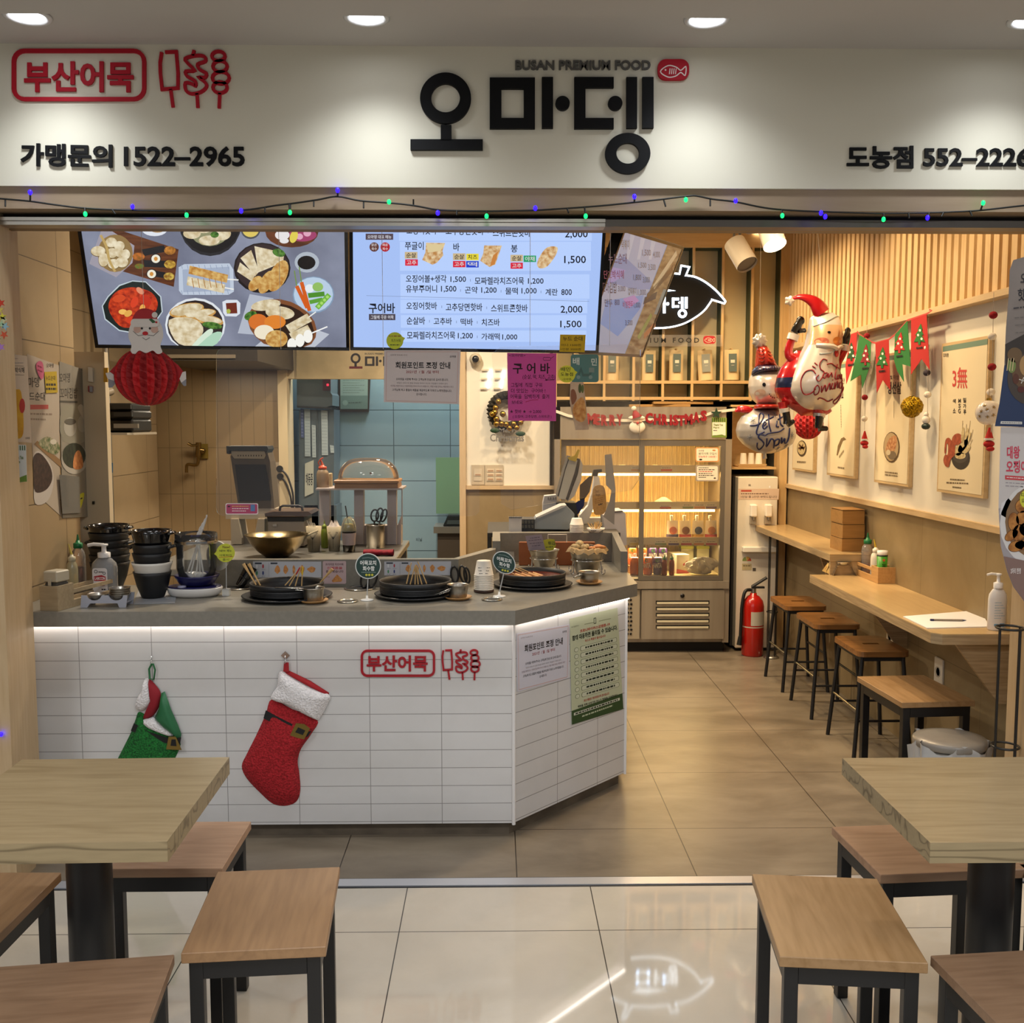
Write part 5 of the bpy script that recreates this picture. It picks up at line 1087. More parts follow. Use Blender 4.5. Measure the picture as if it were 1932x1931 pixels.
def scr3(S,w,h,bw):
    q=.62
    S.poly([(bw,bw),(w-bw,bw),(w-bw,h-bw),(bw,h-bw)],EM('a9acc0',q),0,px=False)
    def X(L):return[(1160+a/5.518,430+b/5.518)for a,b in L]
    def P(L,c,k=1,e=q):S.poly(X(L),EM(c,e),k)
    for i in range(4):P([(60+i*120,20),(110+i*120,20),(60+i*120-40,330),(-10+i*120,330)],'bdbdca',1)
    P([(-60,330),(100,300),(380,560),(380,640),(200,640),(-80,560)],'8791b8',2);P([(-90,760),(300,700),(270,830),(140,1000),(30,1130),(-150,1000)],'7f97c8',2);P([(80,740),(200,700),(250,760),(150,830)],'b58ac0',3);P([(-60,400),(110,440),(60,520),(-80,600)],'a094c8',3)
    food=mottle('screen_food_strip','7a5638','b99a70',14,.3,(1,3,1),emit=.5);S.poly(X([(545,175),(715,215),(270,1345),(90,1345)]),food,4)
    for(x0,y0,x1,y1,c)in((640,260,400,620,'c9b08a'),(600,420,330,720,'5c4234'),(520,640,420,900,'7a7f7a'),(430,700,300,760,'3a3238'),(380,900,240,1150,'8a8a4a'),(420,1000,300,1130,'a8623a')):S.line(X([(x0,y0),(x1,y1)]),6,EM(c,q),5)
    def Tx(s,a,b,c,d,m='2a2430'):S.text(s,*X([(a,b)])[0],*X([(c,d)])[0],EM(m,.5),.01,6)
    Tx('떡볶이',64,120,150,225,'8a7a6a');Tx('1,500',280,225,370,300,'7a6a6a');Tx('4,000',395,245,465,320,'7a6a6a');Tx('누드순대',-70,265,120,375,'6a4a6a');Tx('1,500',240,360,325,425,'7a6a6a');Tx('3,500',345,378,420,450,'7a6a6a');Tx('단호박식혜',-120,440,90,530,'8a2a5a');Tx('1,800',190,485,270,555,'4a4a5a');Tx('3,000',290,510,360,580,'5a5a5a');Tx('꼬마김밥',-140,560,15,680,'3a2a4a');Tx('3,000',30,605,105,670,'5a4a5a');Tx('컵떡볶이',135,620,220,700,'6a5a4a');Tx('1,000',235,640,320,710,'4a4a6a');Tx('만두',-110,740,-30,820,'3a2a4a');Tx('800',-5,745,45,805,'3a2a4a');Tx('비빔만두',80,760,185,835,'a82a5a');Tx('1,000',195,775,260,840,'4a4a5a');Tx('3,500',105,960,180,1025,'4a3a4a')
tv('wide menu screen showing fish cake dishes on a grey table',onY(180,656,4.0),math.radians(8),.98,.56,math.radians(26),scr1)
tv('wide pale blue menu screen listing prices, beside the screen with dishes',onY(661,661,4.15),math.radians(10),1.045,.575,math.radians(11),scr2)
B0=onY(1131,670,4.62);B1=onY(1211,674,5.02);T1_=None
for k in range(200):
    y=4.4+k*.003;q=onY(1290,466,y)
    if T1_ is None or abs((q-B1).dot(B1-B0))<abs((T1_-B1).dot(B1-B0)):T1_=q
e_=(B1-B0).normalized();B0=B0-e_*.20
tv('menu screen tilted and turned towards the aisle, overlapping the neon fish',B0,0,(B1-B0).length,(T1_-B1).length,0,scr3,(e_,(T1_-B1).normalized()))
# ================================================================== CLEAR HANGING SHIELDS AND WHAT IS STUCK ON THEM
shield=clear('acrylic_shield','ffffff',.985,.03,.8)
string_m=M('d8d8d8',.4)
sh=thing('clear_shield','wide clear acrylic shield hanging over the counter with a white notice on it','sneeze guard',tuple(onY(640,657,3.75)))
YA=3.75
S=wall_sheet(YA);S.slab(rrect(408,657,905,974,14,5),.003,shield);S.done('sheet',sh)
for u,top in((723,400),(530,400)):
    m=MB(string_m);a=onY(u,659,YA-.002);m.cyl(a,(a.x,YA-.002,SHOP_Z-.002),.0009,n=6);m.build('string',sh,world=True)
A0,A1=onY(929,700,3.72),onY(1208,700,4.10);da=(A1-A0);da.z=0;da.normalize()
def sh2(off=0):return Sheet(A0+da.cross(Vector((0,0,1)))*off,da,(0,0,1))
sg=thing('clear_shield','clear acrylic shield along the angled counter end with a pink sheet on it','sneeze guard',tuple(A0))
S=sh2();S.slab([(944,655),(1190,650),(1209,660),(1206,905),(1192,925),(965,962),(946,950),(929,668)],.003,shield);S.done('sheet',sg)
for u,v in((1000,652),(1150,652)):
    m=MB(string_m);a=onP(u,v,A0,da.cross(Vector((0,0,1))));m.cyl(a,(a.x,a.y,SHOP_Z-.002),.0009,n=6);m.build('string',sg,world=True)
ks=M('2a2424',.6)
def notice(S,q,px=True):
    """the point-card notice; q maps the unit sheet to drawing coordinates"""
    def Rr(a,b,c,d,m,k):S.poly([q(a,b),q(c,b),q(c,d),q(a,d)],m,k,px)
    def Ln(a,b,c,d,w,m,k=2):S.line([q(a,b),q(c,d)],w,m,k,px)
    e=M('c8a8a0',.6);s=abs(q(1,0)[0]-q(0,0)[0])
    for P in(((.03,.03),(.97,.03)),((.97,.03),(.97,.97)),((.97,.97),(.03,.97)),((.03,.97),(.03,.03))):S.line([q(*P[0]),q(*P[1])],s*.008,e,1,px)
    def Tx(t,a,b,c,d,m,bold=.01):
        p00,p11=q(a,b),q(c,d);p10,p01=q(c,b),q(a,d)
        vs,fs,(a0,b0,a1,b1)=glyphs(t,bold);L=[]
        for x,y in vs:f,g=(x-a0)/(a1-a0),1-(y-b0)/(b1-b0);L.append(q(a+(c-a)*f,b+(d-b)*g))
        if px:L=S.Q(L)
        S.add([(p[0],p[1],S.z(2))for p in L],fs,m)
    Tx('회원포인트 조정 안내',.15,.22,.87,.35,ks,.025);Tx('2021년  / 월  /일 부터',.29,.38,.72,.44,M('9a4a4a',.6));Tx('오마뎅',.86,.10,.94,.14,ks)
    Tx('오마뎅을 사랑해 주시는 고객님께 진심으로 감사드립니다.',.16,.53,.85,.575,ks,.005)
    Tx('양질의 서비스와 품질 향상을 위하여 포인트 적립률이 아래와 같이',.17,.61,.84,.64,M('8a8484',.6),0);Tx('변경될 예정이오니 이용에 참고하여 주시기 바랍니다. 적립 비율 안내는 매장에서 확인',.09,.665,.92,.70,M('8a7478',.6),0)
    Tx('고객님께 최고 품질의 제품을 제공하도록 더욱더 노력하겠습니다.',.11,.735,.90,.78,ks,.005);Tx('감사합니다.',.43,.81,.57,.855,ks,.005);Tx('오마뎅 도농점 안내',.08,.08,.30,.105,M('6a6060',.6),0)
def persp(c): # bilinear map of the unit sheet onto four photo corners TL TR BR BL
    return lambda a,b:tuple((c[0][i]*(1-a)+c[1][i]*a)*(1-b)+(c[3][i]*(1-a)+c[2][i]*a)*b for i in(0,1))
cn=[(725,661),(869,661),(866,763),(724,759)]
S=wall_sheet(YA-.004);S.slab(cn,.0006,M('cfc3c0',.6));notice(S,persp(cn));tag(S.done('paper_notice'),'white point notice hanging under the price screen','notice')
def pinkf(S):
    d=M('3a1030',.6);r=M('a81a4a',.6)
    def T(s,a,b,c,e,m=d,bold=.005):S.text(s,860+a/6.43,640+b/6.43,860+c/6.43,640+e/6.43,m,bold,1)
    T('<오마뎅>',640,180,845,215);T('구 어 바',690,290,1140,420,M('1f0a1c',.6),.02);T('(순살, 떡, 치즈, 고추)',810,430,1205,495);T('₩1,500',1085,483,1190,508);T('그릴에  직접  구워',670,530,1045,585);T('더 맛있는  구어바 !',670,600,1085,655);T('어묵을  담백하게  즐겨',660,670,1130,725);T('보네요',675,745,810,790);T('★ 핫바 ★  → 2,000',655,855,1035,905);T('( 오징어, 고추당면, 스위트콘 )',690,922,1160,965)
    def V(a,b):return(860+a/6.43,640+b/6.43)
    S.line([V(845,765),V(920,740),V(1000,738)],.8,r,1);S.line([V(*p)for p in rrect(1060,222,1150,258,15,3)],.7,d,1,closed=True);S.line([V(1150,235),V(1190,210)],.7,d,1);S.line([V(1080,560-60),V(1195,490)],.6,d,1)
S=sh2(.005);S.slab([(957,666),(1050,667),(1049,795),(959,794)],.0006,M('c64a9a',.6));pinkf(S);tag(S.done('handwritten_sheet'),'bright pink handwritten sheet stuck on the clear shield','notice')
def sticker(nm,lab,S,P,base,fn,cat='sticker'):S.slab(P,.0006,base);fn(S);return tag(S.done(nm),lab,cat)
lime=M('cfd23f',.6);dk=M('22301c',.6)
def bub(cx,cy,r,ta):return circ(cx,cy,r,n=26,a0=ta+14,a1=ta+346)+[(cx+r*1.25*math.cos(math.radians(ta)),cy+r*1.25*math.sin(math.radians(ta)))]
sticker('round_sticker','lime round sticker with handwriting beside the pink sheet, touching a teal sign',sh2(.006),bub(1069.5,706,16.3,-10),lime,lambda S:(S.text('배민',1058,693,1076,701,dk,.01,1),S.text('도농점',1057.5,703,1081,710,dk,.01,1),S.text('-오마뎅-',1061,713.5,1079,718,dk,0,1)))
sticker('delivery_sign','rounded teal sign with white letters behind the lime round sticker',sh2(.003),rrect(1077,669,1129.5,721.5,5),M('4e7f80',.5),lambda S:(S.text('배',1080.5,675,1093,689,M('cfdcd8',.5),.02,1),S.text('민',1115.5,676,1126,690,M('cfdcd8',.5),.02,1),S.line([(1090,712),(1096,697),(1100,708),(1112,708),(1116,700)],4,M('3f6668',.5),1),S.disc(1091,712,3.6,M('7f9c9c',.5),2),S.disc(1114,712,3.6,M('7f9c9c',.5),2),S.rect(1111,694,1121,703,M('7a8f8c',.5),2)),'sign')
sticker('sticky_note','orange-yellow sticky note with handwriting at the corner of the price screen',sh2(.004),[(1057,631.5),(1105,632),(1103,665),(1055.5,664)],M('c3a51c',.6),lambda S:(S.text('누드 순대',1062,635,1099,643.5,M('2a2410',.6),.01,1),S.text('미니 1500원',1059,649,1096,653.5,M('2a2410',.6),.0,1),S.text('1인분 3500원',1058,657,1096,661.5,M('2a2410',.6),.0,1)),'note')
sticker('round_sticker','yellow-green speech bubble sticker low on the price screen',wall_sheet(YA-.006),bub(745,643,16,-14),M('c4cf2e',.6),lambda S:(S.scrawl(734,634.5,757,634.5,M('8a3a20',.6),1.6,1,4),S.text('치즈어묵',738,640,756,646,dk,.0,1),S.scrawl(736,651,754,651,dk,1.5,1,5)))
sticker('food_photo_strip','narrow photo strip of golden food hanging below the teal sign',sh2(.004),[(1076,721),(1101,722),(1111,811),(1086,812),(1075,760)],mottle('photo_paper_food','c9b49c','b3967c',20,.5),lambda S:(S.poly(spline([(1086,760),(1100,750),(1106,780),(1100,796),(1086,792),(1080,775)],3,True),mottle('photo_golden','b9783c','d9a868',60,.5),1),S.poly(spline([(1077,738),(1084,736),(1088,752),(1079,764)],3,True),M('8a5a44',.6),1),S.disc(1094,733,3,M('4a5a34',.6),1,9),S.disc(1099,734,2.5,M('5a6a3c',.6),1,8)),'photo')
sticker('shield_label','pink label with white border at the lower corner of the wide clear shield',wall_sheet(YA-.005),rrect(425.5,950,487,971,3),M('e8dde0',.5),lambda S:(S.poly(rrect(427,951.5,485.5,969.5,2.5),M('b04468',.5),1),S.scrawl(438,955.5,469,955.5,M('e0b060',.5),1.6,2,10),S.scrawl(438,960,470,960,M('ecd8dc',.5),1.6,2,9),S.scrawl(438,964.5,464,964.5,M('ecd8dc',.5),1.6,2,8),S.disc(432,956,2.6,M('3a1a2a',.5),2,1.4),S.rect(473,952.5,481,965,M('5a7fae',.5),2)),'label')
# ================================================================== PICTURES ON THE RIGHT WALL
XF=X1-0.022
def rw(x=XF):return Sheet((x,5.0,1.5),(0,-1,0),(0,0,1))
pt,pbz=onX(1864,633.5,XF).z,onX(1855,941,XF).z
board_m=wood('poster_board','d3b88a','bd9d6d','y',0.6,.55,.1);pap=M('e3d3ae',.7);band=M('6f8a78',.7);pk=M('2a2018',.6);pr=M('c9453f',.6)
def poster(label,uL,uR,v,fn):
    y0,y1=onX(uL,v,XF).y,onX(uR,v,XF).y;g=thing('wall_poster',label,'poster',(XW-.001,(y0+y1)/2,(pt+pbz)/2),0,'boards along the right wall')
    m=MB(board_m);m.box((XF+.001,y1,pbz),(XW-.001,y0,pt));m.build('board',g,world=True)
    S=rw();a0,a1=5.0-y0,5.0-y1;zt_,zb_=pt-1.5,pbz-1.5
    S.rect(a0+.012,zb_+.012,a1-.012,zt_-.012,pap,0,px=False);S.rect(a0+.012,zt_-.034,a1-.012,zt_-.012,band,1,px=False);fn(S);S.done('print',g)
def C4(a,b):return(1740+a/4.828,560+b/4.828)
def C3(a,b):return(1580+a/5.68,560+b/5.68)
def C2(a,b):return(1380+a/5.68,540+b/5.68)
def TX(S,f,s,a,b,c,d,m,bold=.01):S.text(s,*f(a,b),*f(c,d),m,bold,2)
def PL(S,f,pts,c,k=2):S.poly([f(*p)for p in pts],c if not isinstance(c,str)else M(c,.6),k)
def EL(S,f,x,y,rx,ry,c,k=2,rot=0):PL(S,f,[(x+p[0]*math.cos(rot)-p[1]*math.sin(rot),y+p[0]*math.sin(rot)+p[1]*math.cos(rot))for p in circ(0,0,rx,ry,20)],c,k)
crabm=mottle('print_crab','8a3a22','b3583a',60,.6);ricem=mottle('print_fishcake','b39a68','d8c898',70,.6)
def pf4(S):
    TX(S,C4,'오마뎅',193,515,240,552,pk);TX(S,C4,'3無',276,642,412,838,pr,.015)
    for s_,a,b,c,d in(('색',279,932,306,972),('소',280,1018,306,1060),('M',330,930,352,966),('S',330,975,352,1012),('G',328,1020,351,1064),('밀',374,922,401,966),('가',374,976,401,1018),('루',376,1028,401,1074)):TX(S,C4,s_,a,b,c,d,pk,.025)
    EL(S,C4,352,1470,84,106,'35302c',2);EL(S,C4,350,1445,72,72,'4a443e',3)
    for x0,y0,x1,y1 in((370,1130,365,1300),(405,1160,400,1300),(440,1130,420,1290),(465,1210,440,1320),(460,1300,430,1370)):S.line([C4(x0,y0),C4(x1,y1)],.6,M('8a7450',.6),3)
    for x,y,rx,ry,r in((372,1260,14,70,.1),(405,1280,16,85,.15),(420,1300,15,70,.35),(375,1360,30,70,.6),(335,1400,36,50,.2),(400,1390,30,55,.8),(350,1450,50,30,0)):EL(S,C4,x,y,rx,ry,ricem,4,r)
    EL(S,C4,320,1300,46,56,crabm,3,.5);PL(S,C4,spline([(215,1310),(245,1285),(270,1310),(300,1330),(300,1440),(265,1480),(245,1550),(212,1540),(196,1490),(212,1440),(235,1440),(240,1360),(225,1340),(220,1420),(205,1420)],3,True),crabm,5)
    for y,a,b in((1665,255,388),(1695,222,420),(1735,276,358)):S.scrawl(*C4(a,y),*C4(b,y+8),M('6a5a40',.6),1.3,2,9)
def pf3(S):
    TX(S,C3,'100% 이상',522,838,662,890,pk);TX(S,C3,'생선살',536,912,686,1046,pk,.03)
    S.scrawl(*C3(596,1120),*C3(596,1360),M('7a6a50',.6),1,2,8);S.line([C3(606,1120),C3(606,1300)],.5,M('8a7a60',.6),2)
    EL(S,C3,582,1615,88,166,'5f4a30',2);EL(S,C3,578,1610,78,152,'b8a078',3);PL(S,C3,spline([(520,1640),(560,1520),(630,1490),(640,1560),(610,1660),(560,1700)],3,True),mottle('print_shellfish','a8683f','d6a878',60,.6),4);EL(S,C3,590,1700,44,46,'7a6a54',5);EL(S,C3,550,1670,24,30,'d8c8a4',6)
    for y in(1880,1908):S.scrawl(*C3(510,y),*C3(645,y+16),M('7a6a50',.6),1.2,2,9)
def pf2(S):
    TX(S,C3,'국내산',-55,870,80,935,pk);TX(S,C3,'연육살',-70,950,70,1090,pk,.03)
    PL(S,C3,[(-8,1700),(5,1600),(40,1520),(70,1505),(95,1530),(60,1545),(30,1620),(5,1700)],'7a6440',2);S.scrawl(*C3(20,1720),*C3(70,1650),M('8a7a55',.6),1.6,2,6)
    S.scrawl(*C3(38,1160),*C3(42,1410),M('7a6a50',.6),.8,2,9);S.scrawl(*C3(5,1830),*C3(75,1840),M('7a6a50',.6),1.2,2,5)
def pf1(S):
    EL(S,C2,756,1742,52,88,'4f4130',2);EL(S,C2,752,1735,42,72,ricem,3)
    for x0,y0,x1,y1 in((725,1700,780,1750),(740,1760,770,1700),(720,1740,790,1730)):S.line([C2(x0,y0),C2(x1,y1)],1.2,M('5a3a24',.6),4)
    S.scrawl(*C2(705,1885),*C2(800,1890),M('7a6a50',.6),1.1,2,6)
poster('wall poster with red 3無 lettering over crabs and a dark bowl',1771.5,1860,800,pf4)
poster('wall poster with an oval dish of seafood, behind the pennants',1652,1717,800,pf3)
poster('wall poster with a brown stem drawing, half hidden by the bearded balloon',1562,1615,800,pf2)
poster('wall poster with a small dark bowl, behind the red honeycomb ball',1495,1535,860,pf1)
# ================================================================== PENNANTS AND FELT HANGINGS
XP=X1-.075
def pw(x=XP):return Sheet((x,5.0,1.5),(0,-1,0),(0,0,1))
fred=M('b3221f',.9);fgrn=M('22702f',.9);fwhite=M('e9e3d6',.95);fdark=M('154a20',.9)
pg=thing('pennant_garland','string of red and green swallowtail pennants with felt trees across the right wall','garland',tuple(onX(1680,640,XP)))
S=pw();S.line([C3(*p)for p in((212,372),(240,408),(362,485),(408,497),(552,458),(620,405),(752,253),(793,240),(957,185),(1012,150),(985,140))],1.1,M('b8443c',.7),0,t=.001);S.done('string',pg)
def tree(cx,cy,w,h,lean=0):return[(cx+lean,cy-h),(cx+w*.45+lean*.5,cy-h*.55),(cx+w*.25+lean*.5,cy-h*.55),(cx+w*.75,cy-h*.2),(cx+w*.4,cy-h*.22),(cx+w,cy+h*.3),(cx+w*.2,cy+h*.25),(cx+w*.2,cy+h*.5),(cx-w*.2,cy+h*.5),(cx-w*.2,cy+h*.28),(cx-w,cy+h*.3),(cx-w*.4,cy-h*.2),(cx-w*.75,cy-h*.18),(cx-w*.25+lean*.5,cy-h*.55),(cx-w*.45+lean*.5,cy-h*.55)]
for i,(P,c,tc,tp)in enumerate((([(150,400),(212,378),(205,600),(160,750),(97,938),(88,735),(120,560)],fred,fdark,tree(150,620,46,130)),([(240,410),(362,487),(352,735),(268,985),(255,835),(140,908),(200,640)],fgrn,M('8a1220',.9),tree(300,660,52,150,10)),([(410,498),(552,458),(568,1000),(488,895),(424,1032)],fred,fgrn,tree(480,690,62,150,8)),([(620,405),(752,257),(785,748),(697,725),(714,912),(640,790),(610,680)],fgrn,fred,tree(665,530,58,150,18)),([(793,247),(957,188),(990,782),(905,668),(790,835)],fred,fgrn,tree(880,440,58,150,15)))):
    S=pw(XP-.002-.003*(i%2));S.prism(S.Q([C3(*p)for p in P]),0,.0015,c);f_=S.done('pennant',pg)
    S=pw(XP-.0045-.003*(i%2));S.prism(S.Q([C3(*p)for p in tp]),0,.0015,tc)
    cx=sum(p[0]for p in tp)/len(tp);cy=sum(p[1]for p in tp)/len(tp)
    for dx,dy in((5,-60),(-15,-10),(22,30)):S.disc(*C3(cx+dx,cy+dy),2.0,fwhite,4,2.4)
    S.scrawl(*C3(cx-35,cy+130),*C3(cx+35,cy+122),M('1a1410',.8),1.4,4,5)
    S.done('felt_tree',pg)
pomred=mottle('pom_red','9c1420','7a0f18',90,.95,bmp=.4);pomw=mottle('pom_white','efe8da','dcd2c0',90,.95,bmp=.4);pomg=mottle('pom_dark','4a424a','352f36',90,.95,bmp=.4)
def hanging(label,u,vt,vb,balls,doll,x=X1-.066):
    p0=onX(u,vt,x);g=thing('pompom_string',label,'hanging decoration',tuple(p0));m=MB(M('a89a88',.6));q=onX(balls[-1][0],vb,x)
    m.tube([(p0.x,p0.y,p0.z),(p0.x,(p0.y+q.y)/2,(p0.z+q.z)/2),(q.x,q.y,q.z)],.0011,5);m.build('string',g,world=True)
    for bu,bv,bm in balls:MB(bm).ball(onX(bu,bv,x),.0155,n=14,k=9,sc=(1,1,.92)).build('pompom',g,world=True)
    c=onX(*doll[0],x)
    if doll[1]=='hat':
        m=MB(fwhite);m.cyl((c.x,c.y,c.z+.002),(c.x,c.y,c.z+.010),.018,n=14);m.build('hat_band',g,world=True);m=MB(fred);m.cyl((c.x,c.y,c.z+.010),(c.x,c.y,c.z+.05),.015,.003,n=14);m.build('hat',g,world=True)
        m=MB(fred);m.ball((c.x,c.y,c.z-.012),.02,n=14,k=8,sc=(1,1,.7));m.ball((c.x,c.y-.012,c.z-.030),.014,n=12,k=7,sc=(1,1.3,.7));m.build('mitten_body',g,world=True)
    else:
        m=MB(fwhite);m.ball((c.x,c.y,c.z+.03),.011,n=12,k=7);m.ball((c.x,c.y,c.z+.008),.017,n=14,k=8,sc=(1,1,1.1));m.build('doll_body',g,world=True);m=MB(M('20342c',.4));m.ball((c.x,c.y,c.z-.02),.018,n=12,k=7,sc=(1,1.2,.8));m.build('doll_base',g,world=True)
hanging('string of red and white felt pompoms hanging between the two pennant colours, over the stem poster edge',1636,616,812,((1635.5,634,pomred),(1631.6,750,pomred),(1631,790.6,pomw)),((1631,832),'hat'))
hanging('string of white and dark felt pompoms ending in a white doll, by the last pennant',1752,590,785,((1750.4,656.5,pomw),(1748.5,703.5,pomg),(1750,745,pomw)),((1747,796),'doll'))
hanging('string of red and white felt pompoms behind the white ornament ball',1875,552,816,((1874,594.8,pomred),(1872,635,pomw),(1871.5,692.6,pomred),(1869.5,740,pomw)),((1866,832),'hat'))
bpy.data.objects['pompom_string']['label']='string of red and white felt pompoms hanging below the pennant string'
gb=thing('tinsel_ball','gold tinsel ball hanging below the last red pennant','ornament',tuple(onX(1720.5,768,X1-.09)))
m=MB(mottle('gold_tinsel','c9a21c','7a5c08',120,.25,bmp=.9,metal=.85));random.seed(3)
m.grid(lambda i,j:tuple(Vector((.043+.004*math.sin(61*i*PI*2+17*j*9)+.003*random.random())and Vector((math.cos(i*2*PI)*math.sin(j*PI),math.sin(i*2*PI)*math.sin(j*PI),math.cos(j*PI)))*(.043+.006*random.random()))),44,24,cu=True,smooth=False);m.build('tinsel',gb)
m=MB(M('a8965a',.5));m.cyl((0,0,.042),(0,0,.16),.001,n=5);m.build('string',gb)
wb=thing('ornament_ball','white glossy ornament ball with gold snowflakes hanging at the last wall poster','ornament',tuple(onX(1865,779,X1-.10)))
m=MB(M('e6ddd0',.15,coat=.6));m.ball((0,0,0),.046,n=28,k=18);m.build('ball',wb)
m=MB(mat('ornament_gold','b8923a',.3,.9));m.cyl((0,0,.044),(0,0,.054),.009,n=12);m.cyl((0,0,.054),(0,0,.13),.0009,n=5);m.build('hook_cap',wb)
m=MB(mat('ornament_gold','b8923a',.3,.9))
for th,ph in((-2.6,.1),(-2.1,-.35),(-2.15,.25),(-2.75,-.3),(-1.6,.45),(-1.65,-.2),(-2.4,.6)):
    n=Vector((math.cos(th)*math.cos(ph),math.sin(th)*math.cos(ph),math.sin(ph)));a=n.orthogonal().normalized();b=n.cross(a)
    for k in range(3):d=a*math.cos(k*PI/3)+b*math.sin(k*PI/3);m.tube([n*.0462-d*.007,n*.0468,n*.0462+d*.007],.0009,4)
m.build('snowflake_print',wb)
# ================================================================== FOIL BALLOONS
def foil(k,c,r=.2):return mat(k,c,r,.35,coat=.5)
fr_=foil('foil_red','b3141c',.22);fw_=foil('foil_white','dcd5cc',.28);fbk=foil('foil_black','15120f',.25);fnv=foil('foil_navy','1a2244',.3);fsk=foil('foil_skin','e0b489',.3);fpk=foil('foil_pink','d0765a',.3);for_=foil('foil_orange','d8863f',.3);fgy=foil('foil_silver','b9b4ae',.3);fpb=foil('foil_pale_blue','b4c3c8',.3);crim=M('8f1420',.4);nav=M('17245a',.4)
class Puff:
    """inflated shape from rows (v, left, right) in a crop of the photo; bulges towards and away from the viewer"""
    def __init__(s,rows,y,f,depth):s.rows=rows;s.y=y;s.f=f;s.d=depth
    def row(s,b):
        R=s.rows
        if b<=R[0][0]:return R[0][1:]
        for i in range(len(R)-1):
            if R[i][0]<=b<=R[i+1][0]:
                t=(b-R[i][0])/(R[i+1][0]-R[i][0]);return tuple(R[i][k]*(1-t)+R[i+1][k]*t for k in(1,2))
        return R[-1][1:]
    def pt(s,a,b,off=0.0,side=-1):
        l,r=s.row(b);c=(l+r)/2;h=max((r-l)/2,1e-3);q=max(-1,min(1,(a-c)/h));b0,b1=s.rows[0][0],s.rows[-1][0];g=max(-1,min(1,(2*b-b0-b1)/(b1-b0)))
        mx=max(x[2]-x[1]for x in s.rows)/2
        dep=s.d*math.sqrt(max(0,1-q*q))*math.sqrt(max(0,1-abs(g)**3))*(h/mx)**.5
        return onY(*s.f(a,b),s.y)+Vector((0,side*dep-off,0))
    def mesh(s,mb,m,b0=None,b1=None,q0=-1,q1=1,off=0.0,nv=30,nu=22,back=True):
        b0=s.rows[0][0]if b0 is None else b0;b1=s.rows[-1][0]if b1 is None else b1
        def fn(side):
            def F(i,j):
                b=b0+(b1-b0)*j;l,r=s.row(b);q=math.sin((i-.5)*PI);q=q0+(q1-q0)*(q+1)/2
                return s.pt((l+r)/2+q*(r-l)/2,b,off,side)
            return F
        mb.grid(fn(-1),nu,nv,m)
        if back:mb.grid(fn(1),nu,nv,m)
    def stroke(s,mb,pts,w,m,n=5,off=.002):
        P=[s.pt(a,b,off)for a,b in spline(pts,n)];mb.tube(P,w,5,m)
    def spot(s,mb,x,y,rx,ry,m,off=.0015,n=18):
        P=[s.pt(x,y,off)]+[s.pt(x+rx*math.cos(2*PI*i/n),y+ry*math.sin(2*PI*i/n),off)for i in range(n)];mb.add(P,[(0,1+i,1+(i+1)%n)for i in range(n)],m)
YB=4.95
def bxy(a,b,dy=0,y=YB):return onY(*C2(a,b),y)+Vector((0,dy,0))
U=(onY(*C2(100,0),YB)-onY(*C2(0,0),YB)).length/100 # metres per crop pixel
sb=thing('bearded_figure_balloon','red and white foil balloon of a bearded figure with raised arms','balloon',tuple(bxy(900,1340)))
red=Puff([(690,690,800),(760,620,860),(800,590,880),(880,530,900),(960,495,920),(1040,470,930),(1120,465,940),(1200,500,980),(1260,545,1020),(1310,630,1060),(1350,700,1080),(1390,740,1000)],YB+.05,C2,.10)
m=MB();red.mesh(m,fr_);m.build('coat',sb,world=True)
m=MB();red.mesh(m,fnv,985,1090,-1,.9,.002,8,22,False);m.build('belt',sb,world=True)
body=Puff([(285,930,1095),(340,842,1150),(400,835,1170),(480,820,1182),(560,805,1180),(640,785,1172),(720,745,1150),(800,705,1138),(880,665,1145),(960,632,1165),(1040,607,1182),(1120,598,1190),(1180,620,1180),(1240,665,1150),(1290,730,1100),(1335,830,1030)],YB,C2,.13)
m=MB();body.mesh(m,fw_,nv=40);m.build('body',sb,world=True)
m=MB();body.mesh(m,fsk,430,635,-.93,.97,.0015,12,22,False);fc_=m.build('face',sb,world=True)
m=MB();body.spot(m,905,610,68,42,fpk,.003);body.spot(m,1072,606,60,46,for_,.003);m.build('cheeks',fc_,world=False).matrix_basis=Matrix.Identity(4)
m=MB();P=[body.pt(1098,480,.004),body.pt(1072,575,.004),body.pt(1140,570,.004)];m.add(P,[(0,1,2)],for_);m.build('nose',fc_).matrix_basis=Matrix.Identity(4)
for e in((978,513),(1160,525)):
    m=MB();body.spot(m,*e,17 if e[0]<1100 else 7,13,fbk,.004);m.build('eye',fc_).matrix_basis=Matrix.Identity(4)
m=MB();body.spot(m,1062,735,32,40,M('a8151c',.4),.004);body.spot(m,1066,752,20,20,M('d84a4a',.4),.005);m.build('mouth',fc_).matrix_basis=Matrix.Identity(4)
m=MB();P=[(960,660),(880,700),(850,650),(920,625),(1000,640),(1062,670),(1110,640),(1150,650),(1140,690),(1090,690),(1062,680)]
for i in range(len(P)-1):pass
body.stroke(m,[(855,650),(930,655),(1010,665),(1062,690)],U*26,fw_);body.stroke(m,[(1062,690),(1100,665),(1150,655)],U*22,fw_);m.build('moustache',sb,world=True)
m=MB();body.stroke(m,[(850,440),(960,400),(1080,340),(1150,330)],U*7,fpb);body.stroke(m,[(870,740),(970,735),(1040,700)],U*6,fpb);m.build('pale_blue_lines',sb,world=True)  # pale blue stripes printed on the foil
m=MB();T_=lambda a,b,r:(bxy(a,b,.0),r*U)
hp=[(970,290,118),(930,225,108),(880,170,84),(800,130,55),(720,118,33),(655,135,19)]
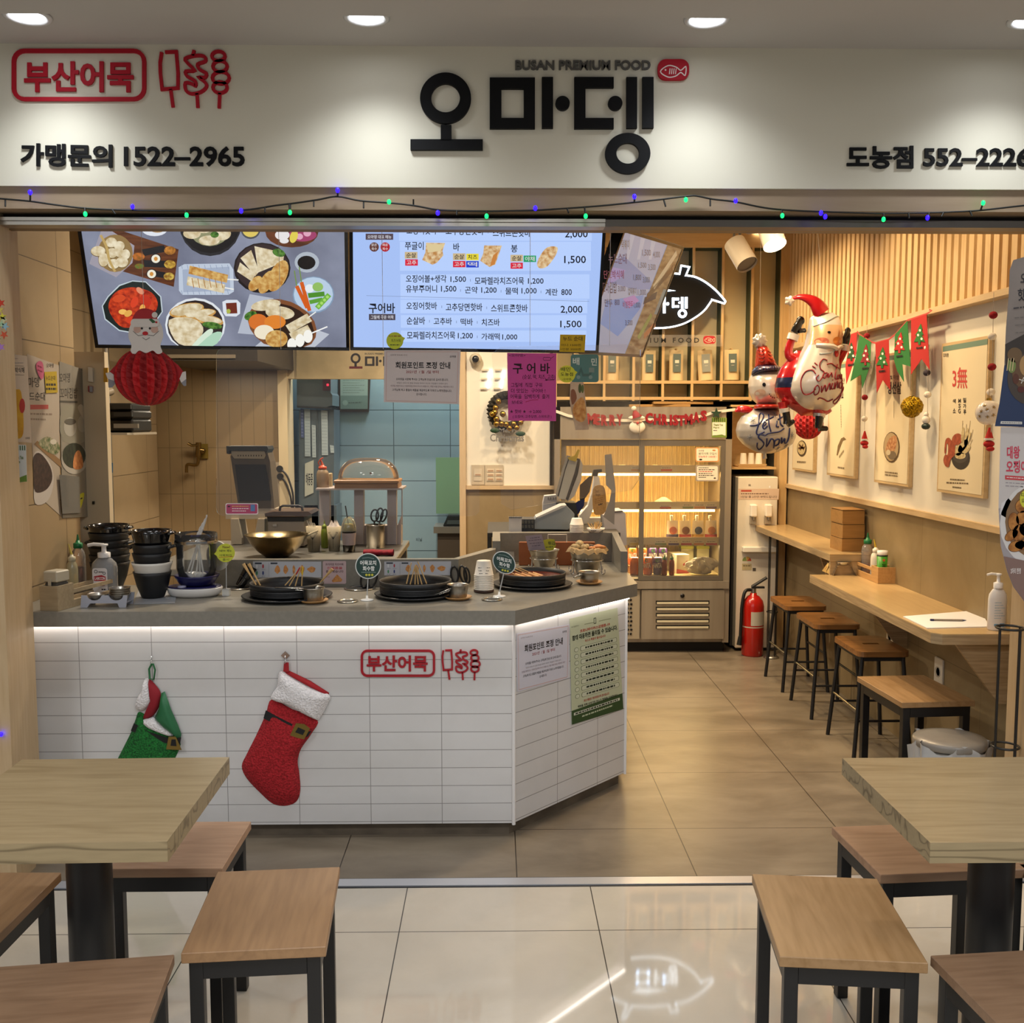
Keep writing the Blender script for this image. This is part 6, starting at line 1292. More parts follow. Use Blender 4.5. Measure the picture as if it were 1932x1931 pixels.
q=spline([(a,b,r)for a,b,r in hp],5);m.tube([bxy(a,b)for a,b,r in q],1,18,fr_,rs=[r*U for a,b,r in q],sq=.62);m.build('pointed_hat',sb,world=True)
m=MB(fw_);c=bxy(622,158);m.grid(lambda i,j:tuple(c+Vector((math.cos(i*2*PI)*math.sin(j*PI),.6*math.sin(i*2*PI)*math.sin(j*PI),math.cos(j*PI)))*(U*50*(1+.16*math.cos(5*math.atan2(math.cos(j*PI),math.cos(i*2*PI)*math.sin(j*PI)+1e-6))))),32,16,cu=True);m.build('hat_bobble',sb,world=True)
for pts,cuff,mit,th in(([(720,790,80),(640,740,62),(640,650,56),(672,560,50)],((668,575),(690,510),62),[(690,500,56),(725,430,62),(760,365,48)],[(740,470,40),(800,470,26)]),([(1160,930,38),(1165,820,52),(1205,740,52),(1236,680,48)],((1236,692),(1244,630),54),[(1246,620,52),(1258,540,54),(1270,470,34)],[(1225,560,34),(1195,535,20)])):
    m=MB();q=spline(pts,5);m.tube([bxy(a,b,.03)for a,b,r in q],1,14,fr_,rs=[r*U for a,b,r in q],sq=.7);m.build('arm',sb,world=True)
    m=MB();m.cyl(bxy(*cuff[0],.03),bxy(*cuff[1],.03),cuff[2]*U,n=16,m=fw_);m.build('cuff',sb,world=True)
    m=MB();q=spline(mit,5);m.tube([bxy(a,b,.03)for a,b,r in q],1,12,fbk,rs=[r*U for a,b,r in q],sq=.6);m.ball(bxy(mit[-1][0],mit[-1][1],.03),mit[-1][2]*U,fbk,12,8,(1,.6,1));q=spline(th,4);m.tube([bxy(a,b,.03)for a,b,r in q],1,10,fbk,rs=[r*U for a,b,r in q],sq=.6);m.ball(bxy(th[-1][0],th[-1][1],.03),th[-1][2]*U,fbk,10,6,(1,.6,1));m.build('mitten',sb,world=True)
for leg,fur,boot,toe in(([(560,1240,70),(570,1320,56)],((566,1310),(572,1360)),[(578,1350,52),(590,1430,52),(590,1480,56)],[(590,1485,40),(650,1455,26)]),([(940,1300,90),(950,1370,78)],((945,1365),(940,1405)),[(940,1395,62),(930,1480,55),(930,1520,52)],[(930,1520,46),(1005,1528,28)])):
    m=MB();q=spline(leg,4);m.tube([bxy(a,b,.02)for a,b,r in q],1,14,fr_,rs=[r*U for a,b,r in q],sq=.7);m.build('leg',sb,world=True)
    m=MB();m.cyl(bxy(*fur[0],.0),bxy(*fur[1],.0),boot[0][2]*U*1.05,n=14,m=fw_);m.build('fur_trim',sb,world=True)
    m=MB();q=spline(boot,4);m.tube([bxy(a,b,-.01)for a,b,r in q],1,14,fbk,rs=[r*U for a,b,r in q],sq=.7);q=spline(toe,4);m.tube([bxy(a,b,-.01)for a,b,r in q],1,12,fbk,rs=[r*U for a,b,r in q],sq=.8);m.ball(bxy(toe[-1][0],toe[-1][1],-.01),toe[-1][2]*U,fbk,10,6);m.build('boot',sb,world=True)
m=MB();w_=U*6.5
for L_ in([(945,812),(900,800),(865,850),(872,905),(905,935),(890,985),(850,1032),(825,1000),(850,965)],[(940,945),(905,950),(892,985),(915,1000),(938,952),(945,995)],[(952,948),(956,990),(985,940),(998,990)],[(1075,850),(1042,930),(1030,1000),(1055,1008)],[(940,855),(990,845),(1040,872),(1112,895)],[(1105,960),(1068,970),(1066,1005),(1092,995),(1108,955),(1115,1008)],[(1152,950),(1132,985),(1142,1010),(1124,1030)],[(820,955),(790,912),(730,930),(690,1010),(690,1100),(722,1166),(780,1160),(822,1110)],[(838,1070),(810,1110),(818,1172),(852,1160),(860,1105),(838,1070)],[(880,1080),(886,1150),(915,1070),(932,1140),(965,1050),(976,1122)],[(1000,1050),(990,1110),(1015,1110)],[(1030,1042),(1026,1112),(1060,1032),(1070,1102)],[(1130,1040),(1092,1050),(1092,1100),(1124,1092),(1138,1045),(1125,1180),(1080,1265),(1046,1240),(1090,1200),(1176,1085)],[(865,1222),(880,1206),(930,1220),(980,1242),(1030,1216)],[(795,870),(822,892)],[(818,835),(842,862)],[(1000,1015),(1003,1020)]):body.stroke(m,L_,w_,crim,5,.003)
m.build('script_lettering',sb,world=True)
m=MB(M('c9c4ba',.4));a=bxy(1000,260,.04);m.cyl(a,(a.x-.02,a.y+.1,SHOP_Z-.002),.0008,n=5);m.build('string',sb,world=True)
YN=5.40
def nxy(a,b,dy=0):return onY(*C2(a,b),YN)+Vector((0,dy,0))
UN=U*YN/YB
sn=thing('snowman_balloon','white foil snowman balloon with a red knitted hat, behind the bearded balloon','balloon',tuple(nxy(370,1790)))
low=Puff([(1310,240,510),(1340,205,560),(1400,110,620),(1470,68,660),(1550,52,684),(1620,66,680),(1690,120,650),(1740,190,580),(1775,270,500),(1795,330,430)],YN,C2,.14)
m=MB();low.mesh(m,fgy,nv=34);m.build('lower_ball',sn,world=True)
hd=Puff([(890,260,520),(930,222,545),(1000,195,560),(1080,188,566),(1160,205,556),(1220,235,530),(1265,275,490),(1285,320,450)],YN,C2,.12)
m=MB();hd.mesh(m,fw_,nv=30);h_=m.build('head',sn,world=True)
m=MB();hd.spot(m,292,1065,16,21,fbk,.003);m.build('eye',h_).matrix_basis=Matrix.Identity(4)
m=MB();hd.stroke(m,[(395,1085),(440,1080),(490,1085)],UN*24,M('9c2a1c',.35));m.build('nose',h_).matrix_basis=Matrix.Identity(4)
m=MB();[hd.spot(m,x,y,6,6,fbk,.004,8)for x,y in((348,1166),(362,1186),(382,1200),(408,1205),(436,1202),(462,1192))];hd.spot(m,265,1150,45,38,foil('foil_blush','d8b8a4',.3),.002);m.build('smile',h_).matrix_basis=Matrix.Identity(4)
ht=Puff([(640,290,380),(680,272,402),(760,262,440),(830,258,475),(880,248,505)],YN,C2,.08);m=MB();ht.mesh(m,foil('foil_hat','b8301c',.25),nv=18);
for r in range(5):ht.stroke(m,[(275+0,690+r*38),(300,705+r*38),(320,690+r*38)],UN*4,M('7a1a12',.4));ht.stroke(m,[(360,700+r*38),(390,718+r*38),(420,705+r*38)],UN*4,M('7a1a12',.4))
m.build('knitted_hat',sn,world=True)
bd=Puff([(845,300,480),(870,255,520),(900,230,530),(930,220,300),(958,216,250)],YN-.03,C2,.09);m=MB();bd.mesh(m,fnv,nv=12)
for i in range(9):bd.stroke(m,[(270+i*27,868),(262+i*27,912)],UN*3,M('5a2438',.4))
m.build('hat_band',sn,world=True)
m=MB(fgy);c=nxy(302,590);m.grid(lambda i,j:tuple(c+Vector((math.cos(i*2*PI)*math.sin(j*PI),.6*math.sin(i*2*PI)*math.sin(j*PI),math.cos(j*PI)))*(UN*78*(1+.10*math.cos(9*math.atan2(math.cos(j*PI),math.cos(i*2*PI)*math.sin(j*PI)+1e-6))))),40,18,cu=True);m.build('hat_bobble',sn,world=True)
sc_=Puff([(1262,275,500),(1285,250,520),(1318,240,520)],YN-.03,C2,.11);m=MB();sc_.mesh(m,foil('foil_scarf','b02414',.25),nv=8);m.build('scarf',sn,world=True)
m=MB();m.tube([nxy(235,1335),nxy(180,1325),nxy(130,1320),nxy(80,1322),nxy(38,1345)],1,12,fr_,rs=[UN*r for r in(26,46,52,42,10)],sq=.6);m.build('mitten',sn,world=True)
m=MB();m.tube([nxy(360,1780),nxy(358,1815),nxy(358,1850)],1,10,fgy,rs=[UN*r for r in(22,26,38)],sq=.5);m.build('valve_tail',sn,world=True)
m=MB();w_=UN*8
for L_ in([(150,1495),(230,1480),(290,1395),(275,1366),(245,1400),(228,1480),(205,1560),(225,1590),(282,1560)],[(270,1502),(300,1472),(286,1455),(265,1500),(280,1530),(312,1498)],[(345,1380),(328,1470),(346,1560)],[(300,1442),(390,1402)],[(420,1445),(405,1500),(432,1508)],[(465,1380),(452,1470),(482,1505)],[(430,1432),(495,1400)],[(290,1600),(330,1575),(430,1560),(490,1525)],[(290,1602),(240,1590),(226,1620),(270,1660),(290,1700),(270,1750),(236,1722),(225,1680)],[(310,1630),(322,1720),(350,1640),(380,1650),(402,1730)],[(420,1640),(396,1660),(402,1710),(440,1690),(440,1642),(415,1640)],[(465,1620),(472,1682),(500,1632),(512,1682),(545,1650),(560,1520)]):low.stroke(m,L_,w_,nav,5,.003)
for x,y in((150,1620),(595,1600),(455,1735),(180,1440),(540,1705),(415,1375)):
    for dx,dy in((0,34),(20,14),(-20,14)):low.stroke(m,[(x-dx,y-dy),(x+dx,y+dy)],UN*2.2,M('6f7884',.5),2,.002)
m.build('script_lettering',sn,world=True)
m=MB(M('c9c4ba',.4));a=nxy(302,540);m.cyl(a,(a.x+.02,a.y+.1,SHOP_Z-.002),.0008,n=5);m.build('string',sn,world=True)
def honeycomb(mb,c,rx,rz,m,m2,n=26,cells=9):
    for k in range(n):
        a0=2*PI*k/n
        def F(i,j):z=math.cos(j*PI);s=math.sin(j*PI);w=(.5+.42*math.cos(cells*2*PI*j+PI*(k%2)));a=a0+(i-.5)*2*PI/n*1.0;r=rx*s*(1-.16*(1-abs(2*i-1))*w-.05);return(c[0]+r*math.cos(a),c[1]+r*math.sin(a),c[2]+rz*z)
        mb.grid(F,3,34,m if k%2 else m2,smooth=False)
hr1,hr2=M('b5121a',.7),M('8e0d14',.7)
hc=thing('honeycomb_ball','red paper honeycomb ball hanging behind the bearded balloon boots','ornament',tuple(onY(1524,772,5.8)))
m=MB();c=onY(1525,800,5.8);r_=onY(1554,800,5.8).x-c.x;honeycomb(m,c,r_,r_,hr1,hr2);m.build('paper_ball',hc,world=True)
m=MB(M('c9c4ba',.4));m.cyl((c.x,c.y,c.z+r_),(c.x,c.y,SHOP_Z-.002),.0008,n=5);m.build('string',hc,world=True)
# paper figure hanging over the counter
YH=3.58
def T3(a,b):return(a/2.76,400+b/2.76)
hs=thing('paper_honeycomb_figure','hanging paper figure with white beard, red hat and red honeycomb body','ornament',tuple(onY(277,770,YH)))
c=onY(277,711,YH+.07);rx=(onY(340,711,YH+.07).x-onY(217,711,YH+.07).x)/2;rz=onY(277,656,YH+.07).z-c.z;m=MB();honeycomb(m,c,rx,rz,hr1,hr2,28,10);m.build('honeycomb_body',hs,world=True)
card_w=M('d8d2cc',.7);S=wall_sheet(YH)
S.slab([T3(*p)for p in spline([(668,640),(690,575),(760,555),(830,575),(850,640),(835,695),(845,730),(820,740),(795,722),(760,735),(725,722),(700,742),(680,725),(684,695)],4,True)],.001,card_w);
for s_ in(-1,1):S.line([T3(760+s_*3,640),T3(760+s_*40,645),T3(760+s_*68,620)],.9,M('5a524e',.7),2);S.disc(*T3(760+s_*45,612),7,M('c9a596',.7),1);S.disc(*T3(760+s_*21,607),2.2,M('1a1412',.6),2)
S.line([T3(742,655),T3(760,667),T3(780,655)],.8,M('5a524e',.7),2);S.disc(*T3(757,633),5.4,M('b8121a',.6),3,3.8);S.done('face_card',hs)
S=wall_sheet(YH-.002);S.slab([T3(*p)for p in spline([(690,570),(705,525),(745,502),(800,515),(815,545),(820,575),(760,560)],4,True)],.001,M('a8222a',.7));S.poly([T3(*p)for p in rrect(680,557,830,600,20)],card_w,2);S.disc(*T3(806,537),5.5,card_w,2);S.poly([T3(*p)for p in((775,560),(790,555),(815,575),(795,580))],M('2f5a34',.7),3);S.disc(*T3(815,575),2,M('b8121a',.6),4);S.done('hat_card',hs)
for s_,P,Q_,R_ in((-1,[(690,745),(600,800),(555,850),(610,885),(700,900)],[(550,840),(575,835),(615,865),(608,885),(560,868)],[(562,868),(608,885),(585,915),(565,915)]),(1,[(860,745),(930,800),(968,850),(930,885),(850,900)],[(968,830),(950,835),(935,870),(945,890),(970,870)],[(940,885),(970,868),(970,905),(958,908)])):
    S=wall_sheet(YH+.07);S.slab([T3(*p)for p in P],.001,M('a8141c',.7));S.poly([T3(*p)for p in Q_],card_w,2);S.poly([T3(*p)for p in R_],M('8a8a90',.7),1);S.done('arm_card',hs)
m=MB(M('c9c4ba',.4));a=onY(271,581,YH);m.cyl(a,(a.x,a.y,SHOP_Z-.002),.0008,n=5);m.build('string',hs,world=True)
# ================================================================== BANNERS AT THE RIGHT POST
YP=3.192
def C5(a,b):return(1780+a/2.974,480+b/2.974)
S=wall_sheet(YP-.004);top_m=mottle('banner_grey_print','8b8078','7d736c',6,.55);S.slab([(1912,491),(1990,468),(1990,806),(1932,806),(1877,804.5),(1886,760),(1895,690),(1898,620),(1903,560),(1905,510)],.0007,top_m)
S.poly([(1895,690),(1990,640),(1990,806),(1932,806),(1877,804.5),(1886,760)],M('2b3a5c',.5),1);S.poly([(1896,650),(1990,600),(1990,760),(1925,740),(1897,690)],M('3a322c',.5),2);S.disc(1945,715,45,M('4a4038',.5),3,50);S.disc(1945,705,36,M('6a4e34',.5),4,34)
for x,y,rx,ry,c in((1908,690,8,14,'7a8a4a'),(1916,715,6,10,'5c3424'),(1914,670,14,14,'6f5638'),(1935,690,12,20,'b08a58'),(1926,735,7,6,'5a2a22')):S.disc(x,y,rx,M(c,.5),5,ry)
for x in(1902,1907,1912):S.line([(x,676),(x-3,700)],1.6,M('d0b88a',.5),6)
S.line([(1922,716),(1934,720)],1.4,M('e8e2d4',.5),6);S.line([(1926,724),(1931,712)],1.4,M('e8e2d4',.5),6)
S.text('오마뎅',1925,515,1965,536,M('1b1a22',.5),.01,3);S.text('핫바',1920,545,1950,568,M('1b1a22',.5),.01,3);S.scrawl(1912,582,1960,576,M('3a3638',.5),2.4,3,6)
for i in range(3):S.scrawl(1914+i,600+i*14,1970,596+i*14,M('6a625c',.5),1.4,3,7)
S.poly([(1888,795),(1928,796),(1928,801),(1887,800)],M('d8d4cc',.5),3);S.scrawl(1890,797.5,1926,798.5,M('5a5a60',.5),1.2,4,10)
tag(S.done('hanging_banner'),'grey and navy food banner hanging at the right shopfront post','banner')
S=wall_sheet(YP);S.slab([(1888,806),(1990,806),(1990,1150),(1932,1135),(1912,1108),(1900,1078),(1888,1030),(1884,960)],.0007,M('cfc8c4',.55))
S.text('대왕',1899.5,842,1924,866,M('d0455a',.5),.03,2);S.text('오징어튀김',1898,869,1966,893,M('d0455a',.5),.03,2);S.poly([(1896,897),(1990,903),(1990,911),(1896,905)],M('cf4a4e',.5),2);S.scrawl(1899,901,1960,905,M('f0e0dc',.5),1.6,3,12)
for i in range(2):S.scrawl(1897,911+i*6,1965,915+i*6,M('9a9094',.5),1.4,2,10)
S.poly([(1884,960),(1990,930),(1990,1150),(1932,1135),(1912,1108),(1900,1078),(1888,1030)],M('a7a0a2',.5),1);S.poly([(1889,950),(1902,940),(1925,965),(1910,985),(1886,970)],M('dcd8d8',.5),2);S.disc(1962,990,76,M('dedad6',.5),2,82);S.disc(1964,985,68,M('8a6a48',.5),3,72);nug=mottle('print_nuggets','8f5420','c98a42',50,.5)
for i,(x,y,rx,ry)in enumerate(((1912,985,10,17),(1922,1005,12,16),(1930,978,13,15),(1908,1010,8,14),(1918,1030,10,16),(1932,1028,9,18),(1940,1000,14,18),(1928,955,13,12),(1950,970,16,16),(1945,1045,12,12),(1960,1020,16,18),(1975,990,14,20))):S.disc(x,y,rx+1,M('6a3e18',.5),4,ry+1,rot=.3*i);S.disc(x,y,rx,nug,5,ry,rot=.3*i)
S.poly([(1893,1050),(1990,1070),(1990,1150),(1932,1135),(1912,1108),(1900,1078)],M('8a6f66',.5),6);S.text('2마리 한정',1906,1072,1925,1083,M('e8e0dc',.5),.02,7);S.poly(circ(1935,942,12,17,24),M('d4d23e',.6),8);S.text('대왕',1926,930,1944,938,dk,.01,9);S.text('오징어',1926,941,1945,949,dk,.01,9)
tag(S.done('hanging_banner'),'pale banner with pink letters and a bowl of fried pieces at the right shopfront post','banner')
# ================================================================== TRACK SPOTS AND SHOP DOWNLIGHT
spw=M('e6dcca',.4)
def track_spot(label,u0,v0,u1,v1,y,lit,rad):
    a,b=onY(u0,v0,y),onY(u1,v1,y-.08);g=thing('track_spotlight',label,'spotlight',tuple(a),0,'white ceiling spotlights')
    m=MB(spw);m.cyl(a,b,rad,n=24,cap=False);d=(b-a).normalized();m.cyl(a-d*.001,a,rad,n=24);m.build('barrel',g,world=True)
    m=MB(lamp_w if lit else M('55504a',.4));m.cyl(b-d*.012,b-d*.010,rad*.94,n=24);m.build('lamp',g,world=True)
    m=MB(M('6a645a',.5));mid=a+d*.06;m.tube([(mid.x-.02,mid.y,mid.z+rad*.5),(mid.x-.03,mid.y,mid.z+rad+.02),(mid.x,mid.y,max(mid.z+rad+.03,SHOP_Z-.03))],.006,8);m.cyl((mid.x,mid.y,mid.z+rad*.6),(mid.x,mid.y,SHOP_Z-.012),.007,n=8);m.build('bracket',g,world=True)
    m=MB(spw);m.cyl((mid.x,mid.y,SHOP_Z-.014),(mid.x,mid.y,SHOP_Z-.001),.05,n=20);m.build('ceiling_plate',g,world=True)
track_spot('white track spotlight aimed down at the snowman balloon',1386,459,1410,500,5.3,False,.056)
track_spot('white track spotlight with a lit lamp near the slatted wall',1443,405,1462,463,5.0,True,.056)
p=onZ(1428,443,SHOP_Z);downlight(p.x,p.y,SHOP_Z,'warm round downlight in the shop ceiling between the two white spotlights',lamp_w,.075)
# ================================================================== THINGS ON THE COUNTER
def cz(u,v,z=TOP):return onZ(u,v,z)
def mpp(y):return y/FPX
blk=M('121315',.38);blkm=mottle('cast_black','17181a','0d0e0f',20,.5);blk_g=M('0b0b0d',.12,coat=.5);bamboo=wood('bamboo_stick','c9a771','a9854f','z',1.5,.6,.2);wsau=wood('wood_saucer','a97f4c','8a6234','x',1.2,.5,.3)
paperc=M('e6e0d4',.6);inox=mat('inox','b4b0a6',.2,1.0);inox_b=mat('inox_brushed','a8a297',.32,1.0)
def pot(label,u0,u1,vc,pu0,pu1,rimv,contents=None):
    c=cz((pu0+pu1)/2,vc);k=mpp(c.y)*1.0;R=(u1-u0)/2*k;PR=(pu1-pu0)/2*k;ht=onY((u0+u1)/2,rimv,c.y).z-TOP
    g=thing('black_pot',label,'pot',(c.x,c.y,TOP),0,'black fish cake pots on the counter')
    m=MB(blk);m.lathe([(0,.002),(PR*.86,.002),(PR*.97,.008),(PR,.013),(PR*.97,.015),(PR*.84,.010),(0,.010)],n=44);m.build('saucer',g)
    m=MB(blkm);pr=[(0,.0105),(R*.9,.0105),(R*.96,.016)]
    for i in range(4):z=.018+i*(ht*.62-.018)/4;pr+=[(R*.985,z),(R*.985,z+ht*.085),(R*.955,z+ht*.11)]
    pr+=[(R*.99,ht*.7),(R,ht),(R*.97,ht),(R*.95,ht*.7),(R*.93,.022),(0,.022)];m.lathe(pr,n=48);m.build('pan',g)
    return g,c,R,ht
p1_,c1,R1,h1=pot('black ridged pot in its saucer beside the tilted black cup',472,611,1128,457,627,1098)
p2_,c2,R2,h2=pot('black ridged pot in its saucer, middle of the three on the counter',719,856,1125,706,862,1094)
p3_,c3,R3,h3=pot('black ridged pot with fish cakes in its saucer at the counter bend',939,1067,1106,928,1081,1079)
MB(mottle('fishcake_broth','4a1a0c','6e2c14',30,.15)).lathe([(0,h3*.72),(R3*.95,h3*.72)],n=36).build('broth',p3_)
def stick(label,c,a,b,r=.0024,flat=False,tip=None,group='skewers in the black pots',nm='bamboo_skewer'):
    """a (u,v) lower end, b (u,v) upper end, both near the pot's own depth"""
    A=onY(*a,c[0]);B=onY(*b,c[1]);g=thing(nm,label,'skewer',tuple(A),0,group)
    m=MB(bamboo)
    if flat:d=(B-A);m.tube([A,A+d*.5,B],1,6,rs=[r,r*1.3,r*2.6],sq=.4)
    else:m.cyl(A,B,r,r*.9,n=8)
    m.build('stick',g,world=True)
    if tip:m=MB(M(tip,.6));d=(B-A).normalized();m.cyl(B-d*.03,B,r*1.25,n=8);m.build('coloured_tip',g,world=True)
    return g
stick('flat bamboo fork leaning outwards in the first pot, towards the tilted black cup',(c1.y-.02,c1.y-.02),(483,1104),(459,1064),.0026,True)
stick('flat bamboo fork leaning outwards in the first pot, just inside the other fork',(c1.y-.02,c1.y-.02),(491,1105),(469,1064),.0026,True)
for i,(a,b,tp,lb)in enumerate((((538,1105),(565,1074),None,'most slanted plain skewer of the fan in the first pot'),((546,1106),(566,1071),'a8242c','red-tipped skewer in the fan of the first pot'),((557,1106),(568,1069),None,'nearly upright plain skewer in the fan of the first pot'),((569,1106),(571,1070),'d3b02a','yellow-tipped upright skewer in the first pot'))):stick(lb,(c1.y,c1.y),a,b,tip=tp)
stick('pale wooden spoon handle leaning out of the first pot over the ladle cup',(c1.y,c1.y),(604,1100),(627,1074),.0034,True)
for i,(a,b,lb)in enumerate((((767,1102),(776,1062),'first skewer of the fan in the middle pot, leaning the most to the holes side'),((774,1103),(783,1068),'second skewer of the fan in the middle pot'),((783,1103),(784,1066),'upright skewer at the centre of the middle pot'),((789,1103),(785,1067),'skewer just past the upright one in the middle pot'),((805,1102),(788,1060),'skewer of the middle pot leaning towards the small saucepan'),((796,1103),(786,1069),'skewer between the upright and the outermost one in the middle pot'))):stick(lb,(c2.y,c2.y),a,b)
fck=mottle('fishcake_skin','a9703a','c9985a',40,.5)
for i,(a,b,lb)in enumerate((((951,1075),(978,1088),'first'),((962,1073),(990,1088),'second'),((972,1073),(1003,1087),'third'),((978,1072),(1012,1086),'fourth'))):
    A=onY(a[0],a[1],c3.y+.03);A.z=max(A.z,TOP+h3*.95);B=Vector((onY(b[0],b[1],c3.y).x,c3.y-.02+.01*i,TOP+h3*.74));g=thing('fishcake_skewer','%s fish cake skewer from the round sign in the pot at the counter bend'%lb,'skewer',tuple(A),0,'fish cake skewers in the pot at the bend')
    m=MB(bamboo);m.cyl(A,B,.0022,n=6);m.build('stick',g,world=True);m=MB(fck);d=(B-A).normalized();s_=d.cross(Vector((0,0,1))).normalized();m.tube([B-d*.015+s_*.006,B+d*.02-s_*.006,B+d*.05+s_*.008,B+d*.07],.011,8,sq=.5);m.build('fish_cake',g,world=True)
def saucepan(label,u0,u1,vt,vb,su0,su1,sv,h0,h1,slab):
    c=cz((su0+su1)/2,sv);k=mpp(c.y);r=(u1-u0)/2*k;SR=(su1-su0)/2*k;ht=onY((u0+u1)/2,vt,c.y).z-TOP-.008
    s=MB(wsau);s.lathe([(0,0),(SR*.7,0),(SR,.010),(SR*.97,.012),(SR*.66,.004),(0,.004)],n=36);s_=s.build('wooden_saucer',loc=(c.x,c.y,TOP));tag(s_,slab,'saucer','wooden saucers under the small pans')
    g=thing('steel_cup_pan',label,'pan',(c.x,c.y,TOP+.0045),0,'small steel pans on wooden saucers')
    m=MB(inox_b);m.lathe([(0,0),(r*.78,0),(r*.86,.006),(r*.92,ht*.6),(r*.97,ht*.93),(r*1.04,ht),(r*1.0,ht),(r*.9,ht*.9),(r*.8,.008),(0,.006)],n=36);m.build('bowl',g)
    a=onY(*h0,c.y-.02);b=onY(*h1,c.y-.03);m=MB(inox);m.tube([a+Vector((0,-.004,.004)),b+Vector((0,-.006,.003)),b+Vector((-.004,0,0)),b+Vector((0,.006,-.003)),a+Vector((0,.004,-.004))],.002,8);m.build('handle',g,world=True)
saucepan('small steel pan beside the black pot next to the tilted cup',572,614,1107,1136,563,620,1137,(573,1113),(521,1110),'wooden saucer under the small pan by the first black pot')
saucepan('small steel pan beside the paper cup stack',856,896,1101,1132,837,891,1131,(858,1110),(812,1127),'wooden saucer under the small pan by the paper cup stack')
saucepan('small steel pan near the steel snack bowls at the counter end',1092,1132,1077,1099,1086,1137,1102,(1103,1083),(1084,1090),'wooden saucer under the small pan at the counter end')
def ring(u,v,w,label):
    c=cz(u,v);r=w/2*mpp(c.y);g=thing('counter_hole_ring',label,'counter ring',(c.x,c.y,TOP),0,'steel rings set in the counter')
    m=MB(inox);m.lathe([(r*.78,.0005),(r,.0005),(r,.003),(r*.92,.0045),(r*.8,.003),(r*.78,.0005)],n=32);m.build('rim',g);m=MB(M('0c0c0c',.7));m.lathe([(0,.0012),(r*.79,.0012)],n=28);m.build('opening',g)
    return c,r
rgA,_=ring(448,1110,54,'steel ring in the counter holding the tilted black cup');rgB,_=ring(679,1111,60,'steel ring in the counter behind the first round green sign');ring(656,1135.5,40,'empty steel ring in the counter between the first and the middle pot');ring(928,1132,40,'empty steel ring in the counter by the second round green sign')
g=thing('black_cup','glossy black cup tilted in a steel counter ring','cup',tuple(rgA));m=MB(blk_g);a=onY(452,1106,rgA.y);b=onY(474,1070,rgA.y+.01);m.cyl(a,b,.017,.026,n=28,cap=False);d=(b-a).normalized();m.cyl(a,a+d*.002,.017,n=28);m.build('cup_body',g,world=True);m=MB(M('050506',.6));m.cyl(b-d*.05,b-d*.048,.0235,n=24);m.build('inside',g,world=True)
def scissors(label,c,loops,tips,nm='scissors',grp=None):
    g=thing(nm,label,'scissors',tuple(c),0,grp)
    for(u,v,ru,rv,rot)in loops:
        P=[onY(u+ru*math.cos(t)*math.cos(rot)-rv*math.sin(t)*math.sin(rot),v+ru*math.cos(t)*math.sin(rot)+rv*math.sin(t)*math.cos(rot),c.y)for t in[i*PI/10 for i in range(20)]];m=MB(blk);m.tube(P,.0042,8,closed=True);m.build('handle_loop',g,world=True)
    m=MB(blk)
    for a,b in tips:m.tube([onY(*a,c.y),onY(*b,c.y)],.005,8,sq=.5)
    m.build('shank',g,world=True);return g
scissors('black handled scissors standing in the ring behind the first round green sign',rgB,((688,1094,7,15,.15),(703,1094,7,15,.35)),(((690,1106),(686,1112)),((698,1106),(689,1112))))
c=cz(872,1106);scissors('black handled scissors standing behind the middle pot next to the paper cups',c,((858,1084,7,15,-.1),(874,1084,6,16,-.2),(881,1086,5,15,-.15)),(((860,1098),(868,1105)),((875,1099),(872,1106))))
def round_sign(label,cu,cv,r,base,ang=0.0,tilt=0.0,group='round green signs on the counter'):
    c=cz(*base);g=thing('counter_sign',label,'sign',(c.x,c.y,TOP),0,group);y=c.y-.004
    S=wall_sheet(y);k=1+tilt
    P=[(cu+r*math.cos(a)*k,cv+r*math.sin(a))for a in[i*PI/16 for i in range(32)]];P=[(u+(u-cu)*.0,v+(u-cu)*ang)for u,v in P];S.slab([(cu+(u-cu)*1.08,cv+(v-cv)*1.08)for u,v in P],.002,M('d9dbd6',.5));S.poly(P,M('22403a',.5),1)
    f=lambda a,b:(cu+a*r*k,cv+b*r+a*r*k*ang)
    for s_,a0,b0,a1,b1 in(('어묵꼬치',-.68,-.48,.68,-.06),('회수함',-.45,.0,.55,.40)):
        vs,fs,(x0,y0,x1,y1)=glyphs(s_,.03);L=S.Q([f(a0+(a1-a0)*(x-x0)/(x1-x0),b1+(b0-b1)*(yy-y0)/(y1-y0))for x,yy in vs]);S.add([(p[0],p[1],S.z(2))for p in L],fs,M('e6e8e2',.5))
    S.line([f(-.5,-.66),f(0,-.72),f(.5,-.62)],r*.04,M('8fa39c',.5),2);S.scrawl(*f(-.55,.52),*f(.65,.52),M('9fb0a8',.5),r*.05,2,9)
    for a in(-.22,.02,.27):S.disc(*f(a+.08,.74),r*.10,M('c9c23a',.5),2)
    S.done('disc',g)
    m=MB(clear('acrylic_rod','f4f6f4',.55));m.cyl((c.x,c.y,TOP+.012),onY(cu,cv+r*.9,c.y),.0022,n=8);m.build('rod',g,world=True);m=MB(M('dcdcd8',.4));w=12.5*mpp(c.y);m.lathe([(0,0),(w,0),(w*.95,.003),(w*.2,.006),(w*.15,.018),(0,.018)],n=24);m.build('foot',g)
round_sign('round dark green sign on a clear rod between the first and middle pots',694.5,1068.5,22.5,(692.5,1133))
round_sign('round dark green sign on a clear rod, tilted, beside the pot at the counter bend',951,1062,19.5,(942,1126),.22,.03)
ys=thing('counter_sign','round yellow handwritten sign on a clear stick beside the cutlery jar','sign',(cz(427.5,1124).x,cz(427.5,1124).y,TOP));c=cz(427.5,1124)
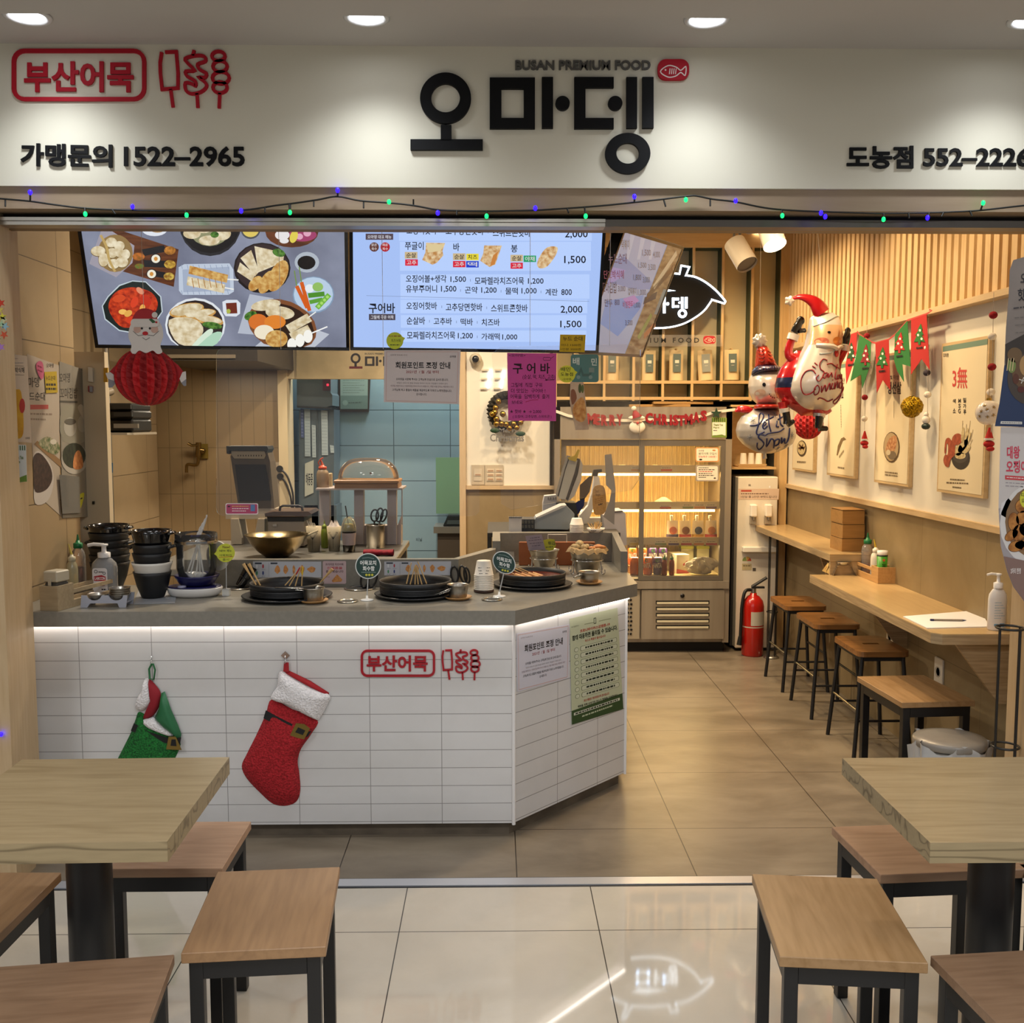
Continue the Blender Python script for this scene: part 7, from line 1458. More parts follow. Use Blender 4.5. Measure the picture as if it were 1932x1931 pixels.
S=wall_sheet(c.y-.004);S.slab(bub(425.5,1043.7,17.5,175),.001,M('c9cf3a',.6));S.text('New!',420,1030,434,1035,M('5a2a1a',.6),.01,1);S.text('NEW 메뉴',414,1037,437,1042,dk,.01,1);S.text('어묵튀김',414,1046,437,1050.5,dk,0,1);S.line([(413,1052),(440,1050.5)],.8,M('b8402a',.6),1);S.text('출시',420,1054,432,1058.5,dk,0,1);S.done('disc',ys)
m=MB(clear('acrylic_rod','f4f6f4',.55));m.cyl((c.x,c.y,TOP+.02),onY(426.5,1061,c.y),.0016,n=8);m.build('rod',ys,world=True);m=MB(clear('acrylic_cube','eef0ee',.6));w=6.5*mpp(c.y);m.box((-w,-w,0),(w,w,.026));m.build('foot',ys)
# paper cup stack
c=cz(913,1117);k=mpp(c.y);m=MB(M('3a241c',.5));m.lathe([(0,0),(19*k,0),(19.5*k,.008),(17*k,.010),(0,.007)],n=28);tag(m.build('dark_coaster',loc=(c.x,c.y,TOP)),'dark round wooden coaster under the paper cup stack by the second round sign','coaster')
def paper_cup_stack(c,z,n,ru,label,top_label,group,h=.075):
    k=mpp(c.y);r=ru*k
    for i in range(n):
        m=MB(paperc);m.lathe([(0,h),(r*.70,h),(r*.72,h*.98),(r*.97,.004),(r*1.02,.003),(r*1.02,0),(r*.94,0),(r*.68,h*.97),(0,h*.97)],n=24);o=m.build('paper_cup',loc=(c.x,c.y,z+i*.0068));tag(o,label if i<n-1 else top_label,'cup',group)
    return z+(n-1)*.0068
tz=paper_cup_stack(c,TOP+.0105,9,18.5,'upside-down paper cup in the stack on the dark coaster, only its rim showing','topmost upside-down paper cup on the dark coaster, with handwriting on it','paper cups on the dark coaster',onY(913,1058,c.y).z-TOP-.0105-8*.0068)
S=Sheet((c.x,c.y-18.0*k,tz),(1,0,0),(0,.22,1));hh=.07
for i in range(3):S.scrawl(-.022+.002*i,.034-.011*i,.024-.004*i,.034-.011*i,M('3a3a40',.6),.0022,1,6,px=False,seed=i)
S.done('handwriting',next(o for o in bpy.data.objects if o.get('label','').startswith('topmost upside-down paper cup on the dark')))
# trays, bowls and wire stands at the bend
def bowl_on_stand(label,slab,u0,u1,vt,vb,vf,r_legs):
    c=cz((u0+u1)/2,vf);k=mpp(c.y);r=(u1-u0)/2*k;zt_=onY((u0+u1)/2,vt,c.y).z;zb_=onY((u0+u1)/2,vb,c.y).z
    g=thing('wire_bowl_stand',slab,'stand',(c.x,c.y,TOP));zr=TOP+(zt_-TOP)*.62;rr=r*.92
    m=MB(chrome);m.tube([(c.x+rr*math.cos(i*PI/16),c.y+rr*math.sin(i*PI/16),zr)for i in range(32)],.0026,8,closed=True);m.build('hoop',g,world=True)
    for a in(35,145,215,325):
        t=math.radians(a);x,y=math.cos(t),math.sin(t);m=MB(chrome);m.tube(spline([(c.x+rr*x,c.y+rr*y,zr),(c.x+rr*1.04*x,c.y+rr*1.04*y,TOP+.03),(c.x+rr*1.12*x,c.y+rr*1.12*y,TOP+.004),(c.x+rr*1.3*x,c.y+rr*1.3*y,TOP+.012),(c.x+rr*1.28*x,c.y+rr*1.28*y,TOP+.026)],4),.0026,8);m.build('leg',g,world=True)
    b=MB(inox_b);h=zt_-zb_;b.lathe([(0,0),(r*.52,0),(r*.62,.004),(r*.98,h*.95),(r*1.03,h),(r*.99,h),(r*.92,h*.9),(r*.56,.008),(0,.006)],n=36);o=b.build('steel_bowl',loc=(c.x,c.y,zb_));tag(o,label,'bowl');return c,r,zt_
bA=bowl_on_stand('steel bowl on a wire stand holding tags, behind the pot at the bend','wire stand under the steel bowl behind the pot at the bend',997,1055,1037,1070,1079,0)
bB=bowl_on_stand('steel bowl on a wire stand lined with brown paper and full of snacks','wire stand under the snack bowl lined with brown paper',1074,1140,1040,1082,1083,0)
c,r,z=bB;m=MB(M('a98d62',.7));random.seed(5)
m.grid(lambda i,j:(c.x+(r*(.6+.55*j)+.012*math.sin(8*i*PI*2))*math.cos(i*2*PI),c.y+(r*(.6+.5*j))*math.sin(i*2*PI),z+.004+.012*math.sin(j*3)-.03*max(0,j-.7)+.006*math.sin(13*i*PI*2)*j),48,8,cu=True,smooth=False);tag(m.build('paper_liner'),'crumpled brown paper lining the snack bowl','paper')
for i,(dx,dy,s_)in enumerate(((-.045,-.01,.017),(-.03,.02,.018),(-.015,-.02,.016),(-.055,.01,.015),(0.0,.0,.016),(-.035,.0,.017))):
    m=MB(mottle('popped_snack','9a8258','c4ad7e',60,.7,bmp=.5));m.ball((0,0,0),s_,n=12,k=8,sc=(1,.9,.9));tag(m.build('fried_ball',loc=(c.x+dx,c.y+dy,z+.017+(.012 if i in(1,5)else 0))),'golden fried ball heaped in the paper-lined snack bowl','snack','fried balls in the snack bowl')
for i,(dx,dy)in enumerate(((.03,-.015),(.048,.005),(.02,.02),(.055,-.02))):
    m=MB(mottle('sweet_snack','9c5a24','c4803a',40,.6));m.ball((0,0,0),.022,n=12,k=8,sc=(1.2,.7,.45));tag(m.build('fried_piece',loc=(c.x+dx,c.y+dy,z+.013+.006*(i%2)),rot=(0,0,i)),'flat orange-brown fried piece in the paper-lined snack bowl','snack','fried pieces in the snack bowl')
g=thing('serving_tongs','dark serving tongs lying across the snack bowl','tongs',(c.x,c.y,z+.04));m=MB(M('2a2420',.4));a,b=onY(1090,1027,c.y),onY(1140,1036,c.y-.01);m.tube([a,(a+b)/2+Vector((0,0,.006)),b],.004,8,sq=.5);m.build('arm',g,world=True);m=MB(M('2a2420',.4));m.tube([a+Vector((0,.02,-.004)),b+Vector((-.006,.012,-.012))],.004,8,sq=.5);m.build('arm',g,world=True)
c,r,z=bA
S=wall_sheet(c.y-.03);P=[(991,1012),(1022,1008.5),(1029,1037),(998,1040)];S.slab([(u,v)for u,v in P],.0008,M('9a8a90',.6));S.scrawl(1000,1016,1018,1014,M('6a5a64',.6),1.4,1,4);S.scrawl(997,1020.5,1022,1018,M('6a5a64',.6),1.3,1,6);S.scrawl(999,1026,1024,1024,M('6a5a64',.6),1.3,1,6);S.scrawl(1004,1030.5,1020,1029,M('6a5a64',.6),1.3,1,3);S.slab([(1012,1039),(1015,1039),(1016,1068),(1013,1068)],.001,M('cfcfc8',.4));tag(S.done('price_tag_sign'),'mauve printed tag leaning in the steel bowl behind the pot','sign')
S=wall_sheet(c.y-.015);S.slab([(1025,1020),(1035,1017),(1046,1018),(1049,1030),(1044,1038),(1036,1040),(1028,1036)],.0008,M('b9b42a',.6));S.text('튀김',1034,1022,1047,1029,dk,.02,1);S.scrawl(1030,1033,1044,1032,dk,1.4,1,4);tag(S.done('handwritten_tag'),'yellow handwritten tag leaning in the steel bowl beside the mauve tag','tag')
tq=onY(1050,1045,4.62)
g=thing('serving_tray','orange-brown wooden tray standing inside the till enclosure behind the steel bowls','tray',(tq.x,4.62,TOP));m=MB(M('8f4f24',.5));a,b=onY(979,1060,4.62),onY(1122,1060,4.62);m.box((a.x,4.605,TOP),(b.x,4.62,onY(1050,1022,4.62).z),bev=.003);m.build('tray_board',g,world=True);m=MB(M('d9cfc0',.4));q0,q1=onY(1034,1024,4.60),onY(1069,1024,4.60);zt_=onY(1050,1009,4.60).z;m.tube([(q0.x,4.60,q0.z),(q0.x,4.60,zt_),(q1.x,4.60,zt_),(q1.x,4.60,q1.z)],.002,6);m.build('wire_handle',g,world=True)
uh=thing('utensil_holder','steel holder with a pale ladle and black tongs at the start of the till enclosure','utensil holder',(cz(958,1063).x,cz(958,1063).y,TOP));c=cz(962,1060)
m=MB(inox_b);m.box((c.x-.02,c.y-.02,TOP),(c.x+.02,c.y+.02,TOP+.05));m.build('holder',uh,world=True)
m=MB(M('d9c0ac',.4));a,b=onY(972,1052,c.y),onY(946,1012,c.y);m.tube([a,(a+b)/2,b],.0055,8,sq=.5,rs=[.004,.006,.008]);m.build('ladle_handle',uh,world=True)
for u,u2 in((964,974),(961,969),(957,965)):m=MB(blk);m.tube([onY(u2,1052,c.y+.01),onY(u,1017,c.y+.01)],.0045,8,sq=.6);m.build('tong_arm',uh,world=True)
# till enclosure: raised grey walls round the bend
te=thing('till_enclosure','raised grey stone surround of the till at the counter bend','counter surround',(.2,4.3,TOP))
zE=onY(1000,1006,4.73).z
m=MB(solid);xa=onY(929,1010,4.40).x;xb=onY(944,1010,4.40).x;m.box((xa,4.40,TOP),(xb,4.79,zE));m.build('side_wall',te,world=True)
xr_=.582;m=MB(solid);m.box((xb,4.73,TOP),(xr_-.03,4.79,zE));m.build('rear_wall',te,world=True)
m=MB(solid);T=Matrix.Translation((xr_-.032,0,0))@Matrix(((0,0,1,0),(1,0,0,0),(0,1,0,0),(0,0,0,1)));m.T=T;zp=onY(1177,1041,4.39).z
m.prism([(4.79,TOP),(4.79,zE),(4.74,zE),(4.42,zp),(4.39,zp),(4.39,TOP)],0,.030);m.build('sloping_wall',te,world=True)
# menu cards along the raised ledge
YL=4.03-.0015
def menu_card(label,u0,v0,u1,v1,dv=0):
    g=Sheet((0,YL,0),(1,0,0),(0,0,1));S=g;S.slab([(u0,v0),(u1,v0+dv),(u1,v1+dv),(u0,v1)],.001,M('b9bcc4',.5));w,h=u1-u0,v1-v0
    S.line([(u0+w*.235,v0+2),(u0+w*.235,v1-2)],.6,M('8a8f9a',.5),1)
    for a in(.03,.26):S.rect(u0+w*a,v0+h*.06,u0+w*(a+.10),v0+h*.16,M('2a3240',.5),1)
    for a,b,c_ in((.06,.3,'d6d8dc'),(.15,.3,'a83a44'),(.06,.72,'3f8a5a'),(.15,.72,'2f3f7a')):S.disc(u0+w*a,v0+h*b,h*.055,M(c_,.5),1,h*.13);S.scrawl(u0+w*(a-.02),v0+h*(b+.2),u0+w*(a+.03),v0+h*(b+.2),M('6a6f78',.5),.8,1,2)
    for i,(a,ww,hh)in enumerate(((.36,.04,.25),(.48,.035,.26),(.60,.02,.26),(.72,.035,.26),(.86,.06,.18))):
        S.poly([(u0+w*(a+ww*math.cos(t)*(1+.15*math.sin(3*t+i))),v0+h*(.5+hh*math.sin(t)*(1+.12*math.cos(4*t))))for t in[k*PI/8 for k in range(16)]],mottle('card_fishcake','b5743a','d69a58',90,.5),2)
    return tag(S.done('menu_card'),label,'menu card')
menu_card('fish cake menu card standing behind the first black pot',477,1060,606,1090)
menu_card('fish cake menu card standing behind the middle black pot',725,1060,851,1086,-.5)
S=Sheet((0,YL,0),(1,0,0),(0,0,1));S.slab(rrect(609,1059,653,1102,2.5),.001,M('c2a9ab',.5));S.text('프리미엄 치즈어묵',614,1063,648,1067.5,M('5a3a40',.5),.02,1);S.text('신제품을',617,1069.5,646,1074.5,M('b83a44',.5),.02,1);S.text('출시 했습니다',615,1076,648,1081,M('5a3a40',.5),.02,1);S.poly([(626,1096),(636,1084),(646,1094),(644,1098),(628,1099)],mottle('card_fishcake','b5743a','d69a58',90,.5),1);S.scrawl(613,1089,622,1089,M('8a6a6e',.5),1,1,3);tag(S.done('menu_card'),'small pink menu card between the two fish cake menu cards','menu card')
# ------------------------------------------------------------------ near end of the counter
ca=cz(76,1152.5);cb=cz(114,1152.5);wood_c=wood('caddy_wood_pale','ad9a7a','8f7d60','x',1,.55,.15)
k=mpp(ca.y);W0=cb.x-ca.x
cd2=thing('condiment_caddy','pale wooden condiment caddy at the post end of the serving counter','caddy',(ca.x,ca.y,TOP),-.22)
zt_=onY(90,1106,ca.y).z-TOP
m=MB(wood_c);m.box((0,0,0),(W0,.09,.012));m.box((0,0,.012),(W0,.007,zt_));m.box((0,.083,.012),(W0,.09,zt_));m.box((0,.007,.012),(.006,.083,zt_));m.box((W0-.006,.007,.012),(W0,.083,zt_));m.build('front_bin',cd2)
m=MB(wood_c);m.box((0,.09,0),(W0,.36,.012));m.build('tray',cd2)
m=MB(wood_c);m.box((0,.09,.012),(.006,.36,.025));m.box((W0-.006,.09,.012),(W0,.36,.025));m.box((0,.09,.05),(.006,.36,.064));m.box((W0-.006,.09,.05),(W0,.36,.064));m.box((0,.354,.012),(W0,.36,.064));m.build('rail',cd2)
R_=Matrix.Translation((ca.x,ca.y,TOP))@Matrix.Rotation(-.22,4,'Z')
q=R_@Vector((.036,.045,.0125));g=thing('plastic_canister','cream and grey plastic canister in the caddy bin at the post end of the counter','canister',tuple(q),-.3);m=MB(M('4a4844',.4));m.box((-.025,-.03,0),(.025,.03,.085),bev=.004);m.build('grey_cup',g);m=MB(M('b3aa94',.45));m.box((-.028,-.033,.0855),(.028,.033,.125),bev=.004);m.box((-.006,-.036,.075),(.006,-.0335,.10));m.build('cream_lid',g)
q=cz(138,1124);q.z=TOP+.0125;nozzle_bottle('squeeze_bottle','squeeze bottle of yellow mustard with tilted nozzle in the counter caddy',tuple(q),.021,.125,clear('cloudy_bottle','d8cfa8',.5,.2),M('b9b398',.45),M('b9a848',.5),True,None,M('b08a2a',.4),.6)
q=cz(150,1107);q.z=TOP+.0125;nozzle_bottle('sauce_bottle','clear sauce bottle with green cap in the counter caddy by the bowls',tuple(q),.027,.15,clearb,capg,capg,False,None,M('5a2412',.3),.45)
def pr2(S,w,h):
    P=rrect(-w*.36,h*.04,w*.22,h*.66,w*.1,4);S.poly(P,M('d6d4d6',.5),0,px=False);S.poly([(-w*.30,h*.36),(w*.16,h*.36),(w*.16,h*.46),(w*.0,h*.50),(-w*.30,h*.47)],M('a8182c',.5),1,px=False);S.text('LABCCIN',-w*.27,h*.455,w*.13,h*.385,M('e8e4e4',.5),.03,2,px=False)
    for a,b,r in((-.22,.58,.06),(.1,.54,.05)):S.line([(w*a+w*r*math.cos(t),h*b+w*r*math.sin(t))for t in[i*PI/7 for i in range(14)]],w*.02,M('2a2a30',.5),1,px=False,closed=True)
    S.scrawl(-w*.12,h*.57,w*.06,h*.57,M('2a2a30',.5),h*.025,1,4,px=False);S.scrawl(-w*.26,h*.25,w*.1,h*.25,M('8a3a44',.5),h*.02,1,5,px=False);S.scrawl(-w*.02,h*.16,w*.16,h*.16,M('2a2a30',.5),h*.035,1,3,px=False)
p=cz(199,1123);k=mpp(p.y);hgt=(onY(199,1027,p.y).z-TOP)/1.2
o=pump_bottle('sanitizer_bottle','clear pump bottle with a red and white label in front of the black bowls',(p.x,p.y,TOP),48*k,hgt,clear('clear_gel_bottle','e6e8ea',.72,.04),M('dcdad8',.35),None,pr2)
hp_=cz(197,1147);k=mpp(hp_.y);hd_=thing('bowl_holder','white plastic holder with two stacks of small steel bowls at the counter edge','holder',(hp_.x,hp_.y,TOP));W1=45*k;Hh=onY(197,1124,hp_.y).z-TOP
pl=M('9a9ca6',.5);m=MB(pl)
def wavep(z0):
    P=[(-W1,0),(-W1*.72,0),(-W1*.6,Hh*.35),(-W1*.2,Hh*.35),(W1*.2,Hh*.35),(W1*.55,Hh*.35),(W1*.62,0),(W1*.9,0),(W1*.98,Hh),(W1*.80,Hh)]+[(W1*.5+W1*.30*math.cos(t),Hh-W1*.22*math.sin(t))for t in[i*PI/8 for i in range(1,8)]]+[(W1*.18,Hh),(-W1*.1,Hh)]+[(-W1*.42+W1*.30*math.cos(t),Hh-W1*.22*math.sin(t))for t in[i*PI/8 for i in range(1,8)]]+[(-W1*.74,Hh),(-W1*.95,Hh)]
    return P
for y in(0,.07):m.T=Matrix.Translation((0,y+.004,0))@Matrix.Rotation(PI/2,4,'X');m.prism(wavep(0),0,.004)
m.T=None;m.box((-W1*.95,.004,Hh*.35),(-W1*.75,.07,Hh*.40));m.box((W1*.62,.004,Hh*.35),(W1*.9,.07,Hh*.40));m.box((-W1*.2,.004,Hh*.36),(W1*.2,.07,Hh*.42));m.build('holder_body',hd_)
for sx,n,lb,lt in((-.42,1,'','single small steel bowl in the white plastic holder, near the caddy'),(.5,4,'small steel bowl in the stack of four in the white plastic holder','topmost small steel bowl of the stack in the white plastic holder')):
    for i in range(n):small_bowl('small_steel_bowl',lt if i==n-1 else lb,(hp_.x+sx*W1,hp_.y+.037,TOP+Hh*.42+i*.0075),W1*.42,.026,'small steel bowls in the white plastic holder',inox_b)
# stacked serving bowls
def serving_bowl(nm,label,c,z,r,h,m_,grp,ears=True,deep=False):
    g=thing(nm,label,'bowl',(c.x,c.y,z),0,grp);b=MB(m_)
    b.lathe([(0,0),(r*.56,0),(r*.60,.004),(r*.82,h*.45),(r*.95,h*.86),(r,h),(r*.96,h),(r*.91,h*.86),(r*.78,h*.44),(r*.55,.008),(0,.008)],n=40);b.build('bowl_body',g)
    if ears:
        for s_ in(-1,1):e=MB(m_);e.tube([(s_*r*.93,-.022,h*.86),(s_*r*1.12,-.016,h*.9),(s_*r*1.12,.016,h*.9),(s_*r*.93,.022,h*.86)],.007,8,sq=.6);e.build('ear_handle',g)
    return g
kb_=cz(209,1109);k=mpp(kb_.y);rB=37*k;zt_=onY(209,990,kb_.y).z
n=6;hb=.105;stp=(zt_-TOP-hb)/(n-1)
for i in range(n):serving_bowl('black_serving_bowl',('topmost black bowl of the stack behind the clear pump bottle' if i==n-1 else 'lowest black bowl of the stack behind the clear pump bottle' if i==0 else 'black bowl in the middle of the stack behind the clear pump bottle'),kb_,TOP+i*stp,rB*(1+.012*((i*7)%3-1)),hb,blk_g if i==n-1 else blkm,'black bowls stacked behind the pump bottle',ears=i in(n-1,3,5))
k2=cz(289,1128);k=mpp(k2.y);r2=37*k;hz_=lambda v:onY(289,v,k2.y).z
m=MB(M('8f9296',.4));a=[cz(252,1141),cz(330,1139),cz(336,1112),cz(262,1112)];m.prism([(q.x,q.y)for q in a],TOP+.0003,TOP+.0016);tag(m.build('pale_mat'),'thin pale grey mat under the bowl stack with the white bowl','mat')
serving_bowl('black_serving_bowl','deep black bowl at the bottom of the stack with the white bowl',k2,TOP+.0018,r2*.95,hz_(1078)-TOP-.0018,blkm,'bowls stacked on the pale mat',False)
serving_bowl('white_serving_bowl','white bowl in the middle of the black bowl stack on the pale mat',k2,hz_(1060)-.075,r2*1.02,.075,M('d6d2c8',.3),'bowls stacked on the pale mat',False)
for i,v in enumerate((1043,1026,1000)):serving_bowl('black_serving_bowl',('black bowl resting in the white bowl on the pale mat','second black bowl from the top of the stack on the pale mat','topmost black bowl of the stack on the pale mat')[i],k2,hz_(v)-.095,r2*(.97,.985,1.01)[i],.095,blk_g if i==2 else blkm,'bowls stacked on the pale mat',i>0)
# kitchen scale, blue bowl, cutlery jar
ks_=cz(368,1124);k=mpp(ks_.y);sc=thing('kitchen_scale','white kitchen scale with a dark blue plate under the cutlery jar','kitchen scale',(ks_.x,ks_.y,TOP),.06);RX=52*k
m=MB(M('d0cdc8',.35));m.lathe([(0,0),(RX*.8,0),(RX*.93,.010),(RX,.030),(RX*.97,.034),(0,.034)],n=44,sy=.72);m.build('scale_body',sc);bl_=M('17174a',.3);m=MB(bl_);m.lathe([(0,.0345),(RX*.94,.0345),(RX*.95,.037),(RX*.9,.039),(0,.039)],n=44,sy=.70);m.build('weighing_plate',sc);m=MB(M('8f8fa8',.4));m.lathe([(0,.039),(.016,.039),(.016,.045),(.012,.047),(0,.047)],c=(-.035,-RX*.5,0),n=20);m.build('dial_button',sc)
jb=Vector((ks_.x+.006,ks_.y+.01,TOP+.0395));rj=41*k;hj=onY(372,1084,jb.y).z-jb.z
o=MB(bl_);o.lathe([(0,0),(rj*.62,0),(rj*.78,.006),(rj,hj*.85),(rj*1.02,hj),(rj*.97,hj),(rj*.74,.01),(0,.008)],n=40);tag(o.build('blue_bowl',loc=tuple(jb)),'dark blue bowl on the kitchen scale under the clear jar','bowl')
hj2=onY(372,1004,jb.y).z-jb.z-.012;cj=thing('clear_jar','clear plastic jar of white spoons standing in the dark blue bowl','jar',(jb.x,jb.y,jb.z+.0085));o=MB(clear('jar_plastic','f6f7f7',.97,.03));o.lathe([(0,0),(rj*.72,0),(rj*.9,hj2*.3),(rj*.9,hj2*.72),(rj*.97,hj2*.8),(rj*.95,hj2),(rj*.91,hj2),(rj*.86,hj2*.72),(rj*.86,hj2*.3),(rj*.68,.004),(0,.004)],n=40);o.build('jar_wall',cj);o=MB(inox);o.lathe([(rj*.975,hj2*.80),(rj*.985,hj2*.83),(rj*.975,hj2*.86)],n=40);o.build('metal_band',cj)
spm=M('d9d6d0',.3)
for i in range(5):
    a=Vector((jb.x+.030-.018*i,jb.y+.01*(i%3)-.01,jb.z+.03));b=onY(372+4*i,1006-6*i+(0 if i else 4),jb.y);g=thing('white_spoon',('white spoon in the clear jar with its handle lowest','white spoon in the clear jar, handle second lowest','white spoon in the clear jar, handle in the middle','white spoon in the clear jar, handle second highest','white spoon in the clear jar with its handle highest')[i],'spoon',tuple(a),0,'white spoons in the clear jar')
    o=MB(spm);o.tube(spline([tuple(a),tuple(a*.5+b*.5),tuple(b),tuple(onY(390+1.5*i-6,998-6.5*i,jb.y))],5),.0035,8,sq=.6);o.build('handle',g,world=True);o=MB(spm);o.ball(a,.016,n=14,k=8,sc=(1,.6,1.2));o.build('bowl_end',g,world=True)
o=MB(M('b9b6b0',.4));p=onY(410,1049,ks_.y+.06);o.lathe([(0,0),(.055,0),(.058,.004),(.052,.007),(0,.005)],n=36,axis='x');o.build('lid',cj,mw=Matrix.Translation((p.x,ks_.y+.06,p.z))@Matrix.Rotation(1.1,4,'Z'))
# ------------------------------------------------------------------ front of the counter: sign, stockings, notices
YC=3.55
fishcake_sign('fishcake_sign','small red boxed lettering with three skewers on the white counter tiles',(683,1228,819,1275),(692,1237,807,1267),(.1345,.1315),(836,1226),YC,4.4,.006,mat('sign_red_tile','a81626',.35))
def fuzzy(k,a,b):return mottle(k,a,b,160,.9,bmp=.7,detail=2)
gl_red=fuzzy('glitter_red','8a0c12','b8202a');gl_grn=fuzzy('glitter_green','0b4a1c','1c7a30');furw=fuzzy('white_fur','d8d4d4','efecec')
def QS(a,b):return(a/2.972,1150+b/2.972)
def soft(name,parent,rows_fn,P,m,y,depth,f=QS):
    """stuffed cloth piece: closed outline puffed out from the wall"""
    S=wall_sheet(y);Q=S.Q([f(*p)for p in P]);n=len(Q);cx=sum(p[0]for p in Q)/n;cy=sum(p[1]for p in Q)/n;R=6
    vs=[(cx,cy,depth)];fs=[]
    for r in range(1,R+1):
        t=r/R;vs+=[(cx+(p[0]-cx)*t,cy+(p[1]-cy)*t,depth*math.sqrt(max(0,1-t**3))+.001)for p in Q]
    fs+=[(0,1+i,1+(i+1)%n)for i in range(n)]
    for r in range(R-1):a=1+r*n;b=a+n;fs+=[(a+i,b+i,b+(i+1)%n,a+(i+1)%n)for i in range(n)]
    S.add(vs,fs,m,True);o=S.done(name,parent);return o
def hook(label,u,v,m_,rot=0,r=8):
    p=onY(u,v,YC);g=thing('wall_hook',label,'hook',tuple(p),0,'hooks on the counter tiles');h=MB(m_)
    if rot:h.T=Matrix.Translation((p.x,YC-.004,p.z))@Matrix.Rotation(rot,4,'Y');h.cbox((0,0,0),(.022,.006,.022))
    else:h.lathe([(0,-.001),(.017,-.001),(.016,-.004),(.006,-.006),(0,-.006)],c=(p.x,YC,p.z),n=24,axis='y')
    h.build('plate',g,world=True);w=MB(chrome);w.tube([(p.x,YC-.006,p.z),(p.x,YC-.012,p.z-.012),(p.x+.001,YC-.012,p.z-.024),(p.x+.001,YC-.020,p.z-.026),(p.x+.001,YC-.022,p.z-.018)],.0016,6);w.build('hook_wire',g,world=True)
hook('round clear suction hook on the counter tiles above the green stocking',287,1237,clear('suction','e8eaea',.6));hook('small diamond-shaped chrome hook on the counter tiles above the red stocking',539,1236.5,chrome,PI/4)
rs=thing('christmas_stocking','red glitter stocking with white fur cuff and black belt on the counter front','stocking',tuple(onY(540,1260,YC)))
body_o=spline([(1525,505),(1640,560),(1780,618),(1745,700),(1690,780),(1670,850),(1680,930),(1684,1020),(1660,1080),(1600,1102),(1530,1090),(1460,1030),(1385,950),(1356,880),(1385,810),(1440,700),(1490,590)],4,True)
soft('boot_body',rs,None,body_o,gl_red,YC-.001,.034)
soft('fur_cuff',rs,None,spline([(1575,348),(1640,375),(1740,430),(1846,480),(1838,530),(1795,610),(1775,620),(1700,585),(1610,535),(1522,505),(1530,470),(1555,430),(1560,380)],4,True),furw,YC-.006,.036)
soft('lining',rs,None,[(1590,345),(1625,345),(1740,400),(1846,468),(1842,482),(1740,432),(1640,377)],M('9a0f18',.8),YC-.001,.02)
S=wall_sheet(YC-.028);S.slab([QS(*p)for p in((1490,568),(1560,605),(1640,645),(1634,690),(1560,655),(1477,612))],.003,M('0b0b0d',.6));S.slab([QS(*p)for p in((1725,690),(1748,680),(1728,712),(1715,720))],.003,M('0b0b0d',.6));S.done('belt',rs)
S=wall_sheet(YC-.033);gd=mat('buckle_gold','8a7338',.4,.6);S.slab([QS(*p)for p in((1660,640),(1705,645),(1738,670),(1705,730),(1670,722),(1626,708))],.003,gd);S.poly([QS(*p)for p in((1672,662),(1712,680),(1698,706),(1655,690))],M('0b0b0d',.6),1);S.done('buckle',rs)
S=wall_sheet(YC-.012);S.slab([QS(*p)for p in((1592,298),(1618,300),(1620,352),(1588,350))],.004,M('a01620',.5));S.done('hanging_loop',rs)
gs=thing('christmas_stocking','green glitter stocking, its cuff folded open, hanging behind the square table','stocking',tuple(onY(287,1270,YC)))
soft('boot_body',gs,None,spline([(780,575),(830,600),(900,650),(1010,735),(985,830),(950,900),(900,1000),(820,1060),(700,1040),(630,960),(640,880),(670,820),(735,690),(760,620)],4,True),gl_grn,YC-.001,.03)
soft('fur_cuff',gs,None,spline([(812,392),(838,395),(860,470),(852,530),(800,570),(766,560),(762,530),(780,480),(808,440)],4,True),furw,YC-.003,.026)
soft('lining',gs,None,spline([(836,392),(870,420),(902,470),(895,540),(855,600),(806,618),(812,590),(845,520),(858,460)],4,True),M('8a1220',.8),YC-.006,.02)
soft('folded_cuff',gs,None,[(905,470),(925,460),(960,560),(1000,650),(1018,700),(1012,735),(980,705),(920,660),(868,605),(890,560)],M('23683f',.45),YC-.008,.03)
soft('fur_edge',gs,None,[(803,618),(860,605),(920,655),(985,705),(960,712),(900,690),(830,660),(800,635)],furw,YC-.012,.022)
S=wall_sheet(YC-.026);S.slab([QS(*p)for p in((750,640),(840,690),(950,725),(1015,720),(1008,760),(945,755),(840,725),(733,682))],.003,M('0b0b0d',.6));S.done('belt',gs);S=wall_sheet(YC-.031);S.slab([QS(*p)for p in((945,716),(985,714),(1018,790),(932,786))],.003,gd);S.poly([QS(*p)for p in((962,730),(985,730),(990,768),(956,766))],M('0b0b0d',.6),1);S.done('buckle',gs)
m=MB(M('1f6a3a',.5));m.tube([onY(*QS(x,y),YC-.014)for x,y in((852,305),(836,335),(840,390),(862,395),(870,340),(858,305))],.004,8,sq=.5);m.build('hanging_loop',gs,world=True)
# notices on the angled end
nE=Vector((d_.y,-d_.x,0));EO=C0+nE*.0022
def endsheet(off=0):return Sheet(EO+nE*off,d_,(0,0,1))
cn=[(974,1196),(1075,1178),(1073,1280),(976,1306)]
S=endsheet();S.slab(cn,.0008,M('c9c8d2',.6));notice(S,persp(cn));tag(S.done('paper_notice'),'white point notice taped to the angled tiled end of the counter','notice')
cg=[(1075,1168),(1165,1147),(1176,1338),(1079,1368)];S=endsheet(.0012);S.slab(cg,.0008,M('bcc3a4',.6));q=persp(cg);dg=M('2f4a24',.6);rd=M('b0483a',.6);k_=M('1f2a1c',.6)
def Tq(t,a,b,c,d,m,bold=.01):
    vs,fs,(a0,b0,a1,b1)=glyphs(t,bold);L_=S.Q([q(a+(c-a)*(x-a0)/(a1-a0),b+(d-b)*(1-(y-b0)/(b1-b0)))for x,y in vs]);S.add([(p[0],p[1],S.z(3))for p in L_],fs,m)
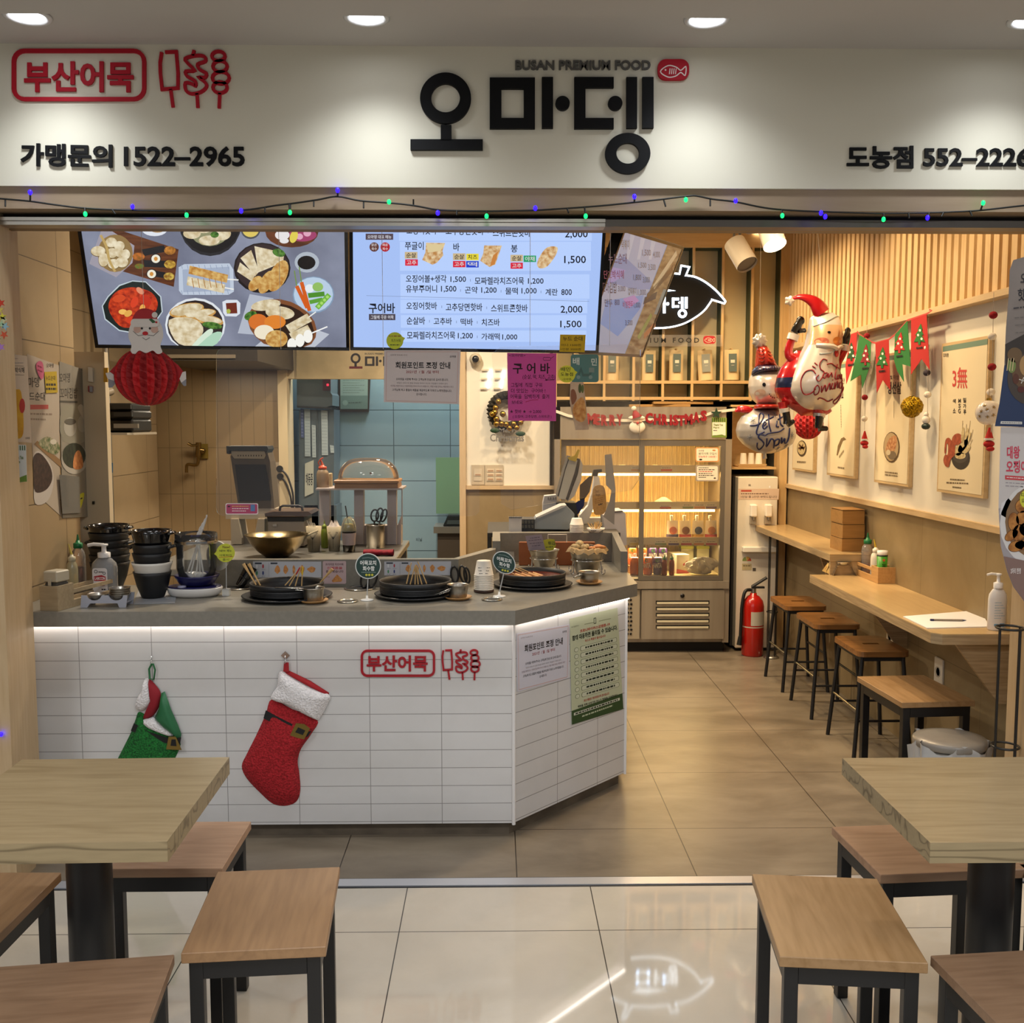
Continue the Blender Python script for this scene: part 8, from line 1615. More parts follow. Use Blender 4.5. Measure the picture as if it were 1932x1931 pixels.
def Pq(L_,m,k=1):S.poly([q(*p)for p in L_],m,k)
Pq([(.0,.87),(1,.845),(1,1),(0,1)],dg);Tq('코로나바이러스감염증-19',.2,.125,.82,.155,rd,.03);Tq('함께 대응하면 물리칠 수 있습니다.',.04,.165,.97,.215,k_,.03);Tq('마스크 착용이 필수입니다',.3,.23,.72,.255,rd,.02);Tq('HI 남양주시',.03,.075,.18,.09,k_,.0)
S.line([q(.3,.085),q(.5,.087)],.7,M('8a9070',.6),1);S.line([q(.6,.088),q(.85,.09)],.7,M('8a9070',.6),1);S.line([q(.5,.05),q(.54,.05),q(.54,.1),(q(.5,.1))],.8,k_,1,closed=True)
for i in range(8):
    b=.285+i*.063;S.poly([q(a,bb)for a,bb in rrect(.2,b,.95,b+.045,.02,3)],M('6a7458',.6),1);S.poly([q(a,bb)for a,bb in rrect(.208,b+.003,.942,b+.042,.018,3)],M('c6cbb2',.6),2);S.scrawl(*q(.3,b+.022),*q(.86,b+.022),k_,2.0,3,10,seed=i);S.poly([q(.12+.045*math.cos(t),b+.022+.022*math.sin(t))for t in[j*PI/8 for j in range(16)]],M('6a7458',.6),1);S.poly([q(.12+.038*math.cos(t),b+.022+.0185*math.sin(t))for t in[j*PI/8 for j in range(16)]],M('c6cbb2',.6),2)
Tq('최선 예방은 개인위생수칙 준수입니다',.24,.795,.74,.82,rd,.02);Tq('예방을 위해 손씻기와 마스크 착용을 지켜주세요',.12,.835,.9,.86,k_,.02);Pq([(.04,.895),(.94,.88),(.94,.905),(.04,.92)],M('cfd3c0',.6),2);S.scrawl(*q(.07,.907),*q(.9,.893),k_,1.6,3,16);S.scrawl(*q(.2,.95),*q(.8,.935),M('b9c4a4',.6),1.6,2,12)
tag(S.done('health_poster'),'green checklist poster taped to the angled tiled end of the counter','poster')
# ================================================================== TILL AREA ON THE BEND
DY=.40
def K(a,b):return(750+a/3.864,750+b/3.864)
def prismY(name,parent,pts,y0,y1,m,f=K):
    """solid whose outline is seen from the front, between two depths"""
    if f is K:y0+=DY;y1+=DY
    P=[onY(*f(*p),y0)for p in pts];b=MB(m);b.T=Matrix.Translation((0,y1,0))@Matrix.Rotation(PI/2,4,'X');b.prism([(p.x,p.z)for p in P],0,y1-y0);return b.build(name,parent,world=True)
plg=M('b9b8b4',.4);pld=M('2a2c30',.4);plm=M('8a9296',.4)
TB=onY(1000,1003,4.88).z
g=thing('till_shelf','dark shelf behind the raised surround carrying the till','shelf',(.2,4.5,TB));m=MB(M('3a352c',.6));m.box((-.04,4.81,TB-.02),(.60,5.36,TB));m.build('board',g,world=True);m=MB(M('3a352c',.6));m.box((-.04,4.815,0),(-.02,5.30,TB-.02));m.build('support',g,world=True);m=MB(M('3a352c',.6));m.box((.38,4.815,0),(.40,5.30,TB-.02));m.build('support',g,world=True)
t=thing('card_terminal','grey card terminal with keypad on the till shelf','card terminal',tuple(onY(1042,1000,4.88)))
prismY('terminal_body',t,[(985,960),(985,915),(1010,880),(1190,795),(1230,790),(1290,850),(1285,930),(1240,965)],4.46,4.60,plm);prismY('top_panel',t,[(1010,876),(1195,790),(1232,786),(1220,798),(1020,884)],4.455,4.60,plg)
kbd=thing('till_keyboard','dark keyboard beside the grey card terminal','keyboard',tuple(onY(990,1000,4.86)));prismY('keyboard_body',kbd,[(845,975),(850,905),(885,890),(1000,890),(1000,985),(850,985)],4.44,4.58,pld)
for r in range(2):
    for i in range(5):prismY('key',kbd,[(878+i*24,900+r*32),(896+i*24,898+r*32),(898+i*24,920+r*32),(882+i*24,922+r*32)],4.436,4.44,M('4a4a44',.5))
t=thing('till_monitor','tilted till monitor seen from its side, with a yellow note on top','monitor',tuple(onY(1070,990,5.06)))
prismY('screen_frame',t,[(1165,720),(1220,520),(1250,430),(1330,450),(1310,560),(1240,750)],4.64,4.80,pld);prismY('screen_face',t,[(1172,740),(1225,530),(1252,452),(1312,460),(1290,550),(1225,745)],4.636,4.64,M('a4a49c',.4));prismY('back_cover',t,[(1240,760),(1315,560),(1335,455),(1350,490),(1340,600),(1290,720)],4.66,4.84,plg);prismY('monitor_foot',t,[(1160,770),(1300,770),(1330,950),(1150,950)],4.70,4.84,pld);prismY('sticky_note',t,[(1240,440),(1290,425),(1315,378),(1330,385),(1312,440),(1300,470),(1250,455)],4.63,4.635,M('b9a23a',.6))
t=thing('customer_display','white curved customer display arm beside the till monitor','display',tuple(onY(1100,990,5.14)))
prismY('arm',t,[(1330,860),(1390,790),(1420,690),(1440,575),(1470,580),(1478,640),(1450,760),(1400,880),(1500,880),(1500,950),(1310,950)],4.85,4.92,M('d5d2cc',.35));prismY('display_head',t,[(1330,640),(1400,575),(1425,575),(1400,690),(1330,790)],4.845,4.85,M('23262a',.4));prismY('camera_knob',t,[(1420,575),(1430,530),(1490,525),(1490,545),(1465,550),(1460,575)],4.85,4.9,M('1b1c1e',.4))
prismY('handset',t,[(1255,800),(1320,755),(1365,745),(1360,790),(1320,850),(1285,860)],4.84,4.845,M('16205a',.4))
w=sh2(-.35);S=Sheet(onY(1117,973,4.84),(1,0,0),(0,0,1));S.slab([K(*p)for p in spline([(1425,670),(1480,640),(1515,680),(1518,830),(1460,858),(1428,830)],3,True)],.006,wood('tag_wood','b98f52','a07a40','z',1,.5,.1));dkb=M('3a2a1a',.6);S.text('Don\'t',*K(1440,672),*K(1470,695),dkb,.0,1);S.text('forget',*K(1445,700),*K(1480,722),dkb,0,1)
for i in range(3):S.scrawl(*K(1440,745+i*14),*K(1500,730+i*14),M('8a6030',.6),1.0,1,5)
S.scrawl(*K(1465,785),*K(1495,775),dkb,2.5,1,2);tag(S.done('wooden_tag'),'rounded wooden tag with burnt lettering hanging before the till','tag')
S=Sheet(onY(1150,990,4.83),(1,0,0),(0,0,1));S.slab([K(*p)for p in((1510,420),(1560,412),(1590,670),(1580,930),(1500,870),(1545,760),(1560,680),(1520,640))],.002,M('8f8a84',.6));tag(S.done('hanging_paper'),'grey sheet of paper hanging on edge beside the till','paper')
prn=thing('receipt_printer','white receipt printer at the fridge side of the till','printer',tuple(onY(1172,1020,5.00)));prismY('printer_body',prn,[(1500,860),(1560,830),(1640,825),(1662,850),(1672,1080),(1520,1080)],4.58,4.74,M('c9c2c0',.35));prismY('paper_slot',prn,[(1570,835),(1640,830),(1642,836),(1572,842)],4.578,4.58,M('4a4644',.5))
bx=thing('white_box','small white device box on the far corner of the till shelf','box',tuple(onY(1035,960,5.18)));prismY('box_body',bx,[(1060,950),(1060,775),(1072,720),(1160,712),(1165,950)],4.76,4.84,M('cfcac6',.4))
for i in range(4):prismY('vent_line',bx,[(1095+i*18,728),(1103+i*18,727),(1103+i*18,745),(1095+i*18,746)],4.758,4.76,M('8a8682',.5))
nb=thing('spiral_notebook','white spiral notebook leaning at the post side of the till keyboard','notebook',tuple(onY(963,1000,4.82)));prismY('cover',nb,[(812,980),(812,872),(905,872),(905,980)],4.42,4.43,M('c9c6c2',.5));
for i in range(12):prismY('spiral',nb,[(815+i*8,882),(819+i*8,882),(819+i*8,866),(815+i*8,866)],4.416,4.42,M('4a4a4a',.4))
c=onY(1088,1009,4.755);c.z=zE;tz2=paper_cup_stack(c,zE+.001,6,13,'paper cup low in the stack on the raised grey surround','topmost upside-down paper cup on the raised grey surround','paper cups on the raised surround',onY(1088,978,4.755).z-zE-.035)
cc=onY(1124,1022,4.755);k=mpp(4.755);cs=thing('chopstick_cup','white cup with black plant print full of wooden chopsticks on the till surround','cup',(cc.x,4.755,zE+.001));hC=onY(1124,997,4.755).z-zE;m=MB(paperc);m.lathe([(0,0),(13*k,0),(17.5*k,hC),(16.5*k,hC),(12.4*k,.004),(0,.004)],n=28);m.build('cup_body',cs)
S=Sheet((0,-16.5*k,0),(1,0,0),(0,.12,1));bk=M('1a1612',.6)
for i in range(5):S.line([(-.022+.002*i,hC*.1),(-.026+.0055*i,hC*.55)],.0012,bk,1,px=False);S.disc(-.026+.0055*i,hC*.58,.002,bk,1,px=False)
S.poly([(.012,hC*.15),(.03,hC*.5),(.034,hC*.8),(.022,hC*.55)],bk,1,px=False);S.done('plant_print',cs,True)
random.seed(8)
for i in range(14):
    a=random.random()*6.28;r=random.random()*12*k;x=cc.x+r*math.cos(a);y=4.755+r*math.sin(a)*.8;g=thing('chopstick','wooden chopstick standing in the plant-print cup on the till surround','chopstick',(x,y,zE+.01),0,'chopsticks in the plant-print cup');m=MB(bamboo);m.cyl((cc.x+(x-cc.x)*.6,4.755+(y-4.755)*.6,zE+.008),(cc.x+(x-cc.x)*1.7,y,onY(1120,984+random.random()*8,4.755).z),.0026,n=6);m.build('stick',g,world=True)
# ================================================================== KITCHEN BEHIND THE COUNTER
def Q4(a,b):return(400+a/4.29,750+b/4.29)
WT=.912;xw=onY(751,1045,4.5).x
wt_=thing('steel_worktable','stainless steel kitchen worktable just behind the raised ledge','worktable',(-.8,4.5,0));m=MB(steel_b);m.box((-1.45,4.09,WT-.03),(xw,5.10,WT),bev=.004);m.build('top',wt_,world=True)
for x in(-1.42,xw-.05):m=MB(steel_b);m.box((x,4.12,0),(x+.04,4.16,WT-.03));m.box((x,5.04,0),(x+.04,5.08,WT-.03));m.build('leg',wt_,world=True)
def at4(a,b,y):return onY(*Q4(a,b),y)
def rad4(w,y):return w/4.29/2*mpp(y)
y=4.46;c=at4(528,1290,y);g=thing('steel_wok','wide steel wok bowl on the worktable behind the first pot','wok',(c.x,y,WT));r=rad4(505,y);h=at4(528,1108,y).z-WT
m=MB(mottle('worn_steel','9a8a66','6f6248',8,.25,metal=1.0));m.lathe([(0,0),(r*.35,0),(r*.62,h*.28),(r*.84,h*.62),(r*.97,h*.95),(r*1.02,h),(r*.98,h),(r*.82,h*.64),(r*.58,h*.3),(0,h*.06)],n=44);m.build('wok_body',g)
g=thing('pale_spatula','pale spatula resting in the steel wok','spatula',tuple(at4(800,1100,y)));m=MB(M('b9ab8a',.5));a,b=at4(745,1135,y),at4(860,1078,y);m.tube([a,(a+b)/2+Vector((0,0,.003)),b],.006,8,sq=.5);m.build('blade',g,world=True)
y=4.93
g=thing('glass_front_warmer','dark glass fronted food warmer with a black frame on white legs','warmer',tuple(at4(310,1220,y)))
cr=M('b5a892',.5);prismY('cabinet',g,[(150,480),(170,420),(440,420),(470,520),(505,900),(215,900)],y,y+.12,M('5f523e',.5),Q4);prismY('top_bar',g,[(115,395),(445,395),(455,420),(440,450),(440,432),(140,432),(135,460),(118,455)],y-.03,y+.1,M('14140f',.45),Q4);prismY('vent_strip',g,[(155,435),(425,435),(430,470),(420,498),(180,495),(160,470)],y-.012,y,M('b9ab8f',.5),Q4)
for i in range(10):prismY('vent_hole',g,[(208+i*21,466),(214+i*21,466),(214+i*21,478),(208+i*21,478)],y-.0135,y-.012,M('241c12',.6),Q4)
prismY('glass_door',g,[(185,545),(430,545),(475,800),(470,835),(225,840)],y-.008,y,M('15110c',.35),Q4)
prismY('leg',g,[(150,985),(210,985),(240,1140),(240,1190),(155,1190)],y-.02,y+.12,cr,Q4);prismY('leg',g,[(425,985),(370,985),(345,1110),(345,1190),(425,1190)],y-.02,y+.12,cr,Q4);prismY('shelf',g,[(110,900),(520,900),(520,985),(110,985)],y+.0,y+.12,cr,Q4);prismY('cross_bar',g,[(240,1120),(345,1120),(345,1190),(240,1190)],y+.02,y+.12,M('8a8070',.5),Q4)
y=4.80
g=thing('rice_cooker','black lidded cooker with a pale body and arched handle on the worktable','cooker',tuple(at4(600,1200,y)))
prismY('body',g,[(455,1005),(745,1005),(745,1205),(455,1205)],y,y+.2,M('a89a88',.45),Q4);prismY('dark_band',g,[(445,965),(745,960),(745,1005),(450,1005)],y-.006,y+.2,M('14120f',.45),Q4);prismY('lid',g,[(425,940),(500,925),(780,925),(805,945),(760,968),(430,968)],y-.02,y+.2,M('4a3524',.4),Q4)
m=MB(M('1a1613',.45));m.tube([at4(*p,y+.02)for p in((548,925),(552,890),(575,878),(700,878),(728,890),(735,925))],.006,8);m.build('handle',g,world=True)
prismY('knob',g,[(490,1030),(520,1025),(525,1045),(492,1045)],y-.012,y,M('d0c8ba',.4),Q4)
def printed_cup(label,u,y,w,vt,vb,grp='plant-print paper cups on the worktable'):
    c=at4(u,vb,y);r=rad4(w,y);h=at4(u,vt,y).z-WT;g=thing('paper_cup',label,'cup',(c.x,y,WT+.0005),0,grp);m=MB(M('b0a284',.6));m.lathe([(0,0),(r*.74,0),(r,h),(r*.96,h),(r*.72,.004),(0,.004)],n=26);m.build('cup_body',g)
    S=Sheet((0,-r*.97,0),(1,0,0),(0,r*.24/h,1));S.T=None
    for i in range(7):a=-.6+.2*i;S.line([(0,h*.5),(r*.75*math.sin(a*1.4),h*(.58+.2*math.cos(a)))],.0012,bk,6,px=False);S.disc(r*.75*math.sin(a*1.4),h*(.6+.2*math.cos(a)),.0022,bk,6,px=False,n=8)
    S.line([(0,h*.12),(0,h*.5)],.0013,bk,6,px=False)
    for s_ in(-1,1):S.poly([(r*.45,h*.12),(r*.45+s_*r*.28,h*.32),(r*.45+s_*r*.1,h*.2)],M('6a4a30',.6),6,px=False)
    S.done('plant_print',g,True);return g,c,r,h
_,c,r,h=printed_cup('plant-print paper cup of straws next to the steel wok',826,4.65,125,1045,1243)
for i in range(3):g=thing('plastic_wrap','crumpled clear wrapper poking out of the plant-print cup next to the wok','wrapper',(c.x,4.65,WT+h),0,'clear wrappers in the plant-print cup');m=MB(clear('cup_wrap','d8d8d4',.5,.15));m.add([(c.x-.02+.012*i,4.65,WT+h-.02),(c.x-.005+.012*i,4.655,WT+h-.02),(c.x-.018+.012*i-.01*(i<1),4.64,WT+h+.03-.006*i),(c.x-.034+.012*i,4.65,WT+h+.028-.006*i)],[(0,1,2,3)]);m.build('film',g,world=True)
_,c,r,h=printed_cup('plant-print paper cup of white tissue in the middle of the worktable',990,4.67,118,1045,1233)
m=MB(M('c9bdb4',.8));m.grid(lambda i,j:(c.x+r*.9*(1-j*.6)*math.cos(i*2*PI),4.67+r*.9*(1-j*.6)*math.sin(i*2*PI),WT+h*.95+.028*j+.008*math.sin(10*PI*i)*j),20,5,cu=True,smooth=False);tag(m.build('white_tissue'),'crumpled white tissue filling the middle plant-print cup','tissue')
c=at4(912,1175,4.78);nozzle_bottle('green_bottle','lime green bottle standing between the two plant-print cups',(c.x,4.78,WT+.0005),.017,.10,M('6a7a22',.4),M('7a8a2a',.4),M('7a8a2a',.4),False)
c=at4(1110,1245,4.64);r=rad4(118,4.64);h=at4(1110,1085,4.64).z-WT;g=thing('iced_drink','takeaway iced drink with dome lid, black straw and pale sleeve','drink',(c.x,4.64,WT+.0005))
m=MB(M('17110c',.2));m.lathe([(0,0),(r*.80,0),(r*.97,h),(0,h)],n=26);m.build('drink_cup',g);m=MB(M('b9a9a4',.6));m.lathe([(r*.858,h*.34),(r*1.0,h*.93)],n=26);m.build('sleeve',g);m=MB(clear('dome_lid','e8ead8',.8,.05));q=(at4(1110,965,4.64).z-WT-h);m.lathe([(r*1.05,h),(r*.98,h+q*.45),(r*.7,h+q*.85),(r*.2,h+q)],n=26);m.build('dome_lid',g);m=MB(M('b59a2c',.4));m.lathe([(0,h),(r*.8,h+.002),(r*.6,h+q*.5),(0,h+q*.55)],n=18);m.build('lemon_slices',g);m=MB(M('0d0c0b',.4));m.cyl(at4(1112,1085,4.63),at4(1080,878,4.63),.003,n=8);m.build('straw',g,world=True)
y=4.80;c=at4(1325,1210,y);r=rad4(150,y);h=at4(1325,1030,y).z-WT;g=thing('steel_canister','tall steel canister holding black handled scissors under the white rack','canister',(c.x,y,WT+.0005));m=MB(inox_b);m.lathe([(0,0),(r,0),(r,h*.93),(r*1.03,h*.95),(r*1.03,h),(r*.97,h),(r*.95,.01),(0,.008)],n=32);m.build('can_wall',g)
scissors('black handled scissors standing in the steel canister under the white rack',Vector((c.x,y,WT+h*.5)),((700+7,973,7,11,.1),(716,972,6,13,.2),(724,973,5,12,.3)),(((706,984),(708,1000)),((717,984),(712,1000))),'canister_scissors')
y=4.90;wr=M('b9ada6',.45);g=thing('white_rack','white two-tier rack on the worktable carrying the bread tray','rack',tuple(at4(1190,1200,y)))
prismY('top_shelf',g,[(838,738),(1540,735),(1540,750),(838,752)],y-.1,y+.12,wr,Q4)
for a0,a1,b1 in((868,950,990),(1150,1225,1040),(1418,1492,1040)):prismY('upright',g,[(a0,750),(a1,750),(a1,1192),(a0,1192)],y,y+.05,wr,Q4)
prismY('lower_shelf',g,[(1165,1040),(1500,1040),(1530,965),(1530,1192),(1165,1192)],y-.03+.06,y+.12,wr,Q4);m=MB(wr);m.tube([at4(1538,745,y-.09),at4(1538,1030,y-.09)],.003,6);m.build('wire_edge',g,world=True)
sz=at4(1200,736,y).z+.0015
c=at4(898,736,4.88);g=nozzle_bottle('sauce_bottle','brown sauce bottle with bright orange cap on top of the white rack',(c.x,4.88,sz),rad4(100,4.88),at4(898,575,4.88).z-sz,M('8a7458',.4),M('c8481c',.4),M('c8481c',.4),True);m=MB(M('c8481c',.4));m.tube([at4(875,560,4.875),at4(860,530,4.875),at4(880,500,4.875),at4(900,490,4.875)],.003,6);m.build('cap_strap',g,world=True)
c=at4(955,736,4.92);m=MB(M('a8946c',.5));a,b=at4(942,736,4.94),at4(970,736,4.94);m.box((a.x,4.93,sz),(b.x,4.97,at4(955,615,4.93).z),bev=.003);tag(m.build('cardboard_carton'),'small pale carton behind the orange-capped bottle on the rack','carton')
y=4.88;g=thing('bread_tray','wooden tray with a clear dome lid on top of the white rack','tray',tuple(at4(1265,745,y)));tw=wood('tray_wood','a8793f','86592a','x',1,.45,.3);a,b=at4(1012,740,y),at4(1520,740,y);zt_=at4(1265,662,y).z;cx=(a.x+b.x)/2;W=(b.x-a.x)/2
m=MB(tw);m.box((a.x,y-.08,sz),(b.x,y+.1,sz+(zt_-sz)*.6),bev=.004);m.box((a.x-.003,y-.084,sz+(zt_-sz)*.62),(b.x+.003,y+.104,zt_),bev=.004);m.build('tray_body',g,world=True)
hd2_=at4(1265,490,y).z-zt_;m=MB(clear('dome_cover','f2f2ee',.93,.03));m.grid(lambda i,j:(cx+W*.97*math.cos(i*2*PI)*(math.cos(j*PI/2)**.6 if j<1 else 0),y+.01+.085*math.sin(i*2*PI)*(math.cos(j*PI/2)**.6 if j<1 else 0),zt_+.001+hd2_*math.sin(j*PI/2)),40,12,cu=True);m.build('dome_lid',g,world=True);m=MB(M('7a4a24',.5));m.ball((cx+.02,y-.06,zt_+hd2_*.3),.006,n=10,k=6);m.build('knob',g,world=True)
m=MB(mottle('red_cloth','6f0d1c','8e1426',60,.9,bmp=.4));a,b=at4(1228,1275,4.5),at4(1470,1275,4.5);m.grid(lambda i,j:(a.x+(b.x-a.x)*j,4.5+.025*math.cos(i*2*PI)*(1+.1*math.sin(9*j)),WT+.014+.0135*math.sin(i*2*PI)*(1+.12*math.sin(7*j))),14,12,cu=True);tag(m.build('red_towel'),'folded dark red towel at the end of the steel worktable','towel')
# wall sockets and cables on the kitchen tile
YK=6.598
g=thing('kitchen_socket','white double socket on the kitchen tile with black plugs and cables','socket',tuple(at4(545,640,YK)));prismY('plate',g,[(470,525),(608,525),(608,870),(470,870)],YK-.01,YK,M('b3a48c',.5),Q4)
for x,yv,pl in((495,575,0),(556,578,1),(500,640,0),(560,640,1)):
    c=at4(x,yv,YK-.012);m=MB(M('16130f',.5)if pl else M('8a7d68',.5));m.cyl((c.x,YK-(.045 if pl else.0125),c.z),(c.x,YK-.010,c.z),.022,n=20);m.build('plug' if pl else 'outlet',g,world=True)
for k_,P in enumerate(([(565,590),(610,640),(650,760),(658,850),(655,1000)],[(570,655),(600,700),(635,800),(645,900),(640,1000)])):m=MB(M('1a1612',.5));m.tube([at4(*p,6.54)for p in spline(P,4)],.007,6);m.build('cable',g,world=True)
def Z6(a,b):return(a/3.51,650+b/3.51)
def at6(a,b,y):return onY(*Z6(a,b),y)
ft=thing('wall_tap','old brass wall tap with a bent spout on the kitchen tile','tap',tuple(at6(1300,700,6.55)));brs=mat('aged_brass','7a6238',.3,.9);m=MB(brs);prismP=at6(1348,705,YK);m.cyl((prismP.x,YK-.005,prismP.z),(prismP.x,6.55,prismP.z),.018,n=14);m.cyl(at6(1350,705,6.56),at6(1310,700,6.55),.015,n=12);m.cyl(at6(1315,650,6.55),at6(1312,745,6.55),.017,n=14);m.build('tap_body',ft,world=True);m=MB(brs);m.tube([at6(*p,6.54)for p in spline([(1315,740),(1310,790),(1290,800),(1245,795),(1236,815),(1236,850)],4)],.010,10);m.build('spout',ft,world=True);m=MB(brs);m.tube([at6(*p,6.54)for p in((1310,668),(1270,670),(1245,655))],.012,8,sq=.5);m.build('handle',ft,world=True);m=MB(M('6f5a1c',.5));m.box((prismP.x-.015,YK-.008,prismP.z-.05),(prismP.x+.03,YK,prismP.z+.045));m.build('wall_plate',ft,world=True)
# extractor hood over the kitchen and steel shelf rack at the side
g=thing('extractor_hood','dark steel extractor hood under the dish screen','extractor hood',tuple(onY(380,670,5.6)));a,b=onY(282,681,5.6),onY(486,681,5.6);m=MB(M('3a342c',.4));m.box((a.x,5.6,a.z),(b.x,6.595,a.z+.16));m.build('canopy',g,world=True);area('hood_lamp',((a.x+b.x)/2,6.1,a.z-.012),.5,5.0,(1.0,.86,.66),size_y=.12);m=MB(M('8a7d68',.35));m.box((a.x+.01,5.592,a.z+.014),(b.x-.12,5.6,a.z+.034));m.build('trim_strip',g,world=True)
g=thing('steel_shelf_rack','steel pole rack with a shelf of black trays at the kitchen side wall','rack',tuple(at6(720,1200,5.3)));px_=at6(722,700,5.5)
m=MB(steel_b);m.cyl((px_.x,5.5,0),(px_.x,5.5,SHOP_Z-.002),.016,n=14);m.build('pole',g,world=True);a,b=at6(520,600,5.1),at6(866,600,5.1);m=MB(M('9a8f7c',.4));m.box((a.x,5.05,b.z),(b.x,5.49,at6(700,585,5.1).z));m.build('shelf',g,world=True);m=MB(M('8a7d68',.35));m.cyl(at6(580,360,5.1),at6(735,310,5.25),.022,n=12);m.build('pipe',g,world=True)
zs_=at6(700,585,5.1).z
for i,(a0,b0,a1,b1,lb)in enumerate(((560,500,880,583,'lowest black appliance tray on the kitchen side shelf'),(560,440,880,490,'middle black tray on the kitchen side shelf'),(570,395,872,436,'topmost black tray on the kitchen side shelf'))):
    a,b=at6(a0,b1,5.12),at6(a1,b0,5.12);g=thing('black_tray',lb,'tray',((a.x+b.x)/2,5.2,a.z),0,'black trays on the side shelf');m=MB(M('14120f',.4));m.box((a.x,5.12,max(a.z,zs_+.001)if i==0 else a.z-.004),(b.x,5.4,b.z+.004),bev=.01);m.build('tray_body',g,world=True);m=MB(M('6f675a',.4)if i==0 else M('24211c',.4));m.box((b.x-.09,5.10,(a.z+b.z)/2-.01),(b.x+(.03 if i==0 else 0),5.12,(a.z+b.z)/2+.012));m.build('handle',g,world=True)
g=thing('blue_scrubber','blue handled scrubber hanging on the steel pole','scrubber',tuple(at6(710,880,5.25)));m=MB(M('1f5f8a',.45));m.tube([at6(*p,5.26)for p in((715,835),(712,880),(708,930),(705,960))],.02,10,sq=.5,rs=[.016,.02,.022,.018]);m.build('grip',g,world=True);m=MB(M('1f5f8a',.45));m.tube([at6(*p,5.26)for p in((735,850),(735,785))],.010,8);m.build('stem',g,world=True);m=MB(M('2a6a92',.45));m.tube([at6(*p,5.26)for p in spline([(690,850),(690,815),(710,795),(732,820)],4)],.003,6);m.build('loop',g,world=True)
g=thing('electric_panel','cream wall panel with switches at the kitchen side wall','panel',tuple(at6(640,500,4.3)));xq=-1.66
a,b=at6(578,1200,4.2),at6(690,60,4.2);m=MB(M('bfae90',.6));m.box((a.x-.05,4.2,0),(b.x,4.24,at6(640,50,4.2).z));m.build('board',g,world=True);prismY('switch_box',g,[(582,150),(612,155),(614,250),(584,245)],4.185,4.2,M('c9c2b4',.4),Z6);prismY('red_switch',g,[(582,275),(612,278),(610,318),(584,315)],4.19,4.2,M('8a3038',.4),Z6);prismY('grey_switch',g,[(592,278),(612,280),(611,316),(593,316)],4.185,4.19,M('8a8a90',.4),Z6);prismY('dark_switch',g,[(610,1040),(622,1040),(622,1060),(610,1060)],4.19,4.2,M('1a1612',.4),Z6)
prismY('yellow_label',g,[(686,155),(712,155),(712,250),(686,250)],4.19,4.2,M('b98a1c',.5),Z6)
# ================================================================== REAR KITCHEN SEEN THROUGH THE DOORWAY
def Q5(a,b):return(560+a/4.71,650+b/4.71)
def at5(a,b,y):return onY(*Q5(a,b),y)
sb_=mottle('blue_steel','6f7f88','5c6a72',4,.35,metal=.5)
g=thing('steel_cabinet','tall blue-grey steel cabinet with taped lists in the rear kitchen','cabinet',tuple(at5(170,1700,6.85)));prismY('body',g,[(20,580),(330,580),(330,1720),(20,1720)],6.86,7.12,sb_,Q5);m=MB(M('4a565c',.4));a=at5(180,600,6.855);m.box((a.x-.004,6.852,.4),(a.x+.004,6.86,1.6));m.build('door_gap',g,world=True);b=at5(40,0,6.86);q=at5(330,0,6.86);m=MB(sb_);m.box((b.x,6.86,0),(q.x,7.1,.95));m.build('base_block',g,world=True)
g=thing('rear_hood','dark grey hood with a red digital display above the steel cabinet','hood',tuple(at5(170,560,6.8)));prismY('hood_body',g,[(0,300),(300,300),(300,430),(315,450),(315,545),(250,560),(0,545)],6.8,7.1,M('56646a',.35),Q5);prismY('lower_edge',g,[(0,545),(315,560),(305,575),(0,562)],6.79,7.1,M('20262a',.5),Q5);prismY('control_box',g,[(230,310),(300,310),(300,410),(230,410)],6.79,6.8,M('5a3040',.4),Q5);prismY('red_digits',g,[(264,350),(284,350),(284,370),(264,370)],6.788,6.79,EM('ff3048',1.5),Q5)
pg_=M('9fb0b8',.6)
for i,(a0,b0,a1,b1,lb)in enumerate(((66,572,118,995,'long white list taped to the steel cabinet beside the blue label strip'),(132,715,168,1005,'short white list taped low on the steel cabinet'),(216,585,274,985,'long white list taped to the far door of the steel cabinet'),(32,568,60,830,'narrow blue label strip taped to the steel cabinet'),(294,895,328,965,'small pale note taped at the edge of the steel cabinet'))):
    S=wall_sheet(6.848);S.slab([Q5(a0,b0),Q5(a1,b0+6),Q5(a1+4,b1),Q5(a0+6,b1)],.0006,M('4a5a86',.6)if i==3 else pg_)
    for k_ in range(int((b1-b0)/28)):S.scrawl(*Q5(a0+8,b0+18+k_*28),*Q5(a1-4,b0+20+k_*28),M('7d8c94',.6)if i!=3 else M('8a9ac0',.6),.9,1,3,seed=k_)
    tag(S.done('taped_list'),lb,'paper list')
S=wall_sheet(6.845);S.slab([Q5(72,1060),Q5(150,1028),Q5(148,1320),Q5(70,1355)],.0006,M('b3b8ac',.6));S.text('해동중',*Q5(80,1145),*Q5(142,1255),M('1a1e20',.6),.02,1);tag(S.done('defrost_sign'),'white sign with bold black Korean letters on the steel cabinet','sign')
g=thing('framed_certificate','dark framed green-grey certificate on the blue rear kitchen tiles','frame',tuple(at5(510,600,7.14)));prismY('frame',g,[(368,300),(652,300),(640,600),(372,600)],7.13,7.148,M('33281f',.5),Q5);S=wall_sheet(7.129);S.poly([Q5(386,290),Q5(632,290),Q5(630,575),Q5(388,575)],M('93a8a0',.6),0);S.poly([Q5(386,455),Q5(632,455),Q5(630,575),Q5(388,575)],M('6f867e',.6),1);S.disc(*Q5(430,520),5,M('8aa298',.6),2)
for i in range(6):S.scrawl(*Q5(410,320+i*22),*Q5(600-40*(i%2),320+i*22),M('64756e',.6),.8,1,8,seed=i)
